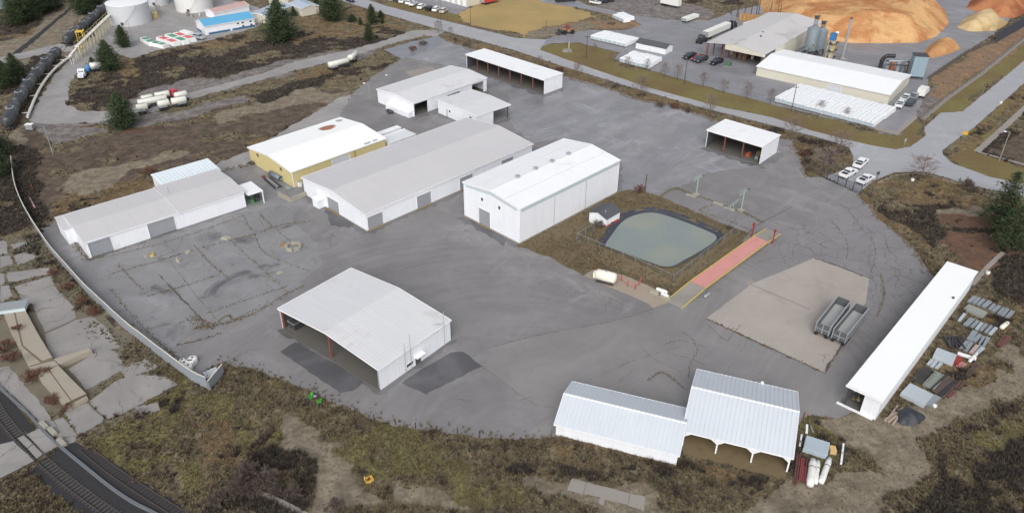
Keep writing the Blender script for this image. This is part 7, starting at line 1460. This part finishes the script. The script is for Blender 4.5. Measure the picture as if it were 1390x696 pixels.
# debris right of the open barn
zz = zoom(1050,540,5.355)
bundle('sheet_pile','pale ribbed sheet pile right of the open barn',zz((225,330))[0],zz((395,385))[0],2.7,1.0,M('pale_blue_sheet',(178,192,202),.45,.08,.6,rib=('y',.2,.8),metal=.1),4); bundle('plywood_stack','tan plywood stack beside the pale ribbed sheets',zz((405,375))[0],zz((450,380))[0],1.2,.8,M('plywood',(206,176,120),.7,.08,.8),4,cat='plywood')
roll('fat white tarpaulin roll right of the open barn',zz((265,635))[0],zz((290,445))[0],.55,WHT); roll('white tarpaulin roll beside the fat one',zz((305,620))[0],zz((325,455))[0],.35,WHT); roll('outer white tarpaulin roll at the right of the pile',zz((345,615))[0],zz((410,435))[0],.42,WHT)
logs('steel_pile','red painted steel beams along the open barn wall',zz((205,610))[0],zz((225,440))[0],.9,4,.6,[M('red_beam',(132,64,66),.7,.15),DK3],'steel',.1); logs('steel_pile','dark red beams closest to the open barn corner',zz((160,630))[0],zz((180,400))[0],.5,3,.5,[DK3],'steel',.1)
bundle('white_beam','white beam lying right of the plywood stack',zz((490,480))[0],zz((508,335))[0],.35,.4,TRIM,1,cat='beam'); bundle('white_beam','white board standing above the pale ribbed sheets',zz((240,260))[0],zz((243,195))[0],.4,.3,TRIM,1,cat='beam'); bundle('white_beam','thin white board beside the open barn roof corner',zz((190,350))[0],zz((205,265))[0],.25,.3,TRIM,1,cat='beam'); bundle('tan_board','short tan board above the debris',zz((232,138))[0],zz((238,105))[0],.35,.35,WOODT,1,cat='board'); bundle('tan_board','thin grey board leaning right of the white one',zz((290,255))[0],zz((270,200))[0],.2,.25,GALV,1,cat='board')
# pipes and steel beside the yellow shed
zz = zoom(340,190,6.96)
a,b = at(*zz((185,315))[0],.9),at(*zz((285,365))[0],.9); t = thing('steel_pipe','large grey steel pipe lying against the yellow shed','pipe',(mid(a,b).x,mid(a,b).y,.02),heading(a,b)); X = (b-a).length/2; obj('pipe', MB().lathe([(.55,-X),(.62,-X),(.62,X),(.55,X),(.55,-X)],14,'x',(0,0,.9)), M('dark_galv',(120,128,138),.5,.12,metal=.2), t, smooth=True); obj('cradle', MB().box(-X*.6,-X*.5,-.6,.6,0,.35).box(X*.5,X*.6,-.6,.6,0,.35), WOODT, t)
logs('steel_pile','dark steel beams stacked below the big pipe',zz((150,360))[0],zz((265,455))[0],1.6,5,.7,[DK,DARKST,GALV],'steel'); logs('steel_pile','rusty beam ends left of the big pipe',zz((115,340))[0],zz((160,370))[0],.9,3,.6,[RUST,DK3],'steel'); logs('steel_pile','grey steel drums and beams right of the big pipe',zz((330,445))[0],zz((380,465))[0],.8,3,.5,[GALV,DARKST],'steel')
# odd pipes behind the sheet fence
zz = zoom(0,200,5.354); roll('pink plastic pipe lying in the scrub behind the fence',zz((215,365))[0],zz((255,440))[0],.18,M('pink_pipe',(184,150,158),.6,.08),'plastic_pipe'); roll('bent dark pipe lying in the scrub behind the fence',zz((150,285))[0],zz((190,345))[0],.12,DARKST,'plastic_pipe'); roll('short red pipe lying in the scrub behind the fence',zz((225,270))[0],zz((240,310))[0],.10,REDP,'plastic_pipe')
# ================================================================ TREES
def leaf_mat(name, c0, c1, tr=.15):
    m, nt, b = _start(name); a = _n(nt,'ShaderNodeAttribute',attribute_name='tint'); P = _n(nt,'ShaderNodeNewGeometry').outputs['Position']
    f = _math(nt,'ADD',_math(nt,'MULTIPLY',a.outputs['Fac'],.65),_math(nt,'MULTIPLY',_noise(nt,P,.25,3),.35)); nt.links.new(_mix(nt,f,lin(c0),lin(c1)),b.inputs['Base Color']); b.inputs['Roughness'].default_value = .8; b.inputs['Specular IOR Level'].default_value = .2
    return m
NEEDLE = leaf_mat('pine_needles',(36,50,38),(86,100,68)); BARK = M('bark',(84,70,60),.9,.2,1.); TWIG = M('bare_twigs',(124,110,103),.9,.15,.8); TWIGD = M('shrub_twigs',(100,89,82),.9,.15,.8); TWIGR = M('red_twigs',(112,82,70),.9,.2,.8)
def tri_cloud(name, cen, size, mat, rngk, flat=.5, tint=None):
    n = len(cen); v = rngk.normal(size=(n,3,3)); v /= np.linalg.norm(v,axis=2,keepdims=True)+1e-9; v[:,:,2] *= flat
    co = (cen[:,None,:]+v*size[:,None,None]).reshape(-1,3); me = np_mesh(name,co,np.arange(n*3).reshape(-1,3),mat,3)
    at_ = me.attributes.new('tint','FLOAT','POINT'); tt = rngk.random(n) if tint is None else tint; at_.data.foreach_set('value',np.repeat(tt,3).astype(np.float32)); return me
def pine_mesh(seed, H=10., rad=2.4, base=.10, dens=1.0):
    g = np.random.default_rng(seed); cen = []; siz = []; tin = []; br = MB(); z_ = base*H
    br.tube((0,0,-.1),(g.normal()*.1,g.normal()*.1,H*.97),.20,.03,7)
    while z_ < H*.985:
        f = (z_/H-base)/(1-base); prof = (min(1,.45+f*3.2) if f < .18 else (1-((f-.18)/.82)**1.75))*rad+.18
        nb = int(6+g.integers(0,4)); a0 = g.random()*6.28
        for k in range(nb):
            a = a0+k*6.28/nb+g.normal()*.25; Lb = prof*g.uniform(.55,1.15); rise = .25*(f-.45)*Lb+g.normal()*.08; d = np.array([math.cos(a),math.sin(a),0])
            if Lb > .5: br.tube((0,0,z_),tuple(d*Lb*.85+np.array([0,0,z_+rise])),.045,.012,3,cap=False)
            nc = max(2,int(Lb*6*dens))
            for q in range(nc):
                t_ = g.uniform(.2,1.05)**.8; c = d*Lb*t_+np.array([0,0,z_+rise*t_-.10*Lb*t_**2]); sp = .16+.16*Lb*t_
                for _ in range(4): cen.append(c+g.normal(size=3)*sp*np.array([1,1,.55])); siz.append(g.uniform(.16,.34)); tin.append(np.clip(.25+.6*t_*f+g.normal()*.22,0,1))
        z_ += H*.028*g.uniform(.8,1.25)
    return mesh_of('trunk',br,BARK), tri_cloud('crown',np.array(cen),np.array(siz),NEEDLE,g,.6,np.array(tin))
PINES = [pine_mesh(5,10,2.5,.06), pine_mesh(6,10,3.2,.05,1.15), pine_mesh(7,10,2.0,.08), pine_mesh(8,10,2.8,.16), pine_mesh(9,10,2.7,.14,.5)]
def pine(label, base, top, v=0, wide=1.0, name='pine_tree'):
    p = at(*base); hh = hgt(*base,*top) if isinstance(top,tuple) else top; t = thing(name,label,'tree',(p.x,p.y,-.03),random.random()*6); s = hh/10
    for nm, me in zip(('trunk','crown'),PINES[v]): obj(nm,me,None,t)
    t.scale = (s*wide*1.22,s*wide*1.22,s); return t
pine('tallest dark pine at the top left, cut by the upper edge',(382,56),(381,-3),1,1.0); pine('tall dark pine at the top edge beside the road',(451,28),(450,-22),1,.85); pine('slim pine with a pale lamp behind it near the road',(505,31),(504,5.5),0,.95); pine('slim pine standing alone in the dry field',(501,55),(499,31),0,.95); pine('small bushy pine nearest the road',(517,25),(517,14),0,1.3); pine('smallest pine below the bushy one by the road',(519,32),(519,22.5),0,1.1); pine('low round pine in the dry grass near the top',(478,29.5),(478,19),1,1.6); pine('thin young pine in the dry grass',(489.6,34),(489.6,23),0,.9); pine('small pine beside the cream hall',(399,22),(399,9),0,1.2); pine('dark pine behind the cream hall at the top',(430,8),(430,-6),0,1.2)
pine('broad pine beside the parked white truck on the bend',(150,95),(145,53),1,.95); pine('pine in front of the red hut by the tank yard',(169,64),(162,34),0,1.1); pine('small pine left of the broad pine on the bend',(126,89),(125,77),0,1.2); pine('dense pine beside the row of tank trailers',(169,173),(161,123),1,.95)
pine('dark pine left of the front tank train, right one of the pair',(25,108),(22.7,70),1,.9); pine('dark pine left of the front tank train, left one of the pair',(8,118),(6,76),1,.9); pine('green pine cut by the left edge below the train',(-4,212),(-5,168),1,1.); pine('pine at the left edge above the fence end',(2,238),(2,200),0,1.3)
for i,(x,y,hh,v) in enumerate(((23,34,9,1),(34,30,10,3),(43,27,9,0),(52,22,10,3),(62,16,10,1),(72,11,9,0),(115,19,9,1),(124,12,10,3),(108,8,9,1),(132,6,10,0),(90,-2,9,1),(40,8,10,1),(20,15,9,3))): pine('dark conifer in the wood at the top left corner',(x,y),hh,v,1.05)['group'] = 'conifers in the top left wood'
pine('tall loose pine at the right edge, upper one',(1353,312),(1362,226),4,.75); pine('broad pine in front at the right edge',(1366,340),(1368,272),4,.95); pine('dark pine cut by the right edge',(1399,334),(1399,256),4,.85)
def bare_mesh(seed, H=6., spread=.55, stems=1, twig=.05, lvl=6, mat=TWIG):
    g = random.Random(seed); mb = MB()
    def grow_(p, d, L_, r, k):
        q = p+d*L_; mb.tube(p,q,r,r*.65,4 if k > 2 else 3,cap=False)
        if k == 0: return
        for _ in range(3 if k > 2 else (4 if k > 1 else 5)):
            nd = (d+Vector((g.gauss(0,spread),g.gauss(0,spread),g.gauss(.06,spread*.6)))).normalized(); grow_(p+d*L_*g.uniform(.55,1.),nd,L_*g.uniform(.55,.82),max(r*.58,twig*.6),k-1)
    for s in range(stems):
        d = Vector((g.gauss(0,.12 if stems == 1 else .45),g.gauss(0,.12 if stems == 1 else .45),1)).normalized(); grow_(Vector((0,0,-.05)),d,H*.30,H*.018 if stems == 1 else twig*1.6,lvl)
    zmax = max(v[2] for v in mb.v); mb.v = [(x*H/zmax,y*H/zmax,z_*H/zmax) for x,y,z_ in mb.v]; return mesh_of('branches',mb,mat)
def oval_tree(seed, H=6., rad=2.3, base=.22):
    g = random.Random(seed); mb = MB(); lead = [Vector((0,0,-.05))]
    for k in range(1,9): lead.append(Vector((g.gauss(0,.05)*k*.4,g.gauss(0,.05)*k*.4,H*k/8)))
    for i in range(8): mb.tube(lead[i],lead[i+1],.10*(1-i/8.5)+.015,.10*(1-(i+1)/8.5)+.015,5,cap=False)
    for q in range(34):
        f = base+(.97-base)*(q/33.); i = min(7,int(f*8)); p = lead[i].lerp(lead[i+1],f*8-i); u = (f-base)/(1-base); Lb = rad*(math.sin(math.pi*min(1,.22+.80*u))**.7)*g.uniform(.7,1.1)+.15; a = q*2.4+g.gauss(0,.3)
        d = Vector((math.cos(a),math.sin(a),.45+.7*u)).normalized(); e = p+d*Lb; mb.tube(p,e,.035,.018,3,cap=False)
        for k in range(6):
            t_ = g.uniform(.25,1.); s = p+d*Lb*t_; d2 = (d+Vector((g.gauss(0,.6),g.gauss(0,.6),g.gauss(.2,.4)))).normalized(); L2 = Lb*g.uniform(.25,.5); e2 = s+d2*L2; mb.tube(s,e2,.022,.015,3,cap=False)
            for m_ in range(3): d3 = (d2+Vector((g.gauss(0,.7),g.gauss(0,.7),g.gauss(.2,.5)))).normalized(); s3 = s+d2*L2*g.uniform(.3,1.); mb.tube(s3,s3+d3*L2*g.uniform(.4,.8),.018,.012,3,cap=False)
    return mesh_of('branches',mb,TWIG)
BARE = [oval_tree(1,6,2.5), oval_tree(2,6,2.1), oval_tree(3,6,2.9,.18)]; SHRUB = [bare_mesh(11,2,.5,9,.03,3,TWIGD), bare_mesh(12,2,.6,10,.022,3,TWIGD), bare_mesh(13,2,.5,10,.022,3,TWIGR), bare_mesh(14,4,.42,8,.04,4,TWIGD)]
def bare(label, base, hh, v=0, wide=1., name='bare_tree', src=None, cat='tree', group=None, ref=6.):
    p = at(*base); me = (src or BARE)[v]; H0 = max(q.co.z for q in me.vertices); s = hh/H0; t = thing(name,label,cat,(p.x,p.y,-.03),random.random()*6,group); t.scale = (s*wide,s*wide,s); obj('branches' if name != 'bare_tree' else 'crown',me,None,t)
    if name == 'bare_tree': obj('trunk',MB().tube((0,0,-.05),(0,0,H0*.26),.12,.10,7),BARK,t)
    return t
bare('bare spreading tree beside the gate, left one',(1119.7,234),7.0,0,1.55); bare('bare spreading tree behind the gate by the road',(1138,206),6.2,2,1.4); bare('bare round tree right of the entrance',(1248,244.5),6.6,1,1.6)
for x,y,hh,lab in ((710,84,2.6,'small bare tree on the road verge behind the long open shed'),(733,89,3.,'bare tree on the road verge right of the small one'),(784,104.5,4.4,'bare tree on the road verge at the shed corner'),(869,132,6.3,'tallest bare tree on the road verge'),(963,156,5.6,'bare tree on the road verge near the short open shed'),(1073,190,6.2,'bare tree on the verge right of the short open shed'),(823,118,2.4,'low bare tree on the verge left of the tallest one'),(595,45,4.2,'dark bare tree where the gravel road meets the road'),(612,48,2.8,'small bare tree right of the gravel road mouth')): bare(lab,(x,y),hh*1.15,random.randrange(3),1.1)
for i,(x,y,hh) in enumerate(((852,93,3.6),(878,96,3.6),(901.5,105,4.6),(919,109,4.6),(954,117.5,4.2),(982,126.5,4.2),(1013.6,134,4.6),(1045,141.5,4.4),(1113,152,3.4),(1148,162,3.2),(807,70,2.6),(830,83,2.8))): bare('bare street tree in the row along the mill lot',(x,y),hh*1.15,i%3,.95,group='street trees along the mill lot')
def shrub(label, base, hh, v=0, wide=1.2, group=None): return bare(label,base,hh,v,wide,'bare_shrub',SHRUB,'shrub',group)
for k,(x,y,hh,v) in enumerate(((330,668,3.6,3),(345,655,4.0,3),(362,662,3.6,3),(318,680,3.2,3),(352,676,3.2,3),(300,690,3.,3),(338,645,2.8,3),(375,672,2.6,3))): shrub('tall bare shrub in the thicket at the bottom left',(x,y),hh,v,.95,'thicket at the bottom left')
shrub('bare shrub right of the bottom left thicket',(402,676),2.6,3,.9); shrub('bare shrub at the lower edge of the scrub',(455,698),2.8,3,.9); shrub('dark bare shrub by the road at the right',(1308,258),3.4,3,.9); shrub('bare bush beside the right pine',(1322,262),1.6,1,1.4)
for x,y,hh,lab in ((74,374,1.5,'reddish bush against the sheet fence, uppermost'),(92,394,1.6,'reddish bush against the sheet fence, second down'),(112,414,1.7,'reddish bush against the sheet fence, third down'),(128,428,1.8,'reddish bush against the sheet fence, lowest'),(6,478,2.2,'bare bush at the left edge below the platform'),(18,490,2.,'bare bush below the platform, second from the left'),(44,516,2.,'orange brown bush at the foot of the platform'),(60,512,1.8,'purple bush in front of the platform junction'),(72,548,1.7,'bare bush at the platform end'),(92,556,1.3,'small bush at the platform corner')): shrub(lab,(x,y),hh,2,1.3)
t = shrub('dark red bush growing on top of the platform',(25,449),1.0,2,1.6); pp_ = at(25,447,1.); t.location = (pp_.x,pp_.y,1.0)
shrub('dark bush by the fence below the slabs',(104,420),.9,0,1.4); shrub('pink bare bush at the corner of the pond bank',(868,262),2.,2,1.2); shrub('small bush on the pond bank near the scale',(990,313),1.2,0,1.2); shrub('bare bush beside the pump shed',(812,313),2.6,1,.8)
shrub('dark red bush behind the low warehouse',(205,238),2.4,2,1.3); shrub('bush between warehouse and yellow shed',(342,224),1.2,0,1.6)
for i,(x,y) in enumerate(((835,120),(898,146),(915,148),(935,153),(742,94),(760,99),(690,80),(672,75),(1092,212),(1097,222),(1100,232),(618,56),(632,62),(575,62),(560,70))): shrub('low bare bush in the roadside verge',(x,y),random.uniform(1.2,2.2),i%3,1.3,'verge bushes')

# ================================================================ GROUND VEGETATION (uncountable)
FOOT = []                                   # paved and built ground where nothing grows
for ob in list(COL.objects):
    if ob.type == 'MESH' and ob.get('kind') == 'structure' and ob.name.split('.')[0] in ('asphalt_yard','road','asphalt_lot','car_park','gravel_road','tank_yard','concrete_pad','concrete_apron','footpath','ballast','level_crossing','track_bed','pond_water','pond_liner','asphalt_path','wet_lot','worn_path'):
        if ob.name.split('.')[0] == 'pond_liner': continue
        FOOT.append(np.array([v.co[:2] for v in ob.data.vertices]))
FOOT += [np.array(grow(wps,1.2))] + [np.array(wpoly(s)) for s in SLABS]
for ob in list(COL.objects):
    if ob.type == 'EMPTY' and ob.get('category') in ('building','platform','shed'):
        bpy.context.view_layer.update() if not FOOT is None and False else None
bpy.context.view_layer.update()
for ob in list(COL.objects):
    if ob.type == 'EMPTY' and ob.get('category') in ('building','shed','platform','sheets','tank','beams','frame','timber','tarpaulin'):
        pts = [ob.matrix_world @ (ch.matrix_local @ Vector(c)) for ch in ob.children if ch.type == 'MESH' for c in ch.bound_box]
        if not pts: continue
        loc_ = [ob.matrix_world.inverted() @ p for p in pts]; x0,x1 = min(p.x for p in loc_),max(p.x for p in loc_); y0,y1 = min(p.y for p in loc_),max(p.y for p in loc_)
        FOOT.append(np.array([(ob.matrix_world @ Vector(c))[:2] for c in ((x0,y0,0),(x1,y0,0),(x1,y1,0),(x0,y1,0))]))
def free(x,y):
    ok = np.ones(x.shape,bool)
    for p in FOOT:
        x0,y0 = p.min(0); x1,y1 = p.max(0); s = np.nonzero((x>x0)&(x<x1)&(y>y0)&(y<y1)&ok)[0]
        if len(s): k = pip(x[s],y[s],p); ok[s[k]] = False
    return ok
def in_view(x,y,pad=30):
    d = np.stack([x,y,np.full_like(x,-CAM_H)],-1); zc = d@FW; px = PW/2+CAM_F*(d@RT)/zc; py = PH/2-CAM_F*(d@UP)/zc
    return (px>-60-pad)&(px<PW+60+pad)&(py>-20-pad)&(py<PH+40+pad)
def tufts(name, x, y, hmin, hmax, wd, nb, mat, z=-.03, lean=.6, tint=None):
    n = len(x); g = rng; s = g.uniform(hmin,hmax,n)
    az = g.random((n,nb))*6.283; ln = g.uniform(.1,lean,(n,nb)); hh = s[:,None]*g.uniform(.5,1.05,(n,nb)); r0 = s[:,None]*.22*g.random((n,nb)); w_ = wd*s[:,None]*g.uniform(.6,1.3,(n,nb))
    cx = x[:,None]+np.cos(az)*r0; cy = y[:,None]+np.sin(az)*r0; px_,py_ = -np.sin(az)*w_,np.cos(az)*w_; zz_ = np.full_like(cx,1.)*(z if np.isscalar(z) else z[:,None])
    tx,ty,tz = cx+np.cos(az)*ln*hh,cy+np.sin(az)*ln*hh,zz_+hh*np.sqrt(1-np.minimum(ln,.95)**2)
    co = np.stack([np.stack([cx-px_,cy-py_,zz_],-1),np.stack([cx+px_,cy+py_,zz_],-1),np.stack([tx,ty,tz],-1)],2).reshape(-1,3)
    me = np_mesh(name,co,np.arange(n*nb*3).reshape(-1,3),mat,3); a = me.attributes.new('tint','FLOAT','POINT'); tt = g.random(n) if tint is None else tint; a.data.foreach_set('value',np.repeat(np.clip(tt,0,1),nb*3).astype(np.float32)); return me
VM = {'straw':leaf_mat('dry_grass',(98,82,62),(152,132,102)),'brush':leaf_mat('dark_brush',(52,47,43),(92,85,77)),'scrub':leaf_mat('scrub',(84,77,61),(138,127,103)),'green':leaf_mat('moss_grass',(78,76,52),(126,122,80)),'lawn':leaf_mat('lawn_grass',(112,96,66),(124,116,72)),'field':leaf_mat('field_grass',(158,124,64),(188,152,84)),'dirt':leaf_mat('sparse_weeds',(94,84,66),(140,126,98))}
N = 420000                                  # candidates, denser near the camera
u = rng.random(N); yy = 52*np.exp(u*math.log(340/52.)); xx = (rng.random(N)*2-1)*(yy*.70+28)
k = in_view(xx,yy); xx,yy = xx[k],yy[k]; k = free(xx,yy); xx,yy = xx[k],yy[k]; cl = classify(xx,yy)
nz1 = vnoise(xx,yy,.16,21); nz2 = vnoise(xx,yy,.6,22); patch = .55*nz1+.45*nz2
dens = {-1:.75,0:.95,1:.85,2:.75,3:.12,4:.22,5:.30,6:.0,7:.25,8:.06,9:.10}
kinds = {'scrub':[],'brush':[],'straw':[],'green':[],'lawn':[],'field':[],'dirt':[]}
rr = rng.random(len(xx)); pick = rng.random(len(xx))
dv = np.array([dens[c] for c in range(-1,10)])[cl+1]; keep = rr < dv*np.clip(.35+1.3*patch,.2,1.25)
lab = np.full(len(xx),'',dtype='U6')
def setk(mask,table):
    idx = np.nonzero(mask)[0]; acc = 0.
    for nm,pr in table: q = idx[(pick[idx]>=acc)&(pick[idx]<acc+pr)]; lab[q] = nm; acc += pr
setk(cl==-1,(('scrub',.58),('brush',.1),('straw',.14),('green',.18))); setk(cl==0,(('brush',.72),('scrub',.22),('straw',.06))); setk(cl==1,(('straw',.72),('scrub',.28))); setk(cl==2,(('green',.62),('scrub',.25),('straw',.13))); setk(cl==3,(('dirt',1.),)); setk(cl==4,(('dirt',1.),)); setk(cl==5,(('lawn',1.),)); setk(cl==6,(('field',1.),)); setk(cl==7,(('dirt',1.),)); setk(cl==8,(('dirt',1.),)); setk(cl==9,(('straw',1.),))
NAMES = {'straw':('dry_grass','pale dry grass tufts over the banks and verges','grass'),'brush':('dark_brush','dark leafless brush covering the rough ground','brush'),'scrub':('scrub','brown scrub and dead weeds around the yard','scrub'),'green':('moss_grass','mossy green grass tufts in the rough ground','grass'),'lawn':('lawn_grass','short brownish green grass along the road','grass'),'field':('field_grass','short golden grass of the field','grass'),'dirt':('weeds','sparse weeds on the bare dirt','weeds')}
SZ = {'straw':(.22,.5,.16,6),'brush':(.3,.85,.10,9),'scrub':(.2,.6,.15,7),'green':(.14,.36,.24,6),'lawn':(.08,.16,.4,4),'field':(.1,.2,.4,4),'dirt':(.12,.3,.2,5)}
# extra tufts: crack weeds, pond bank, fence foot, yard border
ex = {'straw':[],'scrub':[],'brush':[],'dirt':[]}
def along(px,n,sp,kind,closed=False):
    p = smooth_line(wpoly(px),5); 
    for _ in range(n): i = random.randrange(len(p)-1); t_ = random.random(); ex[kind].append((p[i][0]*(1-t_)+p[i+1][0]*t_+random.gauss(0,sp),p[i][1]*(1-t_)+p[i+1][1]*t_+random.gauss(0,sp)))
for c in CRACKS:
    if c[2]: along(c[0],int(26*len(c[0])),.14,'dirt')
for e in ([(959,432),(1010,456),(1060,479),(1119,506)],[(1119,506),(1150,456),(1175,414)]): along(e,160,.2,'dirt')
along([(262,446),(290,441),(330,431),(384,402)],200,.45,'dirt'); along([(895,268),(915,256),(935,262),(975,276),(1012,290),(1035,302)],300,.4,'dirt'); along([(262,432),(272,438),(283,444)],200,.6,'dirt')
along([(302,491),(350,504),(405,524),(441,541),(471,556),(501,567),(536,577),(592,584),(647,593),(700,598),(752,592)],320,.8,'scrub'); along([(756,594),(836,614),(918,634)],350,.7,'straw'); along([(1267,373),(1241,339),(1216,313),(1191,293),(1165,263)],420,.5,'straw'); along([(1096,240),(1086,215),(1076,190)],200,.6,'straw')
along([(638,70),(700,85),(765,105),(826,120),(864,135),(906,143),(942,153),(977,166)],700,.8,'straw'); along([(120,352),(200,330)],60,.4,'dirt'); along([(84,300),(104,330),(118,352)],120,.5,'straw'); along([(1188,566),(1250,480),(1318,392)],300,.7,'straw'); along([(120,440),(170,470),(215,500),(262,520)],260,.9,'scrub'); along([(60,340),(90,375),(125,415)],160,.7,'straw'); along([(340,224),(300,232)],60,.5,'straw'); along([(150,392),(190,440),(230,476),(258,498)],160,.4,'dirt')
# pond bank
bx = rng.uniform(*sorted((at(700,333).x,at(1016,316).x)),60000); by = rng.uniform(at(907,408).y-3,at(870,259).y+3,60000)
isl = np.array(wpoly(ISLAND)); k = pip(bx,by,isl)&~pip(bx,by,np.array(grow(wps,1.1))); bx,by = bx[k],by[k]
for p in FOOT:
    if len(p) > 100 and abs(p.mean(0)[0]-isl.mean(0)[0]) < 200 and pip(np.array([isl.mean(0)[0]]),np.array([isl.mean(0)[1]]),p)[0]: continue
    k = pip(bx,by,p); bx,by = bx[~k],by[~k]
dmin = np.min(np.hypot(bx[:,None]-np.array(wps)[None,:,0],by[:,None]-np.array(wps)[None,:,1]),1); bz = np.interp(dmin,[.75,1.6,3.4,5.6,7],[.8,.95,.62,0,0])
bn = vnoise(bx,by,.25,31); sel = rng.random(len(bx)) < .10+.42*bn; bx,by,bz,bn = bx[sel],by[sel],bz[sel],bn[sel]; kk = rng.random(len(bx))
bank = {'straw':kk<.5,'scrub':(kk>=.5)&(kk<.85),'green':kk>=.85}
for nm in ('scrub','brush','straw','green','lawn','field','dirt'):
    s = keep&(lab==nm); x_,y_ = xx[s],yy[s]; zt = np.full(len(x_),-.03)
    if nm in ex and ex[nm]: e = np.array(ex[nm]); x_ = np.r_[x_,e[:,0]]; y_ = np.r_[y_,e[:,1]]; zt = np.r_[zt,np.full(len(e),.02)]
    if nm in bank: b_ = bank[nm]; x_ = np.r_[x_,bx[b_]]; y_ = np.r_[y_,by[b_]]; zt = np.r_[zt,bz[b_]]
    if not len(x_): continue
    a,b_,w_,nb = SZ[nm]; far = np.hypot(x_,y_); 
    me = tufts(nm,x_,y_,a,b_,w_,nb,VM[nm],zt,.75,tint=.5*vnoise(x_,y_,.12,41)+.5*rng.random(len(x_)))
    n0,lb,ct = NAMES[nm]; ob = obj(n0,me,None,kind='stuff'); ob['label'] = lb; ob['category'] = ct
    print(nm,len(x_))

# larger separate clumps of brush
cx_ = xx[(cl == 0) & (pick < .035)]; cy_ = yy[(cl == 0) & (pick < .035)]; c2 = (cl == -1) & (pick < .004); cx_ = np.r_[cx_, xx[c2]]; cy_ = np.r_[cy_, yy[c2]]
ob = obj('brush_clumps', tufts('brush_clumps', cx_, cy_, .7, 1.35, .05, 22, VM['brush'], np.full(len(cx_), -.03), .85), None, kind='stuff'); ob['label'] = 'larger leafless brush clumps standing out of the scrub'; ob['category'] = 'brush'
print('clumps', len(cx_), 'tris', sum(len(o.data.polygons) for o in COL.objects if o.type == 'MESH' and o.get('kind') == 'stuff'))
